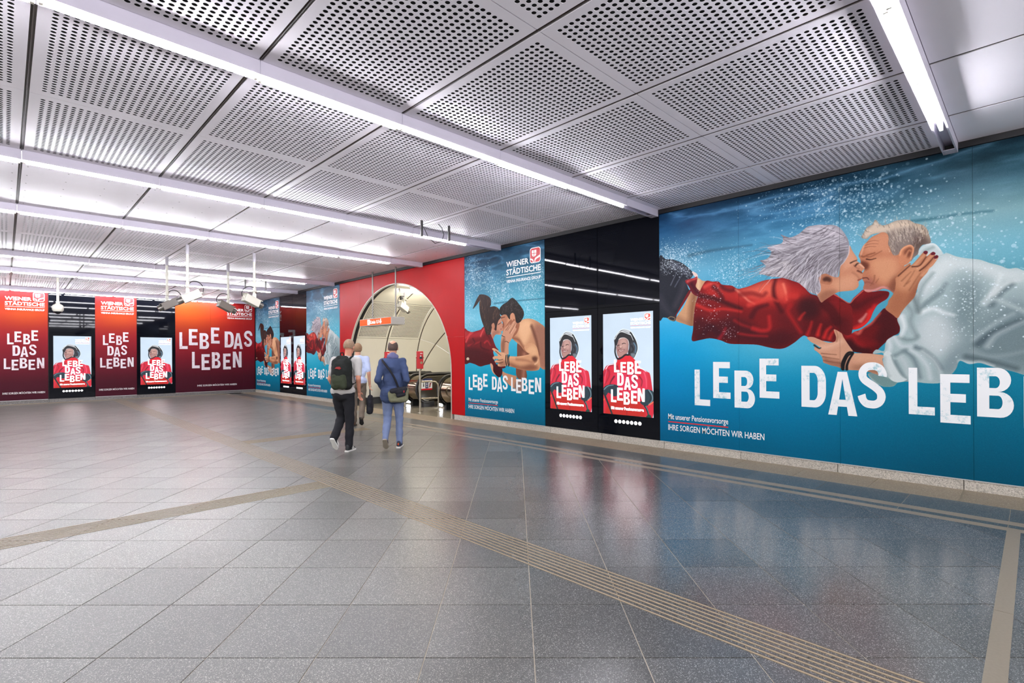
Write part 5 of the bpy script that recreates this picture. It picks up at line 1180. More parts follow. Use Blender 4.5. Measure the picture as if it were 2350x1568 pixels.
im = make_mural().image('mural_print'); m_mural = printed('mural_print', im)
t, g = poster('mural', 'huge blue underwater mural of an elderly couple kissing, filling the right wall', 'mural', right_fn(4.21), 6.225, [1.245 * k for k in range(6)], m_mural)
letters('lettering', MURAL_L, g, M_worn, t); fine_print(t, g, .144, .944, 1.44, .305, .088, M_white)
im = make_young().image('young_print'); m_young = printed('young_print', im)
t, g = poster('poster', 'tall underwater poster of a young dark-haired couple kissing, beside the red arch wall', 'poster', right_fn(9.09), 2.43, [0, 1.215, 2.43], m_young, 'tall underwater posters')
letters('lettering', POSTER_L, g, M_white, t); fine_print(t, g, .126, .968, 1.455, .30, .082, M_white); logo(t, g, 1.37, 2.334, 2.985, .622, M_white, M_logored)
m_old = printed('old_print', make_old_portrait().image('old_print'))
t, g = poster('poster', 'tall underwater poster of the elderly couple, partly behind the walker with the backpack', 'poster', right_fn(17.67), 2.47, [0, 1.235, 2.47], m_old, 'tall underwater posters')
letters('lettering', POSTER_L, g, M_white, t); fine_print(t, g, .126, .968, 1.455, .30, .082, M_white); logo(t, g, 1.37, 2.334, 2.985, .622, M_white, M_logored)
t, g = poster('poster', 'tall underwater poster of a young couple in the far corner of the hall', 'poster', right_fn(22.72), 2.62, [0, .66, 1.31, 2.62], m_young, 'tall underwater posters')
SQ = 2.62 / 2.43
letters('lettering', [(c, a * SQ, b * SQ, z0, z1) for c, a, b, z0, z1 in POSTER_L], g, M_white, t); fine_print(t, g, .136, 1.0, 1.5, .30, .082, M_white); logo(t, g, 1.48, 2.52, 2.985, .622, M_white, M_logored)

def red_print(name, W, hot):
    s = Sheet(W, ZB, ZT, 40)
    t_ = ((np.arange(s.H) + .5) / s.H)[:, None]; u_ = ((np.arange(s.W) + .5) / s.W)[None, :]
    st = [(0, (196, 30, 40)), (.22, (222, 44, 40)), (.42, (198, 36, 46)), (.62, (160, 30, 48)), (.85, (100, 26, 44)), (1, (88, 24, 44))]
    base = np.stack([np.interp(t_, [q[0] for q in st], [q[1][c] for q in st]) for c in range(3)], 2) * np.ones((1, s.W, 1))
    for hu, ht, su, stt, a in hot:
        k = a * np.exp(-((u_ - hu) / su) ** 2 - ((t_ - ht) / stt) ** 2)
        base = base + (np.array([255, 108, 34]) - base) * k[..., None]
    s.a[:] = base / 255.0 * .70
    return printed(name, s.image(name))
m_r1 = red_print('red_print', 1.19, [(.55, .24, .8, .12, .75)])
m_r3 = red_print('red_print_wide', 2.84, [(.12, .16, .45, .22, .95)])
for x0, lab, gname in ((-.13, 'narrow red poster at the left end of the far wall', 1), (2.25, 'narrow red poster between two lit screens on the far wall', 1)):
    t, g = poster('red_poster', lab, 'poster', far_fn(x0), 1.17, [0, 1.17], m_r1, 'red slogan posters')
    letters('lettering', [(c, a + .115, b + .115, z0, z1) for c, a, b, z0, z1 in STACK_L], g, M_wornr, t)
    Flat(g).text('IHRE SORGEN MÖCHTEN WIR HABEN', .10, 1.09, .32, .065, bold=.009).build('small_lettering', M_white, t)
    logo(t, g, .16, 1.09, 2.995, .60, M_white, mat('red_field', (150, 16, 22), .5))
t, g = poster('red_poster', 'wide red and orange poster in the far left corner of the hall', 'poster', far_fn(4.61), 2.82, [0, 1.18, 2.37, 2.82], m_r3, 'red slogan posters')
letters('lettering', [(c, a - 4.61, b - 4.61, z0, z1) for c, a, b, z0, z1 in WIDE_L], g, M_wornr, t)
Flat(g).text('IHRE SORGEN MÖCHTEN WIR HABEN', .72, 2.12, .325, .07, bold=.009).build('small_lettering', M_white, t)
logo(t, g, 1.78, 2.71, 2.995, .60, M_white, mat('red_field', (150, 16, 22), .5))

# ---------------------------------------------------------------- dark glass cabinets with lit screens
M_glass = mat('dark_glass', (9, 11, 18), .03, spec=.13)
M_lit = mat('screen_white', (250, 250, 250), .4, emit=(250, 250, 250), strength=1.1)
M_lit2 = mat('screen_pale', (236, 236, 230), .4, emit=(240, 238, 230), strength=1.0)
M_litred = mat('screen_red', (226, 50, 40), .4, emit=(228, 48, 40), strength=1.1)
M_litdim = mat('screen_rule', (170, 90, 100), .4, emit=(176, 96, 104), strength=.95)
M_dot = mat('lit_dot', (255, 255, 255), .4, emit=(255, 255, 255), strength=1.3)
m_ski = printed('ski_print', make_ski().image('ski_print'), .15, SCREEN)
def cabinet(label, fn, W, group):
    """dark glass bay W wide: upper glass, door with a lit portrait screen, seven lit dots"""
    org = Vector(fn(0, ZB, 0)); t = thing('display_cabinet', label, 'display', org, 0, group)
    g = lambda u, z, d: tuple(Vector(fn(u, z, d)) - org)
    panel_uv('upper_glass', g, .003, W - .003, 2.312, ZT, M_glass, t, W); d_ = panel_uv('door_glass', g, .003, W - .003, ZB, 2.306, M_glass, t, W)
    u0 = (W - .98) / 2
    h = lambda u, z, d: g(u + u0, z, d + .003)
    MB().prism([(0, .466), (.98, .466), (.98, 2.197), (0, 2.197)], lambda a, b, d: h(a, b, d), -.002, -.0005).build('screen_bezel', mat('screen_edge', (10, 10, 14), .3), t)
    s_ = panel_uv('screen', h, .004, .976, .470, 2.193, m_ski, t, .98, .002, .466, 2.197)
    letters('lettering', DISP_L, h, M_lit, t, .001); Flat(h).text('Mit unserer Pensionsvorsorge', .165, .80, .556, .052, .001, bold=.04).build('small_lettering', M_lit, t)
    logo(t, h, .556, .934, 1.925, .236, M_lit2, M_litred, M_litdim)
    fl = Flat(g)
    for k in range(7):
        c = W / 2 + (k - 3) * .0775; fl.poly([(c + .031 * math.cos(q * .449), .353 + .031 * math.sin(q * .449)) for q in range(14)], .001)
    fl.build('lit_dots', M_dot, t)
    return t
R_ = 'lit screens showing a smiling woman in a ski helmet'
cabinet('dark glass cabinet with a lit ski helmet screen, touching the large mural', right_fn(5.412), 1.205, R_)
cabinet('dark glass cabinet with a lit ski helmet screen, touching the young couple poster', right_fn(6.655), 1.24, R_)
cabinet('dark glass cabinet with a small lit screen, beside the far elderly couple poster', right_fn(18.885), 1.212, R_)
cabinet('dark glass cabinet with a small lit screen, beside the far corner poster', right_fn(20.095), 1.205, R_)
cabinet('dark glass cabinet with lit screen behind the dome camera', far_fn(1.06), 1.19, R_)
cabinet('dark glass cabinet with lit screen, left of the wide red poster', far_fn(3.425), 1.18, R_)
x = -.135
for k in range(4):
    t = thing('glass_panel', ('first', 'second', 'third', 'fourth')[k] + ' plain dark glass wall panel left of the red posters', 'panel', (x - 1.19, YF, ZB), 0, 'dark glass wall panels')
    MB().box(.003, 1.187, 0, .02, 0, ZT - ZB).build('sheet', M_glass, t); x -= 1.19

# ---------------------------------------------------------------- red cladding with the arch
M_red = mat('red_cladding', (172, 13, 18), .42, noise=.03, scale=2, spec=.1)
M_trim = mat('arch_trim', (196, 190, 176), .4)
M_cream = mat('tunnel_cream', (226, 222, 206), .38, noise=.015, scale=3)
M_steel = mat('brushed_steel', (176, 172, 164), .28, metal=1.0, noise=.03, scale=40)
M_dsteel = mat('polished_steel', (150, 136, 116), .14, metal=1.0)
M_rubber = mat('black_rubber', (18, 18, 20), .35)
M_dark = mat('dark_plastic', (30, 30, 32), .5)
YA, ZA, RA, RB = 12.1, 1.1, 2.53, 2.32          # the opening: centre, springing height, half width, rise
def arch_z(y, s=0.0):
    a, b = RA + s, RB + s; q = 1 - ((y - YA) / a) ** 2
    return ZA + b * math.sqrt(q) if q > 0 else None
def arch_pts(s, n=48):
    """outline of the opening from the right foot over the top to the left foot, grown by s"""
    return [(YA - RA - s, 0.0), (YA - RA - s, ZA * .5)] + [(YA - (RA + s) * math.cos(math.pi * k / n), ZA + (RB + s) * math.sin(math.pi * k / n)) for k in range(n + 1)] + [(YA + RA + s, ZA * .5), (YA + RA + s, 0.0)]
clad = struct(bpy.data.objects.new('wall_arch', None), 'red clad wall around the arched opening to the escalators'); COL.objects.link(clad)
def clad_panel(y0, y1, z0, z1):
    g = .0008; y0 += g; y1 -= g; z0 += g; z1 -= g
    def edge(z):
        q = 1 - ((z - ZA) / RB) ** 2
        return RA * math.sqrt(q) if z > ZA else RA
    e1 = edge(z1) if z1 < ZA + RB else 0          # half width of the opening at the top of this panel
    ys = list(np.linspace(y0, y1, 30)) + [y for y in (YA - RA, YA + RA, YA - e1, YA + e1) if y0 < y < y1]
    low = []
    for y in sorted(set(round(float(v), 5) for v in ys)):
        d = abs(y - YA)
        if e1 and d < e1 - 1e-5: continue          # inside the opening over the full height
        az = arch_z(y) if d < RA - 2e-5 else None
        if az is None: az = ZA if d < RA + 2e-5 else None
        z = z0 if az is None else max(z0, min(az, z1))
        if az is not None and d >= RA - 2e-5 and z > z0:
            low += [(y, z0), (y, z)] if y < YA else [(y, z), (y, z0)]
        else: low.append((y, z))
    if len(low) < 2: return
    top = [(low[-1][0], z1), (low[0][0], z1)]
    if low[-1][1] > z1 - 1e-4: top = top[1:]
    if low[0][1] > z1 - 1e-4: top = top[:-1]
    poly = low + top
    MB().prism(poly, lambda a, b, d: (d, a, b), XW, XW + .02).build('cladding_panel', M_red, clad)
for y0, y1 in ((9.095, 10.363), (10.363, 12.15), (12.15, 13.945), (13.945, 15.185)):
    if y0 < 10 or y1 > 14.5:
        clad_panel(y0, y1, ZB, 1.92); clad_panel(y0, y1, 1.92, ZT)
    else: clad_panel(y0, y1, ZB, ZT)
# foot of the left jamb below the seam when the panel edge curve crosses it
def sweep_band(name, m, parent, s0, s1, x0, x1):
    a, b = arch_pts(s0), arch_pts(s1); v = []; f = []; n = len(a)
    for p, q in zip(a, b): v += [(x0, p[0], p[1]), (x1, p[0], p[1]), (x1, q[0], q[1]), (x0, q[0], q[1])]
    for i in range(n - 1):
        for k in range(4): f.append((4 * i + k, 4 * i + (k + 1) % 4, 4 * i + 4 + (k + 1) % 4, 4 * i + 4 + k))
    f += [(3, 2, 1, 0), (4 * n - 4, 4 * n - 3, 4 * n - 2, 4 * n - 1)]
    return MB().add(v, f).build(name, m, parent, 60)
sweep_band('arch_edge', M_trim, clad, -.022, .0, XW - .012, XW + .045)
sweep_band('arch_gap', M_black, clad, .0, .05, XW + .05, XW + .16)

# ---------------------------------------------------------------- escalator tunnel behind the arch
tun = struct(bpy.data.objects.new('wall_tunnel', None), 'cream panelled tunnel leading to the escalators'); COL.objects.link(tun)
XI, SL = 10.0, math.radians(28)              # where the tunnel starts to slope down
SG = .10                                     # tunnel is a little wider than the opening
def frame_at(s):
    """tunnel axis by distance s from the opening: offset point and direction"""
    L0 = XI - (XW + .16)
    if s <= L0: return Vector((XW + .16 + s, 0, 0)), Vector((0, 0, 1))
    d = s - L0
    up = Vector((math.sin(SL), 0, math.cos(SL)))
    return Vector((XI + d * math.cos(SL), 0, .85 - d * math.sin(SL))) - up * .85, up
# arc length table of the tunnel section, from the left springing upwards
_th = np.linspace(0, math.pi, 400); _yy = (RA + SG) * np.cos(_th); _zz = (RB + SG) * np.sin(_th)
_ss = np.concatenate([[0], np.cumsum(np.hypot(np.diff(_yy), np.diff(_zz)))]); ARC = _ss[-1]
def sect(s, out=0.0):
    """point of the section by arc length above the springing (negative: straight wall below)"""
    if s < 0: return YA + RA + SG + out, ZA + s
    if s > ARC: return YA - RA - SG - out, ZA - (s - ARC)
    th = float(np.interp(s, _ss, _th)); a, b = RA + SG, RB + SG
    n = Vector((math.cos(th) / a, math.sin(th) / b)); n.normalize()
    return YA + a * math.cos(th) + n.x * out, ZA + b * math.sin(th) + n.y * out
def tun_pt(x, s, out=0.0):
    o, up = frame_at(x); y, z = sect(s, out)
    return o + Vector((0, y, 0)) + up * z
def tun_panel(name, x0, x1, s0, s1, m=M_cream, n=10, out=0.0):
    v = []; f = []
    for k in range(n + 1):
        s = s0 + (s1 - s0) * k / n
        v += [tun_pt(x0, s, out), tun_pt(x1, s, out), tun_pt(x1, s, out + .03), tun_pt(x0, s, out + .03)]
    for k in range(n):
        for q in range(4): f.append((4 * k + q, 4 * k + (q + 1) % 4, 4 * k + 4 + (q + 1) % 4, 4 * k + 4 + q))
    f += [(3, 2, 1, 0), (4 * n, 4 * n + 1, 4 * n + 2, 4 * n + 3)]
    return MB().add(v, f).build(name, m, tun, 50)
S_lo = -ZA + .02
s_seam = float(np.interp(math.asin((2.03 - ZA) / (RB + SG)), _th, _ss)); s_perf = 2.36
rings = [.03, 1.13, 2.355, 2.45, 3.6, 4.8, 6.0, 7.2, 8.9]
for i, (a, b) in enumerate(zip(rings[:-1], rings[1:])):
    a, b = (a + .022, b - .022) if i != 2 else (a + .018, b - .022)
    tun_panel('lower_panel', a, b, (S_lo if i < 3 else -1.6), s_seam - .006, n=8)
    tun_panel('lower_panel', a, b, ARC - s_seam + .006, ARC - S_lo if i < 3 else ARC + 1.6, n=8)
    if i < 2:
        w, h = b - a, s_perf - s_seam - .012
        wp = lambda x, y, z, a=a, w=w, h=h: tuple(tun_pt(a + w / 2 + x, s_seam + .006 + h / 2 + y, z))
        me = hole_sheet(w, h, .050, .0165, .06, .05, 10, wp); me.materials.append(M_cream); link('perforated_panel', me, tun)
        tun_panel('backing', a, b, s_seam, s_perf, M_void, 8, .10)
        tun_panel('ceiling_panel', a, b, s_perf + .006, ARC / 2 - .006, n=6)
        tun_panel('ceiling_panel', a, b, ARC / 2 + .006, ARC - s_perf, n=6)
        tun_panel('ceiling_panel', a, b, ARC - s_perf + .012, ARC - s_seam - .006, n=6)
    else:
        tun_panel('ceiling_panel', a, b, s_seam + .006, ARC / 2 - .006, n=12)
        tun_panel('ceiling_panel', a, b, ARC / 2 + .006, ARC - s_seam - .006, n=12)
M_gasket = mat('rib_gasket', (70, 60, 48), .6)
for x in rings[1:-1]:
    for dx in (-.020, .010):
        v = []; f = []; n = 40
        for k in range(n + 1):
            s = -1.1 + (ARC + 2.2) * k / n
            v += [tun_pt(x + dx, s, .006), tun_pt(x + dx + .010, s, .006), tun_pt(x + dx + .010, s, .03), tun_pt(x + dx, s, .03)]
        for k in range(n):
            for q in range(4): f.append((4 * k + q, 4 * k + (q + 1) % 4, 4 * k + 4 + (q + 1) % 4, 4 * k + 4 + q))
        MB().add(v, f).build('rib', M_gasket, tun)
    v = []; f = []; n = 40
    for k in range(n + 1):
        s = -1.1 + (ARC + 2.2) * k / n; v += [tun_pt(x - .03, s, .028), tun_pt(x + .03, s, .028)]
    for k in range(n): f.append((2 * k, 2 * k + 1, 2 * k + 3, 2 * k + 2))
    MB().add(v, f).build('rib_backing', mat('rib_cream', (176, 168, 148), .5), tun)
v = [tun_pt(8.9, ARC * k / 24) for k in range(25)] + [tun_pt(8.9, -2.4), tun_pt(8.9, ARC + 2.4)]
MB().add(v, [tuple(range(25)) + (26, 25)]).build('end_wall', mat('tunnel_end', (200, 194, 172), .6), tun)
M_tfloor = stone('landing_stone', (146, 138, 120), (190, 182, 164), .16, 120, .05, amount=.35)
fl = struct(MB().box(XW + .03, 8.9, YA - RA - .12, YA + RA + .12, -.1, 0).build('floor_landing', M_joint))
for k in range(3):
    for j in range(6):
        x0, x1 = XW + .032 + k * .47, XW + .032 + (k + 1) * .47; y0 = YA - RA - .1 + j * .88
        MB().box(x0 + .001, x1 - .001, y0 + .001, y0 + .878, -.01, .002).build('landing_slab', M_tfloor, fl)
fl2 = MB().add([(8.9, YA - 2.7, -.01), (8.9, YA + 2.7, -.01), (XI, YA + 2.7, -.01), (XI, YA - 2.7, -.01), (17.5, YA + 2.7, -4.0), (17.5, YA - 2.7, -4.0)], [(0, 1, 2, 3), (3, 2, 4, 5)])
struct(fl2.build('floor_escalator_pit', mat('pit_floor', (90, 88, 84), .5)))
pl = struct(MB().box(XW + .12, 8.42, 14.36, 14.60, 0, .16).box(XW + .10, 8.44, 14.40, 14.60, .16, .19).build('baseboard_tunnel', M_dark))

# escalator balustrades
def balus_outline(r, x0, zc, X1=9.95, drop=True):
    """side outline: round newel at the near end, level run, then down the slope"""
    out = [(x0 + r + r * math.cos(a), zc + r * math.sin(a)) for a in np.linspace(math.pi * 1.5, math.pi * .5, 22)]
    d = 4.2; c, s_ = math.cos(SL), math.sin(SL)
    return out, [(X1, zc + r), (X1 + d * c, zc + r - d * s_), (X1 + d * c, zc - r - d * s_), (X1 - .2, zc - r)]
def balustrade(label, y0, y1, x0):
    t = thing('escalator_balustrade', label, 'escalator', (x0, (y0 + y1) / 2, 0), 0, 'escalator balustrades'); ox, oy = x0, (y0 + y1) / 2
    zc, r = .525, .385
    a, b = balus_outline(r, x0 + .045, zc)
    P = lambda q, y: (q[0] - ox, y - oy, q[1])
    body = a + b
    MB().prism(body, lambda p, q, d: (p - ox, d - oy, q), y0 + .085, y1 - .085).build('core', M_dsteel, t, 40)
    a2, b2 = balus_outline(r - .06, x0 + .105, zc)
    for ys, nm in ((y0 + .045, 'side_panel'), (y1 - .045, 'side_panel')):
        lo, hi = (ys, ys + .04) if ys < oy else (ys - .04, ys)
        MB().prism(a2 + b2, lambda p, q, d: (p - ox, d - oy, q), lo, hi).build(nm, M_steel, t, 40)
    for yc in (y0 + .035, y1 - .035):
        a3, b3 = balus_outline(r + .03, x0 + .015, zc)
        path = [P(q, yc) for q in a3 + b3[:2]]
        MB().ring_tube(path, .036, 10).build('handrail', M_rubber, t, 60)
        a4, b4 = balus_outline(r - .035, x0 + .08, zc)
        MB().ring_tube([P(q, yc) for q in a4 + b4[:2]], .014, 8).build('handrail_guide', M_steel, t, 60)
    for yc in (y0 + .06, y1 - .06):
        MB().box(.24, .62, yc - oy - .05, yc - oy + .05, 0, .17).build('foot', M_dark, t, bevel=.008)
    MB().box(.52, 1.9, y0 - oy + .1, y1 - oy - .1, 0, .16).build('skirt', M_steel, t)
    return t
balA = balustrade('steel escalator newel with black handrails, between the blue jacket walker and the red call post', 12.28, 12.96, 8.31)
balB = balustrade('steel escalator newel cut off by the right jamb of the arch', 10.66, 11.34, 8.31)
balC = balustrade('steel escalator newel hidden behind the blue jacket walker', 13.9, 14.28, 8.36)
M_comb = mat('step_metal', (96, 96, 98), .4, metal=.8)
for y0, y1, lab in ((11.36, 12.26, 'escalator steps right of the call post, going down'), (12.98, 13.88, 'escalator steps behind the blue jacket walker, going down')):
    t = thing('escalator', lab, 'escalator', (8.9, (y0 + y1) / 2, 0), 0, 'escalator flights'); w = (y1 - y0) / 2
    MB().box(-.1, .35, -w, w, .002, .03).build('comb_plate', M_steel, t)
    for k in range(12):
        x = .35 + k * .30; z = .02 - max(0, (x - 1.1)) * math.tan(SL)
        MB().box(x, x + .298, -w, w, z - .16, z).build('step', M_comb, t)
    MB().box(-.11, -.07, -.04, .12, .05, .12).build('comb_lamp', mat('skirt_lamp', (255, 255, 255), .3, emit=(240, 246, 255), strength=16), t)

# barrier rail and the red call posts
M_rail2 = mat('tube_steel', (196, 190, 178), .22, metal=1.0)
t = thing('barrier_rail', 'steel tube barrier in front of the escalator newel, behind the red call post', 'barrier', (7.755, 11.31, 0))
MB().ring_tube([(.032, -.02, .80), (.30, -.10, .80), (.40, -.14, .785), (.455, -.16, .73), (.47, -.165, .65), (.47, -.165, 0)], .022, 10).build('top_bar', M_rail2, t, 60)
MB().cyl((.03, -.01, .36), (.47, -.165, .36), .02, n=10).build('cross_bar', M_rail2, t, 60)
MB().lathe([(.06, 0), (.06, .01), (.03, .016)], (.47, -.165, 0), 14).build('base_flange', M_rail2, t, 60)
t = thing('barrier_rail', 'steel barrier hoop beside the blue jacket walker, left of the newel', 'barrier', (8.19, 12.70, 0))
MB().ring_tube([(0, 0, 0), (0, 0, .72), (.01, .05, .79), (.03, .12, .80), (.06, .40, .80), (.07, .47, .77), (.075, .50, .70), (.075, .50, 0)], .022, 10).build('top_bar', M_rail2, t, 60)
MB().lathe([(.06, 0), (.06, .01), (.03, .016)], (0, 0, 0), 14).build('base_flange', M_rail2, t, 60)
M_cred = mat('call_box_red', (190, 26, 32), .35)
M_grill = mat('speaker_grille', (150, 136, 104), .5)
def call_post(label, x, y, rz):
    t = thing('call_post', label, 'call post', (x, y, 0), rz, 'red call posts')
    MB().cyl((0, 0, 0), (0, 0, 1.16), .027, n=12).build('pole', M_rail2, t, 60)
    MB().lathe([(.075, 0), (.075, .012), (.035, .02)], (0, 0, 0), 16).build('base_flange', M_rail2, t, 60)
    b = MB().box(-.085, .085, -.05, .05, 1.14, 1.60).build('housing', M_cred, t, bevel=.014)
    MB().lathe([(.034, 0), (.034, .006)], (.03, -.051, 1.30), 18, Matrix.Rotation(math.pi / 2, 3, 'X')).build('speaker', M_grill, b, 60)
    MB().box(-.02, .055, -.058, -.05, 1.40, 1.455).build('button_plate', M_dark, b)
    MB().box(.0, .022, -.066, -.058, 1.455, 1.49).build('lamp_button', mat('pale_lens', (214, 226, 232), .3), b)
    for s_ in (-1, 1): MB().cyl((s_ * .084, 0, 1.43), (s_ * .10, 0, 1.43), .018, n=10).build('side_knob', M_cred, b, 60)
    fn = lambda u, z, d: (u, -.05 - d, z)
    Flat(fn).text('INFO', .0, .06, 1.53, .022, .002, bold=.05).build('lettering', M_white, b)
    fs = lambda u, z, d: (-.085 - d, .02 - u * 0, z)
    fl = Flat(lambda u, z, d: (-.085 - d, .012 - z * 1.0, 1.56 - u)); fl.text('NOTRUF', .0, .16, -.006, .022, .002, bold=.05); fl.build('side_lettering', M_white, b)
    return t
call_post('red call box on a steel post in front of the escalators', 7.755, 11.31, -.42)
call_post('red call box half hidden behind the head of the blue jacket walker', 8.20, 13.66, -.42)
# notice on the newel side panel
t = thing('notice_sign', 'small blue, white and red notice on the escalator newel', 'sign', (8.68, 12.322, .49))
fn = lambda u, z, d: (u - .19, -.004 - d, z)
MB().box(-.19, .19, -.004, 0, 0, .33).build('plate', M_white, t)
M_navy = mat('notice_blue', (38, 50, 96), .5)
fl = Flat(fn).rect(0, .38, .285, .33).rect(.14, .24, .05, .25); fl.build('blue_field', M_navy, t)
Flat(fn).rect(0, .38, 0, .045).build('red_field', M_logored, t)
fl = Flat(fn).rect(.175, .205, .08, .12, .003).poly([(.17, .14), (.21, .14), (.20, .20), (.18, .20)], .003)
for a in range(5): pass
fl.poly([(.19 + .014 * math.cos(q), .222 + .014 * math.sin(q)) for q in np.linspace(0, 6.28, 10)[:-1]], .003)
fl.build('white_figure', M_white, t)
fl = Flat(fn).poly([(.06, .10), (.10, .10), (.09, .20), (.07, .20)], .003).poly([(.08 + .016 * math.cos(q), .222 + .016 * math.sin(q)) for q in np.linspace(0, 6.28, 10)[:-1]], .003)
fl.poly([(.27, .08), (.31, .08), (.33, .20), (.29, .20)], .003); fl.build('dark_figures', M_dark, t)
Flat(fn).poly([(.255, .06), (.27, .06), (.37, .24), (.355, .24)], .0035).build('red_bar', M_logored, t)

# ---------------------------------------------------------------- hanging direction sign
M_sgrey = mat('sign_grey', (176, 174, 170), .4)
t = thing('direction_sign', 'hanging lit orange direction sign in front of the arch', 'sign', (7.22, 12.31, 2.29))
MB().box(-.20, .20, -.82, .82, 0, .195).build('case', M_sgrey, t, bevel=.006)
M_or = mat('sign_orange', (70, 22, 4), .5, spec=.1, emit=(255, 98, 8), strength=.62)
fn = lambda u, z, d: (-.20 - d, .80 - u, z)
MB().box(-.204, -.199, -.80, .80, .016, .180).build('lit_face', M_or, t)
fl = Flat(fn); fl.rect(.42, .545, .03, .165, .006); fl.text('Linie U1', .575, 1.03, .052, .092, .006, bold=.012, space=1.06)
fl.poly([(1.09, .165), (1.12, .165), (1.12, .10), (1.155, .10), (1.105, .035), (1.055, .10), (1.09, .10)], .006); fl.build('lettering', M_lit, t)
Flat(fn).poly([(.44, .05), (.47, .05), (.525, .125), (.525, .15), (.505, .15), (.455, .075), (.44, .075)], .0075).build('pictogram', M_or, t)
for y in (-.66, .51): MB().cyl((.03, y, .19), (.03, y, ZC - 2.29 + .01), .021, n=12).build('hanger', mat('hanger_grey', (120, 116, 112), .35, metal=.6), t, 60)

# ---------------------------------------------------------------- cameras on ceiling poles
M_cam = mat('camera_white', (196, 193, 180), .4)
M_camg = mat('camera_grey', (118, 110, 102), .45)
M_lens = mat('lens_hood', (120, 116, 110), .3, metal=.7)
M_cable = mat('black_cable', (26, 25, 26), .5)
M_glassb = mat('lens_black', (10, 10, 14), .08)
def pole_camera(label, x, y, top, joint, aim, M_body, grp='pole cameras', lens_len=.12, thick=.026):
    """pole down from the ceiling, bracket, box camera turned to aim (yaw, pitch)"""
    t = thing('pole_camera', label, 'camera', (x, y, 0), 0, grp)
    MB().cyl((0, 0, joint + .05), (0, 0, top), thick, n=14).build('pole', M_cam, t, 60)
    MB().cyl((0, 0, top - .20), (0, 0, top), thick * 1.25, n=14).build('pole_sleeve', mat('sleeve_grey', (168, 164, 172), .5), t, 60)
    M = Matrix.Rotation(aim[0], 3, 'Z') @ Matrix.Rotation(aim[1], 3, 'X')
    br = MB().cyl((0, 0, joint), (0, 0, joint + .07), .034, n=12).cyl(Matrix.Rotation(aim[0], 3, 'Z') @ Vector((-.09, 0, joint - .01)), Matrix.Rotation(aim[0], 3, 'Z') @ Vector((.09, 0, joint - .01)), .019, n=10)
    br.cyl((0, 0, joint), (0, 0, joint - .10), .026, n=10); br.box(-.03, .03, -.028, .028, joint - .16, joint - .06)
    br.build('bracket', M_cam, t, 50)
    c = Vector((0, 0, joint - .26)) + M @ Vector((0, -.09, 0))
    def W(v): return c + M @ Vector(v)
    b = MB(); b.box(-.078, .078, -.17, .18, -.078, .085); b.v = [tuple(W(p)) for p in b.v]
    o = b.build('body', M_body, t, bevel=.008)
    b = MB(); b.box(-.082, .082, -.19, .22, .082, .092); b.v = [tuple(W(p)) for p in b.v]; b.build('sunshield', M_body, o)
    MB().cyl(W((0, .18, .004)), W((0, .16 + lens_len, .004)), .062, .068, 16).build('lens_hood', M_lens, t, 60)
    MB().cyl(W((0, .16 + lens_len, .004)), W((0, .162 + lens_len, .004)), .060, .060, 16).build('lens', M_glassb, t)
    MB().cyl(W((0, -.17, 0)), W((0, -.21, 0)), .028, .02, 10).build('cable_gland', M_cam, t, 60)
    p0, p3 = W((0, -.21, 0)), Vector((.02, 0, joint + .03))
    pts = []
    q1 = p0 + M @ Vector((0, -.14, .12)); q2 = p3 + (p0 - p3) * .35 + Vector((0, 0, .22))
    for k in range(13):
        u = k / 12; pts.append((1 - u) ** 3 * p0 + 3 * u * (1 - u) ** 2 * q1 + 3 * u * u * (1 - u) * q2 + u ** 3 * p3)
    MB().ring_tube(pts, .009, 7).build('cable', M_cable, t, 60)
    return t
R = math.radians
pole_camera('white box camera on a long ceiling pole, second from the left, aimed down left', 2.70, 12.24, zceil(12), 2.95, (R(78), R(-27)), M_cam)
pole_camera('grey box camera on a ceiling pole, leftmost of the four, aimed down left', 2.69, 14.06, zceil(14), 2.93, (R(80), R(-28)), M_camg)
pole_camera('grey box camera on a ceiling pole, third from the left, aimed down right', 4.0, 14.15, zceil(14), 2.95, (R(-78), R(-25)), M_camg)
pole_camera('white box camera on a ceiling pole, rightmost of the four, aimed down right', 4.0, 12.26, zceil(12), 2.95, (R(-76), R(-22)), M_cam)
pole_camera('white box camera on a short pole inside the arch, behind the orange sign', 8.13, 12.6, 3.30, 3.08, (R(-72), R(-24)), M_cam, thick=.022)
# dome camera
t = thing('dome_camera', 'cream dome camera hanging on a pole in front of the far wall', 'camera', (1.113, 19.7, 0))
MB().cyl((0, 0, 3.06), (0, 0, zceil(19.7)), .030, n=14).build('pole', M_cam, t, 60)
MB().lathe([(.100, 2.80), (.128, 2.84), (.130, 2.92), (.122, 2.965), (.10, 2.99), (.045, 3.03), (.038, 3.09)], n=24).build('housing', M_cam, t, 40)
MB().ball((0, 0, 2.815), (.092, .092, .092), 20, 12).build('dome', M_glassb, t, 60)
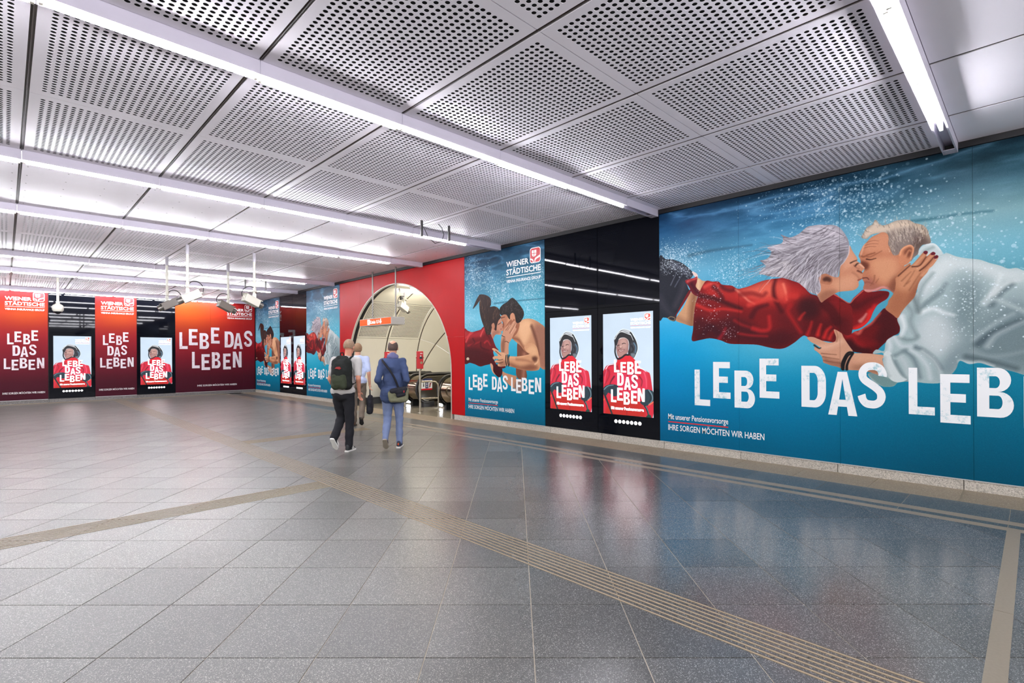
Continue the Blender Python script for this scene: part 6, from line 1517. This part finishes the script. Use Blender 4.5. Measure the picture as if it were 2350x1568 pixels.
# small hanging sensors with a looping cable
M_sens = mat('sensor_grey', (66, 64, 64), .4, metal=.4)
def sensor(label, x, y, L):
    t = thing('ceiling_sensor', label, 'sensor', (x, y, zceil(y)), 0, 'hanging ceiling sensors')
    MB().cyl((0, 0, -L), (0, 0, .004), .022, n=14).build('tube', M_sens, t, 60); MB().cyl((0, 0, -L - .004), (0, 0, -L), .017, n=14).build('lens', M_glassb, t, 60)
sensor('dark tube sensor under the punched ceiling, left of the looping cable', 5.086, 7.34, .27)
sensor('dark tube sensor under the punched ceiling, right of the looping cable', 5.66, 7.33, .26)
sensor('small tube sensor under the plain ceiling, left of the rightmost pole camera', 5.16, 16.6, .27)
sensor('small tube sensor under the plain ceiling, right of the rightmost pole camera', 5.73, 16.56, .27)
t = tag(MB().ring_tube([(5.12, 7.34, ZC - .10), (5.22, 7.34, ZC - .27), (5.36, 7.34, ZC - .35), (5.50, 7.33, ZC - .30), (5.545, 7.33, ZC - .17), (5.50, 7.33, ZC - .06), (5.42, 7.33, ZC + .002)], .006, 7).build('sensor_cable', M_cable, None, 60),
        'thin black cable looping between two ceiling sensors', 'cable')
# tunnel lamp inside the arch
t = thing('tunnel_lamp', 'bare fluorescent lamp under the tunnel crown inside the arch', 'light', (8.05, 12.75, 3.32))
MB().box(0, 1.24, -.035, .035, .03, .09).build('base', M_plate, t)
MB().cyl((.03, 0, .0), (1.21, 0, .0), .016, n=10).build('lamp_tube', mat('warm_tube', (255, 244, 216), .3, emit=(255, 246, 228), strength=TUBE * .85), t, 60)
for x in (.01, 1.20): MB().box(x, x + .03, -.02, .02, -.02, .04).build('lamp_holder', M_sock, t)
t = thing('tunnel_lamp', 'second fluorescent lamp deeper down the tunnel', 'light', (9.6, 11.6, 3.25))
MB().box(0, 1.24, -.035, .035, .03, .09).build('base', M_plate, t)
MB().cyl((.03, 0, .0), (1.21, 0, .0), .016, n=10).build('lamp_tube', MATS['warm_tube'], t, 60)
for k_, (x_, y_) in enumerate(((7.75, 11.75), (8.9, 11.2), (11.2, 12.1))):  # unseen lamps added to brighten the tunnel
    t = thing('tunnel_lamp', 'added fill lamp in the tunnel, ' + ('hidden behind the top of the arch', 'right of the visible one, behind the arch', 'over the sloping escalators')[k_], 'light', (x_, y_, 3.28 if k_ < 2 else 2.6))
    MB().box(0, 1.24, -.035, .035, .03, .09).build('base', M_plate, t)
    MB().cyl((.03, 0, .0), (1.21, 0, .0), .016, n=10).build('lamp_tube', MATS['warm_tube'], t, 60)
t = thing('loudspeaker', 'dark wall speaker at the right edge of the tunnel, half behind the arch', 'speaker', (8.35, 13.05, 3.18))
MB().box(-.07, .07, -.05, .05, -.06, .06).build('case', M_dark, t, bevel=.01); MB().lathe([(.03, 0), (.05, .03)], (0, -.05, 0), 12, Matrix.Rotation(math.pi / 2, 3, 'X')).build('horn', M_dark, t)

# ---------------------------------------------------------------- people
def blob(name, prims, m, parent, voxel=.011, smooth=3, cut=None):
    """one continuous skin over overlapping tapered limbs: ('c', p0, r0, p1, r1) or ('e', centre, radii, euler)"""
    mb = MB()
    for p in prims:
        if p[0] == 'c':
            a, b = Vector(p[1]), Vector(p[3]); d = (b - a)
            n = 5; q = []; rr = []
            if d.length < 1e-6: continue
            t = d.normalized()
            for k in range(n, -1, -1):
                an = math.pi / 2 * k / n; q.append(a - t * p[2] * math.sin(an)); rr.append(max(.0008, p[2] * math.cos(an)))
            for k in range(0, n + 1):
                an = math.pi / 2 * k / n; q.append(b + t * p[4] * math.sin(an)); rr.append(max(.0008, p[4] * math.cos(an)))
            mb.ring_tube(q, 1, 14, radii=rr)
        else:
            M = Euler(p[3]).to_matrix() if len(p) > 3 else None
            mb.ball(p[1], p[2], 18, 12, M)
    me = mb.mesh(name, m); o = link(name, me, parent)
    md = o.modifiers.new('skin', 'REMESH'); md.mode = 'VOXEL'; md.voxel_size = voxel
    s = o.modifiers.new('soft', 'SMOOTH'); s.factor = .5; s.iterations = smooth
    dg = bpy.context.evaluated_depsgraph_get(); dg.update()
    me2 = bpy.data.meshes.new_from_object(o.evaluated_get(dg)); o.modifiers.clear(); o.data = me2; bpy.data.meshes.remove(me)
    me2.polygons.foreach_set('use_smooth', [True] * len(me2.polygons)); me2.name = name
    if not me2.materials: me2.materials.append(m)
    return o
def shell(name, c, rad, keep, m, parent, th=.012, n=72, k=48, M=None):
    """thick patch of an ellipsoid: hair, caps"""
    v = []; f = []; idx = {}
    def P(i, j, e):
        key = (i, j % n, e)
        if key not in idx:
            t = math.pi * i / k; a = 2 * math.pi * j / n
            q = Vector(((rad[0] + e) * math.sin(t) * math.cos(a), (rad[1] + e) * math.sin(t) * math.sin(a), (rad[2] + e) * math.cos(t)))
            if M is not None: q = M @ q
            idx[key] = len(v); v.append(Vector(c) + q)
        return idx[key]
    cell = lambda i, j: 0 <= i < k and keep(math.sin(math.pi * (i + .5) / k) * math.cos(2 * math.pi * (j + .5) / n), math.sin(math.pi * (i + .5) / k) * math.sin(2 * math.pi * (j + .5) / n), math.cos(math.pi * (i + .5) / k))
    for i in range(k):
        for j in range(n):
            if not cell(i, j): continue
            f.append((P(i, j, th), P(i + 1, j, th), P(i + 1, j + 1, th), P(i, j + 1, th))); f.append((P(i, j + 1, 0), P(i + 1, j + 1, 0), P(i + 1, j, 0), P(i, j, 0)))
            if not cell(i - 1, j): f.append((P(i, j, 0), P(i, j, th), P(i, j + 1, th), P(i, j + 1, 0)))
            if not cell(i + 1, j): f.append((P(i + 1, j + 1, 0), P(i + 1, j + 1, th), P(i + 1, j, th), P(i + 1, j, 0)))
            if not cell(i, (j - 1) % n): f.append((P(i + 1, j, 0), P(i + 1, j, th), P(i, j, th), P(i, j, 0)))
            if not cell(i, (j + 1) % n): f.append((P(i, j + 1, 0), P(i, j + 1, th), P(i + 1, j + 1, th), P(i + 1, j + 1, 0)))
    o = MB().add(v, f).build(name, m, parent, 70)
    sb = o.modifiers.new('soft', 'SMOOTH'); sb.factor = .5; sb.iterations = 4
    return o
def lerp(a, b, t): return Vector(a) * (1 - t) + Vector(b) * t
def hand_prims(w, d, side, curl=.5):
    """palm and five bent fingers from wrist w along direction d; side = +1 right hand, -1 left"""
    w = Vector(w); d = Vector(d).normalized(); x = Vector((0, 1, 0)); x = (x - d * x.dot(d)).normalized()   # thumb side points forward
    nrm = d.cross(x) * side                                   # towards the palm
    P = [('e', w + d * .05, (.018, .040, .052)), ('c', w - d * .02, .026, w + d * .02, .027)]
    P = [('c', w - d * .02, .026, w + d * .03, .027), ('c', w + d * .03 + x * .024, .017, w + d * .085 + x * .026, .014), ('c', w + d * .03 - x * .022, .017, w + d * .08 - x * .026, .013), ('c', w + d * .03, .018, w + d * .088, .015)]
    for k, (o, L) in enumerate(((.030, .070), (.010, .080), (-.010, .075), (-.029, .058))):
        a = w + d * .085 + x * o; d1 = (d + nrm * curl * .6).normalized(); d2 = (d + nrm * curl * 1.8).normalized(); d3 = (d * .6 + nrm * curl * 2.4).normalized()
        b = a + d1 * L * .45; c = b + d2 * L * .32; e = c + d3 * L * .26
        P += [('c', a, .0092, b, .0085), ('c', b, .0085, c, .0078), ('c', c, .0078, e, .0068)]
    a = w + d * .025 + x * .028; b = a + (d * .6 + x * .8 + nrm * .3) * .035; c = b + (d + x * .25 + nrm * .5).normalized() * .032
    P += [('c', a, .013, b, .011), ('c', b, .011, c, .0085)]
    return P
def head_prims(c, tilt=0.0):
    c = Vector(c); M = Euler((tilt, 0, 0)).to_matrix(); T = lambda *p: c + M @ Vector(p)
    return [('e', T(0, -.012, .025), (.076, .096, .098), (tilt, 0, 0)), ('e', T(0, .030, -.045), (.058, .064, .072), (tilt, 0, 0)), ('c', T(0, .062, -.088), .026, T(0, .055, -.07), .03),
            ('c', T(0, .092, .004), .010, T(0, .108, -.028), .013), ('e', T(0, .085, .022), (.052, .018, .012), (tilt, 0, 0)), ('e', T(.078, -.008, -.008), (.010, .020, .030), (tilt, 0, 0)), ('e', T(-.078, -.008, -.008), (.010, .020, .030), (tilt, 0, 0)),
            ('e', T(0, .088, -.058), (.024, .014, .012), (tilt, 0, 0))]
def face_parts(c, parent, tilt=0.0, lip=(150, 84, 78)):
    c = Vector(c); M = Euler((tilt, 0, 0)).to_matrix(); T = lambda *p: c + M @ Vector(p)
    for s in (-1, 1):
        MB().ball(T(s * .031, .083, .004), (.013, .009, .010), 10, 7).build('eye', mat('eye_white', (226, 222, 216), .3), parent, 60)
        MB().ball(T(s * .031, .0915, .004), (.0055, .003, .0055), 8, 6).build('iris', mat('iris', (60, 50, 44), .2), parent, 60)
        MB().ring_tube([T(s * .016, .097, .022), T(s * .032, .098, .027), T(s * .050, .090, .022)], .0035, 6).build('eyebrow', mat('eyebrow', (92, 74, 58), .7), parent, 60)
    MB().ring_tube([T(-.022, .094, -.056), T(-.008, .103, -.053), T(.008, .103, -.053), T(.022, .094, -.056)], .0042, 6).build('mouth', mat('lips', lip, .5), parent, 60)
def shoe(name, a, toe, m_up, m_sole, parent, stripes=None, w=.046):
    """a: ankle point; toe: tip of the sole"""
    a = Vector(a); toe = Vector(toe); heel = None
    d = (toe - a); d.normalize()
    return None
def shoe_at(heel, toe, m_up, m_sole, parent, stripes=None, accent=None, w=.046):
    heel = Vector(heel); toe = Vector(toe); d = (toe - heel).normalized(); x = d.cross(Vector((0, 0, 1))); x.normalize(); u = x.cross(d)
    L = (toe - heel).length
    T = lambda p, q, r: heel + d * p + x * q + u * r
    out = [(.0, -.026), (.02, -.036), (.09, -.036), (.17, -.046), (L - .05, -.044), (L - .012, -.022), (L, 0), (L - .012, .022), (L - .05, .044), (.17, .046), (.09, .036), (.02, .036), (.0, .026)]
    o = MB().prism(out, lambda p, q, r: T(p, q, r), .0, .024).build('sole', m_sole, parent, bevel=.005)
    s = blob('shoe', [('e', T(.075, 0, .055), (.042, .042, .045)), ('c', T(.05, 0, .05), .038, T(.14, 0, .045), .040), ('c', T(.14, 0, .045), .040, T(L - .055, 0, .030), .032), ('c', T(L - .09, .012, .030), .028, T(L - .05, 0, .028), .028), ('c', T(.045, 0, .05), .034, T(.05, 0, .085), .034)], m_up, parent, .008, 2)
    if stripes:
        for sd in (-1, 1):
            for k in range(3):
                p = .105 + .028 * k
                MB().ring_tube([T(p + .02, sd * .047, .026), T(p + .006, sd * .043, .05), T(p - .01, sd * .030, .072)], .0045, 6).build('stripe', stripes, s, 60)
    if accent: MB().ball(T(.012, 0, .066), (.012, .022, .02), 8, 6).build('heel_tab', accent, s, 60)
    return s
def cloth(name, col, rough=.85):
    return mat(name, col, rough, noise=.10, scale=9, bump=.35, spec=.2)
def garment_folds(o, amt=.006, scale=9.0, seed=0):
    """gentle creases pressed into a garment"""
    from mathutils import noise as mn
    me = o.data
    nr = [v.normal.copy() for v in me.vertices]
    for v, n in zip(me.vertices, nr):
        p = v.co
        k = mn.noise(Vector((p.x * scale * .8, p.y * scale * .8, p.z * scale * 1.6 + seed))) + .5 * mn.noise(Vector((p.x * scale * 2, p.y * scale * 2, p.z * scale * 3 + seed * 3)))
        v.co += n * k * amt
    me.update()

SKIN = mat('skin', (214, 160, 132), .5, noise=.05, scale=20, spec=.35)
SKINR = mat('skin_flushed', (206, 142, 116), .5, noise=.05, scale=20, spec=.35)
M_sole = mat('sole_white', (236, 234, 228), .5)

def walker(name, label, loc, heading, J, skin, lower_only=False):
    """a walking figure facing +y in its own frame; J holds the joints"""
    t = thing(name, label, 'person', loc, heading)
    P = head_prims(J['head'], J.get('tilt', 0))
    hd, ch, pv = Vector(J['head']), Vector(J['chest']), Vector(J['pelvis'])
    neck = lerp(ch, hd, .62)
    P += [('c', neck, .054, hd + Vector((0, -.02, -.04)), .056), ('c', neck + Vector((0, -.01, -.10)), .07, neck, .056),
          ('e', ch, (.155, .095, .17)), ('e', lerp(ch, pv, .5), (.13, .09, .16)), ('e', pv, (.15, .105, .12))]
    for s, sd in ((1, 'R'), (-1, 'L')):
        sh, el, wr = Vector(J['sh' + sd]), Vector(J['el' + sd]), Vector(J['wr' + sd])
        P += [('c', ch + Vector((s * .06, 0, .10)), .07, sh, .055), ('c', sh, .052, el, .040), ('c', el, .040, wr, .026)]
        P += hand_prims(wr, J['hd' + sd], s, J.get('curl', .5))
        hp, kn, an = Vector(J['hp' + sd]), Vector(J['kn' + sd]), Vector(J['an' + sd])
        P += [('c', hp, .082, kn, .052), ('c', kn, .050, lerp(kn, an, .35), .050), ('c', lerp(kn, an, .3), .050, an, .034), ('c', an, .034, an + Vector((0, .05, -.03)), .03)]
    b = blob('body', P, skin, t, .0075, 2); face_parts(J['head'], t, J.get('tilt', 0))
    return t
def trousers(J, m, parent, wid=0.0, hem=.0, seed=1):
    pv = Vector(J['pelvis']); P = [('e', pv + Vector((0, 0, .02)), (.168 + wid, .125 + wid, .13)), ('e', pv + Vector((0, -.03, -.03)), (.165 + wid, .12 + wid, .12))]
    for sd in 'RL':
        hp, kn, an = Vector(J['hp' + sd]), Vector(J['kn' + sd]), Vector(J['an' + sd]); e = lerp(kn, an, .98)
        P += [('c', hp, .098 + wid, kn, .068 + wid), ('c', kn, .068 + wid, e, .052 + wid + hem)]
    o = blob('trousers', P, m, parent, .011, 3); garment_folds(o, .011, 7, seed); return o

# --- man in the blue jacket -------------------------------------------------
JB = dict(head=(0, .05, 1.612), tilt=-.06, chest=(0, .01, 1.27), pelvis=(0, -.01, .92),
          shR=(.160, 0, 1.395), elR=(.225, -.11, 1.11), wrR=(.165, .07, .955), hdR=(-.35, .55, -.75),
          shL=(-.160, 0, 1.395), elL=(-.225, -.11, 1.11), wrL=(-.165, .07, .955), hdL=(.35, .55, -.75),
          hpR=(.085, 0, .90), knR=(.095, .06, .48), anR=(.10, .02, .085), hpL=(-.085, 0, .90), knL=(-.09, .03, .50), anL=(-.095, -.26, .19), curl=.5)
HB = -math.atan2(.60, .80)
man = walker('person', 'walking man in a blue jacket and jeans with hands in his pockets, seen from behind', (4.485, 7.305, 0), HB, JB, SKIN)
M_jean = cloth('blue_jeans', (118, 132, 166)); M_jack = cloth('blue_jacket', (66, 80, 114))
trousers(JB, M_jean, man, 0, .0, 2)
jk = blob('jacket', [('e', (0, .005, 1.27), (.178, .122, .20)), ('e', (0, -.01, 1.08), (.165, .125, .22)), ('e', (0, -.02, .90), (.196, .158, .14)), ('c', (-.08, 0, 1.385), .075, (.08, 0, 1.385), .075), ('e', (0, -.035, 1.31), (.15, .10, .15)), ('c', (-.085, -.02, .82), .112, (.085, -.02, .82), .112)]
          + [q for s, sd in ((1, 'R'), (-1, 'L')) for q in (('c', (s * .08, 0, 1.375), .075, JB['sh' + sd], .063), ('c', JB['sh' + sd], .063, JB['el' + sd], .052), ('c', JB['el' + sd], .052, lerp(JB['el' + sd], JB['wr' + sd], .98), .045))], M_jack, man, .010, 3)
garment_folds(jk, .013, 7, 5)
blob('collar', [('c', (-.05, .0, 1.475), .045, (.05, .0, 1.475), .045), ('c', (-.045, .05, 1.465), .04, (.045, .05, 1.465), .04), ('c', (0, -.015, 1.47), .05, (0, .0, 1.50), .055)], cloth('grey_scarf', (110, 112, 150)), man, .010, 2)
hc = Vector(JB['head']) + Vector((0, -.012, .025))
shell('hair', hc, (.078, .098, .100), lambda x, y, z: z < .40 + .40 * abs(x) + .10 * x * x and z > -.62 and y < .28 and not (y > -.1 and z < -.25) and not (y > .0 and abs(x) < .8), mat('dark_brown_hair', (84, 66, 58), .7, noise=.2, scale=60), man, .0045)
sR = shoe_at((.085, -.07, .0), (.115, .215, .0), mat('navy_trainer', (44, 46, 62), .6), M_sole, man, None, mat('orange_tab', (226, 92, 44), .6))
sL = shoe_at((-.10, -.335, .185), (-.09, -.175, .012), mat('navy_trainer', (44, 46, 62), .6), mat('sole_worn', (160, 150, 134), .6), man)

def rotl(p, h):
    c, s = math.cos(h), math.sin(h); return Vector((p[0] * c - p[1] * s, p[0] * s + p[1] * c, p[2]))
def W_(loc, h, p): return Vector(loc) + rotl(p, h)
# shoulder bag
M_olive = cloth('olive_canvas', (120, 120, 96)); M_bagb = cloth('black_canvas', (40, 40, 46))
bag = thing('shoulder_bag', 'olive and black shoulder bag on the hip of the blue jacket walker', 'bag', W_((4.485, 7.305, 0), HB, (.10, -.16, .74)), HB)
o = blob('pouch', [('c', (-.10, 0, .06), .055, (.10, 0, .06), .055), ('c', (-.11, 0, .15), .055, (.11, 0, .20), .055), ('c', (-.10, 0, .06), .055, (-.11, 0, .15), .055), ('c', (.10, 0, .06), .055, (.11, 0, .20), .055)], M_olive, bag, .009, 2); garment_folds(o, .005, 14, 3)
o = blob('flap', [('c', (-.09, -.028, .19), .045, (.10, -.028, .22), .045), ('c', (.0, -.045, .12), .032, (.09, -.045, .14), .032), ('c', (-.01, -.04, .17), .04, (.09, -.04, .19), .04)], M_bagb, bag, .009, 2)
MB().box(.085, .10, -.082, -.074, .17, .20).build('red_tag', M_logored, bag)
pts = [rotl(p, 0) for p in ((.0, .02, .24), (-.06, -.02, .40), (-.13, -.01, .52), (-.21, .02, .62), (-.255, .10, .675), (-.26, .17, .69), (-.22, .25, .66))]
sp = [tuple(p) for p in spline(np.array([(p.x, p.y, p.z) for p in pts]), False, 4)]
MB().ring_tube(sp, .017, 8).build('strap', M_bagb, bag, 60)

# --- man with the backpack ----------------------------------------------------
JP = dict(head=(.05, .12, 1.63), tilt=-.25, chest=(.03, .06, 1.29), pelvis=(0, 0, .93),
          shR=(.21, .05, 1.41), elR=(.27, -.05, 1.14), wrR=(.22, .10, .92), hdR=(-.1, .4, -.9),
          shL=(-.155, .05, 1.41), elL=(-.225, .02, 1.13), wrL=(-.23, .20, .96), hdL=(.1, .5, -.85),
          hpR=(.085, 0, .91), knR=(.09, .04, .50), anR=(.09, .0, .085), hpL=(-.085, 0, .91), knL=(-.085, .12, .51), anL=(-.08, -.15, .23), curl=.45)
LP = (3.785, 7.615, 0); HP = -math.atan2(.78, .62)
man2 = walker('person', 'walking man with a dark backpack, grey shirt and black trousers, left of the arch', LP, HP, JP, SKINR)
trousers(JP, cloth('black_trousers', (34, 34, 38)), man2, .004, .006, 7)
sh_ = blob('shirt', [('e', (.03, .055, 1.30), (.195, .125, .20)), ('e', (.015, .02, 1.10), (.175, .125, .20)), ('e', (0, -.01, .95), (.197, .155, .11)), ('c', (-.06, .055, 1.40), .075, (.12, .055, 1.40), .075)]
            + [q for s, sd in ((1, 'R'), (-1, 'L')) for q in (('c', (.03 + s * .09, .05, 1.39), .08, JP['sh' + sd], .07), ('c', JP['sh' + sd], .07, lerp(JP['sh' + sd], JP['el' + sd], .72), .062))], cloth('grey_shirt', (188, 184, 180)), man2, .011, 3)
garment_folds(sh_, .011, 7, 9)
hc = Vector(JP['head']) + Vector((0, -.012, .025))
shell('hair', hc, (.077, .097, .099), lambda x, y, z: z > -.55 and y < .45 + .3 * z and not (y > -.05 and z < -.1), mat('short_grey_hair', (150, 122, 98), .8, noise=.2, scale=60), man2, .006, M=Euler((-.25, 0, 0)).to_matrix())
shoe_at((.085, -.09, .0), (.105, .195, .0), mat('black_trainer', (30, 34, 36), .6), M_sole, man2, M_sole)
shoe_at((-.082, -.235, .225), (-.075, -.075, .03), mat('black_trainer', (30, 34, 36), .6), M_sole, man2, M_sole)
M_pack = cloth('black_backpack', (34, 36, 34)); M_pack2 = cloth('green_backpack', (56, 62, 46))
bp = thing('backpack', 'black and dark green backpack with a red emblem, worn by the left walker', 'backpack', W_(LP, HP, (.035, -.06, 1.0)), HP)
o = blob('sack', [('c', (-.085, -.07, .05), .085, (-.075, -.06, .38), .085), ('c', (.085, -.07, .05), .085, (.075, -.06, .38), .085), ('e', (0, -.09, .22), (.15, .11, .22)), ('c', (-.05, -.04, .44), .06, (.05, -.04, .44), .06)], M_pack, bp, .011, 3); garment_folds(o, .008, 10, 4)
o = blob('front_pocket', [('c', (-.06, -.15, .04), .065, (-.055, -.145, .17), .06), ('c', (.06, -.15, .04), .065, (.055, -.145, .17), .06), ('e', (0, -.16, .10), (.11, .07, .11))], M_pack2, bp, .010, 3); garment_folds(o, .005, 12, 6)
pa = MB().prism([(-.045, .30), (-.02, .325), (.03, .33), (.055, .30), (.03, .285), (0, .295)], lambda a, b, d: (a, d, b), -.205, -.19); pa.build('emblem_patch', mat('patch_red', (150, 40, 36), .7), bp)
MB().ring_tube([(-.03, -.04, .49), (-.02, -.05, .54), (.02, -.05, .54), (.03, -.04, .49)], .009, 7).build('carry_loop', M_pack, bp, 60)
M_orange = cloth('orange_strap', (190, 96, 66))
for s in (-1, 1):
    q = [(s * .07, .02, .42), (s * .095, .07, .47), (s * .10, .14, .465), (s * .105, .215, .38), (s * .115, .235, .25), (s * .14, .16, .10), (s * .12, .0, .04)]
    MB().ring_tube([tuple(p) for p in spline(np.array(q), False, 4)], .016, 8).build('shoulder_strap', M_pack if s > 0 else M_orange, bp, 60)

# --- person in the light blue shirt, further on --------------------------------
JT = dict(head=(0, .06, 1.63), tilt=-.05, chest=(0, .02, 1.30), pelvis=(0, 0, .94),
          shR=(.175, .02, 1.42), elR=(.23, -.03, 1.13), wrR=(.24, .08, .88), hdR=(.02, .15, -1),
          shL=(-.175, .02, 1.42), elL=(-.22, .0, 1.12), wrL=(-.20, .14, .90), hdL=(.05, .4, -.9),
          hpR=(.085, 0, .91), knR=(.09, .10, .52), anR=(.09, -.20, .20), hpL=(-.085, 0, .91), knL=(-.085, .05, .50), anL=(-.08, .0, .085), curl=.75)
LT = (5.36, 10.12, 0); HT = -math.atan2(.55, .83)
man3 = walker('person', 'person in a light blue short-sleeved shirt, partly behind the backpack walker', LT, HT, JT, SKIN)
trousers(JT, cloth('taupe_trousers', (112, 100, 88)), man3, .002, .004, 11)
sh_ = blob('shirt', [('e', (0, .02, 1.31), (.19, .12, .20)), ('e', (0, .0, 1.12), (.17, .12, .20)), ('e', (0, -.01, .96), (.195, .153, .12)), ('c', (-.09, .02, 1.41), .072, (.09, .02, 1.41), .072)]
            + [q for s, sd in ((1, 'R'), (-1, 'L')) for q in (('c', (s * .09, .02, 1.40), .075, JT['sh' + sd], .068), ('c', JT['sh' + sd], .068, lerp(JT['sh' + sd], JT['el' + sd], .78), .064))], cloth('light_blue_shirt', (190, 202, 232)), man3, .011, 3)
garment_folds(sh_, .011, 7, 13)
hc = Vector(JT['head']) + Vector((0, -.012, .025))
shell('hair', hc, (.078, .098, .100), lambda x, y, z: z > -.75 and y < .5 + .3 * z and not (y > .0 and z < -.05), mat('light_brown_hair', (140, 110, 82), .8, noise=.2, scale=60), man3, .012)
shoe_at((-.085, -.085, .0), (-.075, .185, .0), mat('brown_shoe', (84, 58, 40), .5), M_dark, man3)
shoe_at((.08, -.255, .20), (.09, -.10, .02), mat('brown_shoe', (84, 58, 40), .5), M_dark, man3)
hb = thing('hand_bag', 'black soft bag carried by the person in the light blue shirt', 'bag', W_(LT, HT, (.245, .10, .24)), HT)
o = blob('sack', [('c', (0, -.10, .07), .07, (0, .10, .07), .07), ('c', (0, -.09, .07), .07, (0, -.07, .36), .05), ('c', (0, .09, .07), .07, (0, .07, .36), .05), ('e', (0, 0, .20), (.075, .15, .20))], M_bagb, hb, .011, 3); garment_folds(o, .012, 9, 8)
MB().ring_tube([tuple(p) for p in spline(np.array([(0, -.06, .38), (-.003, -.03, .50), (-.003, .0, .545), (-.003, .03, .50), (0, .06, .38)]), False, 4)], .010, 7).build('handle', M_bagb, hb, 60)

bpy.context.view_layer.update()
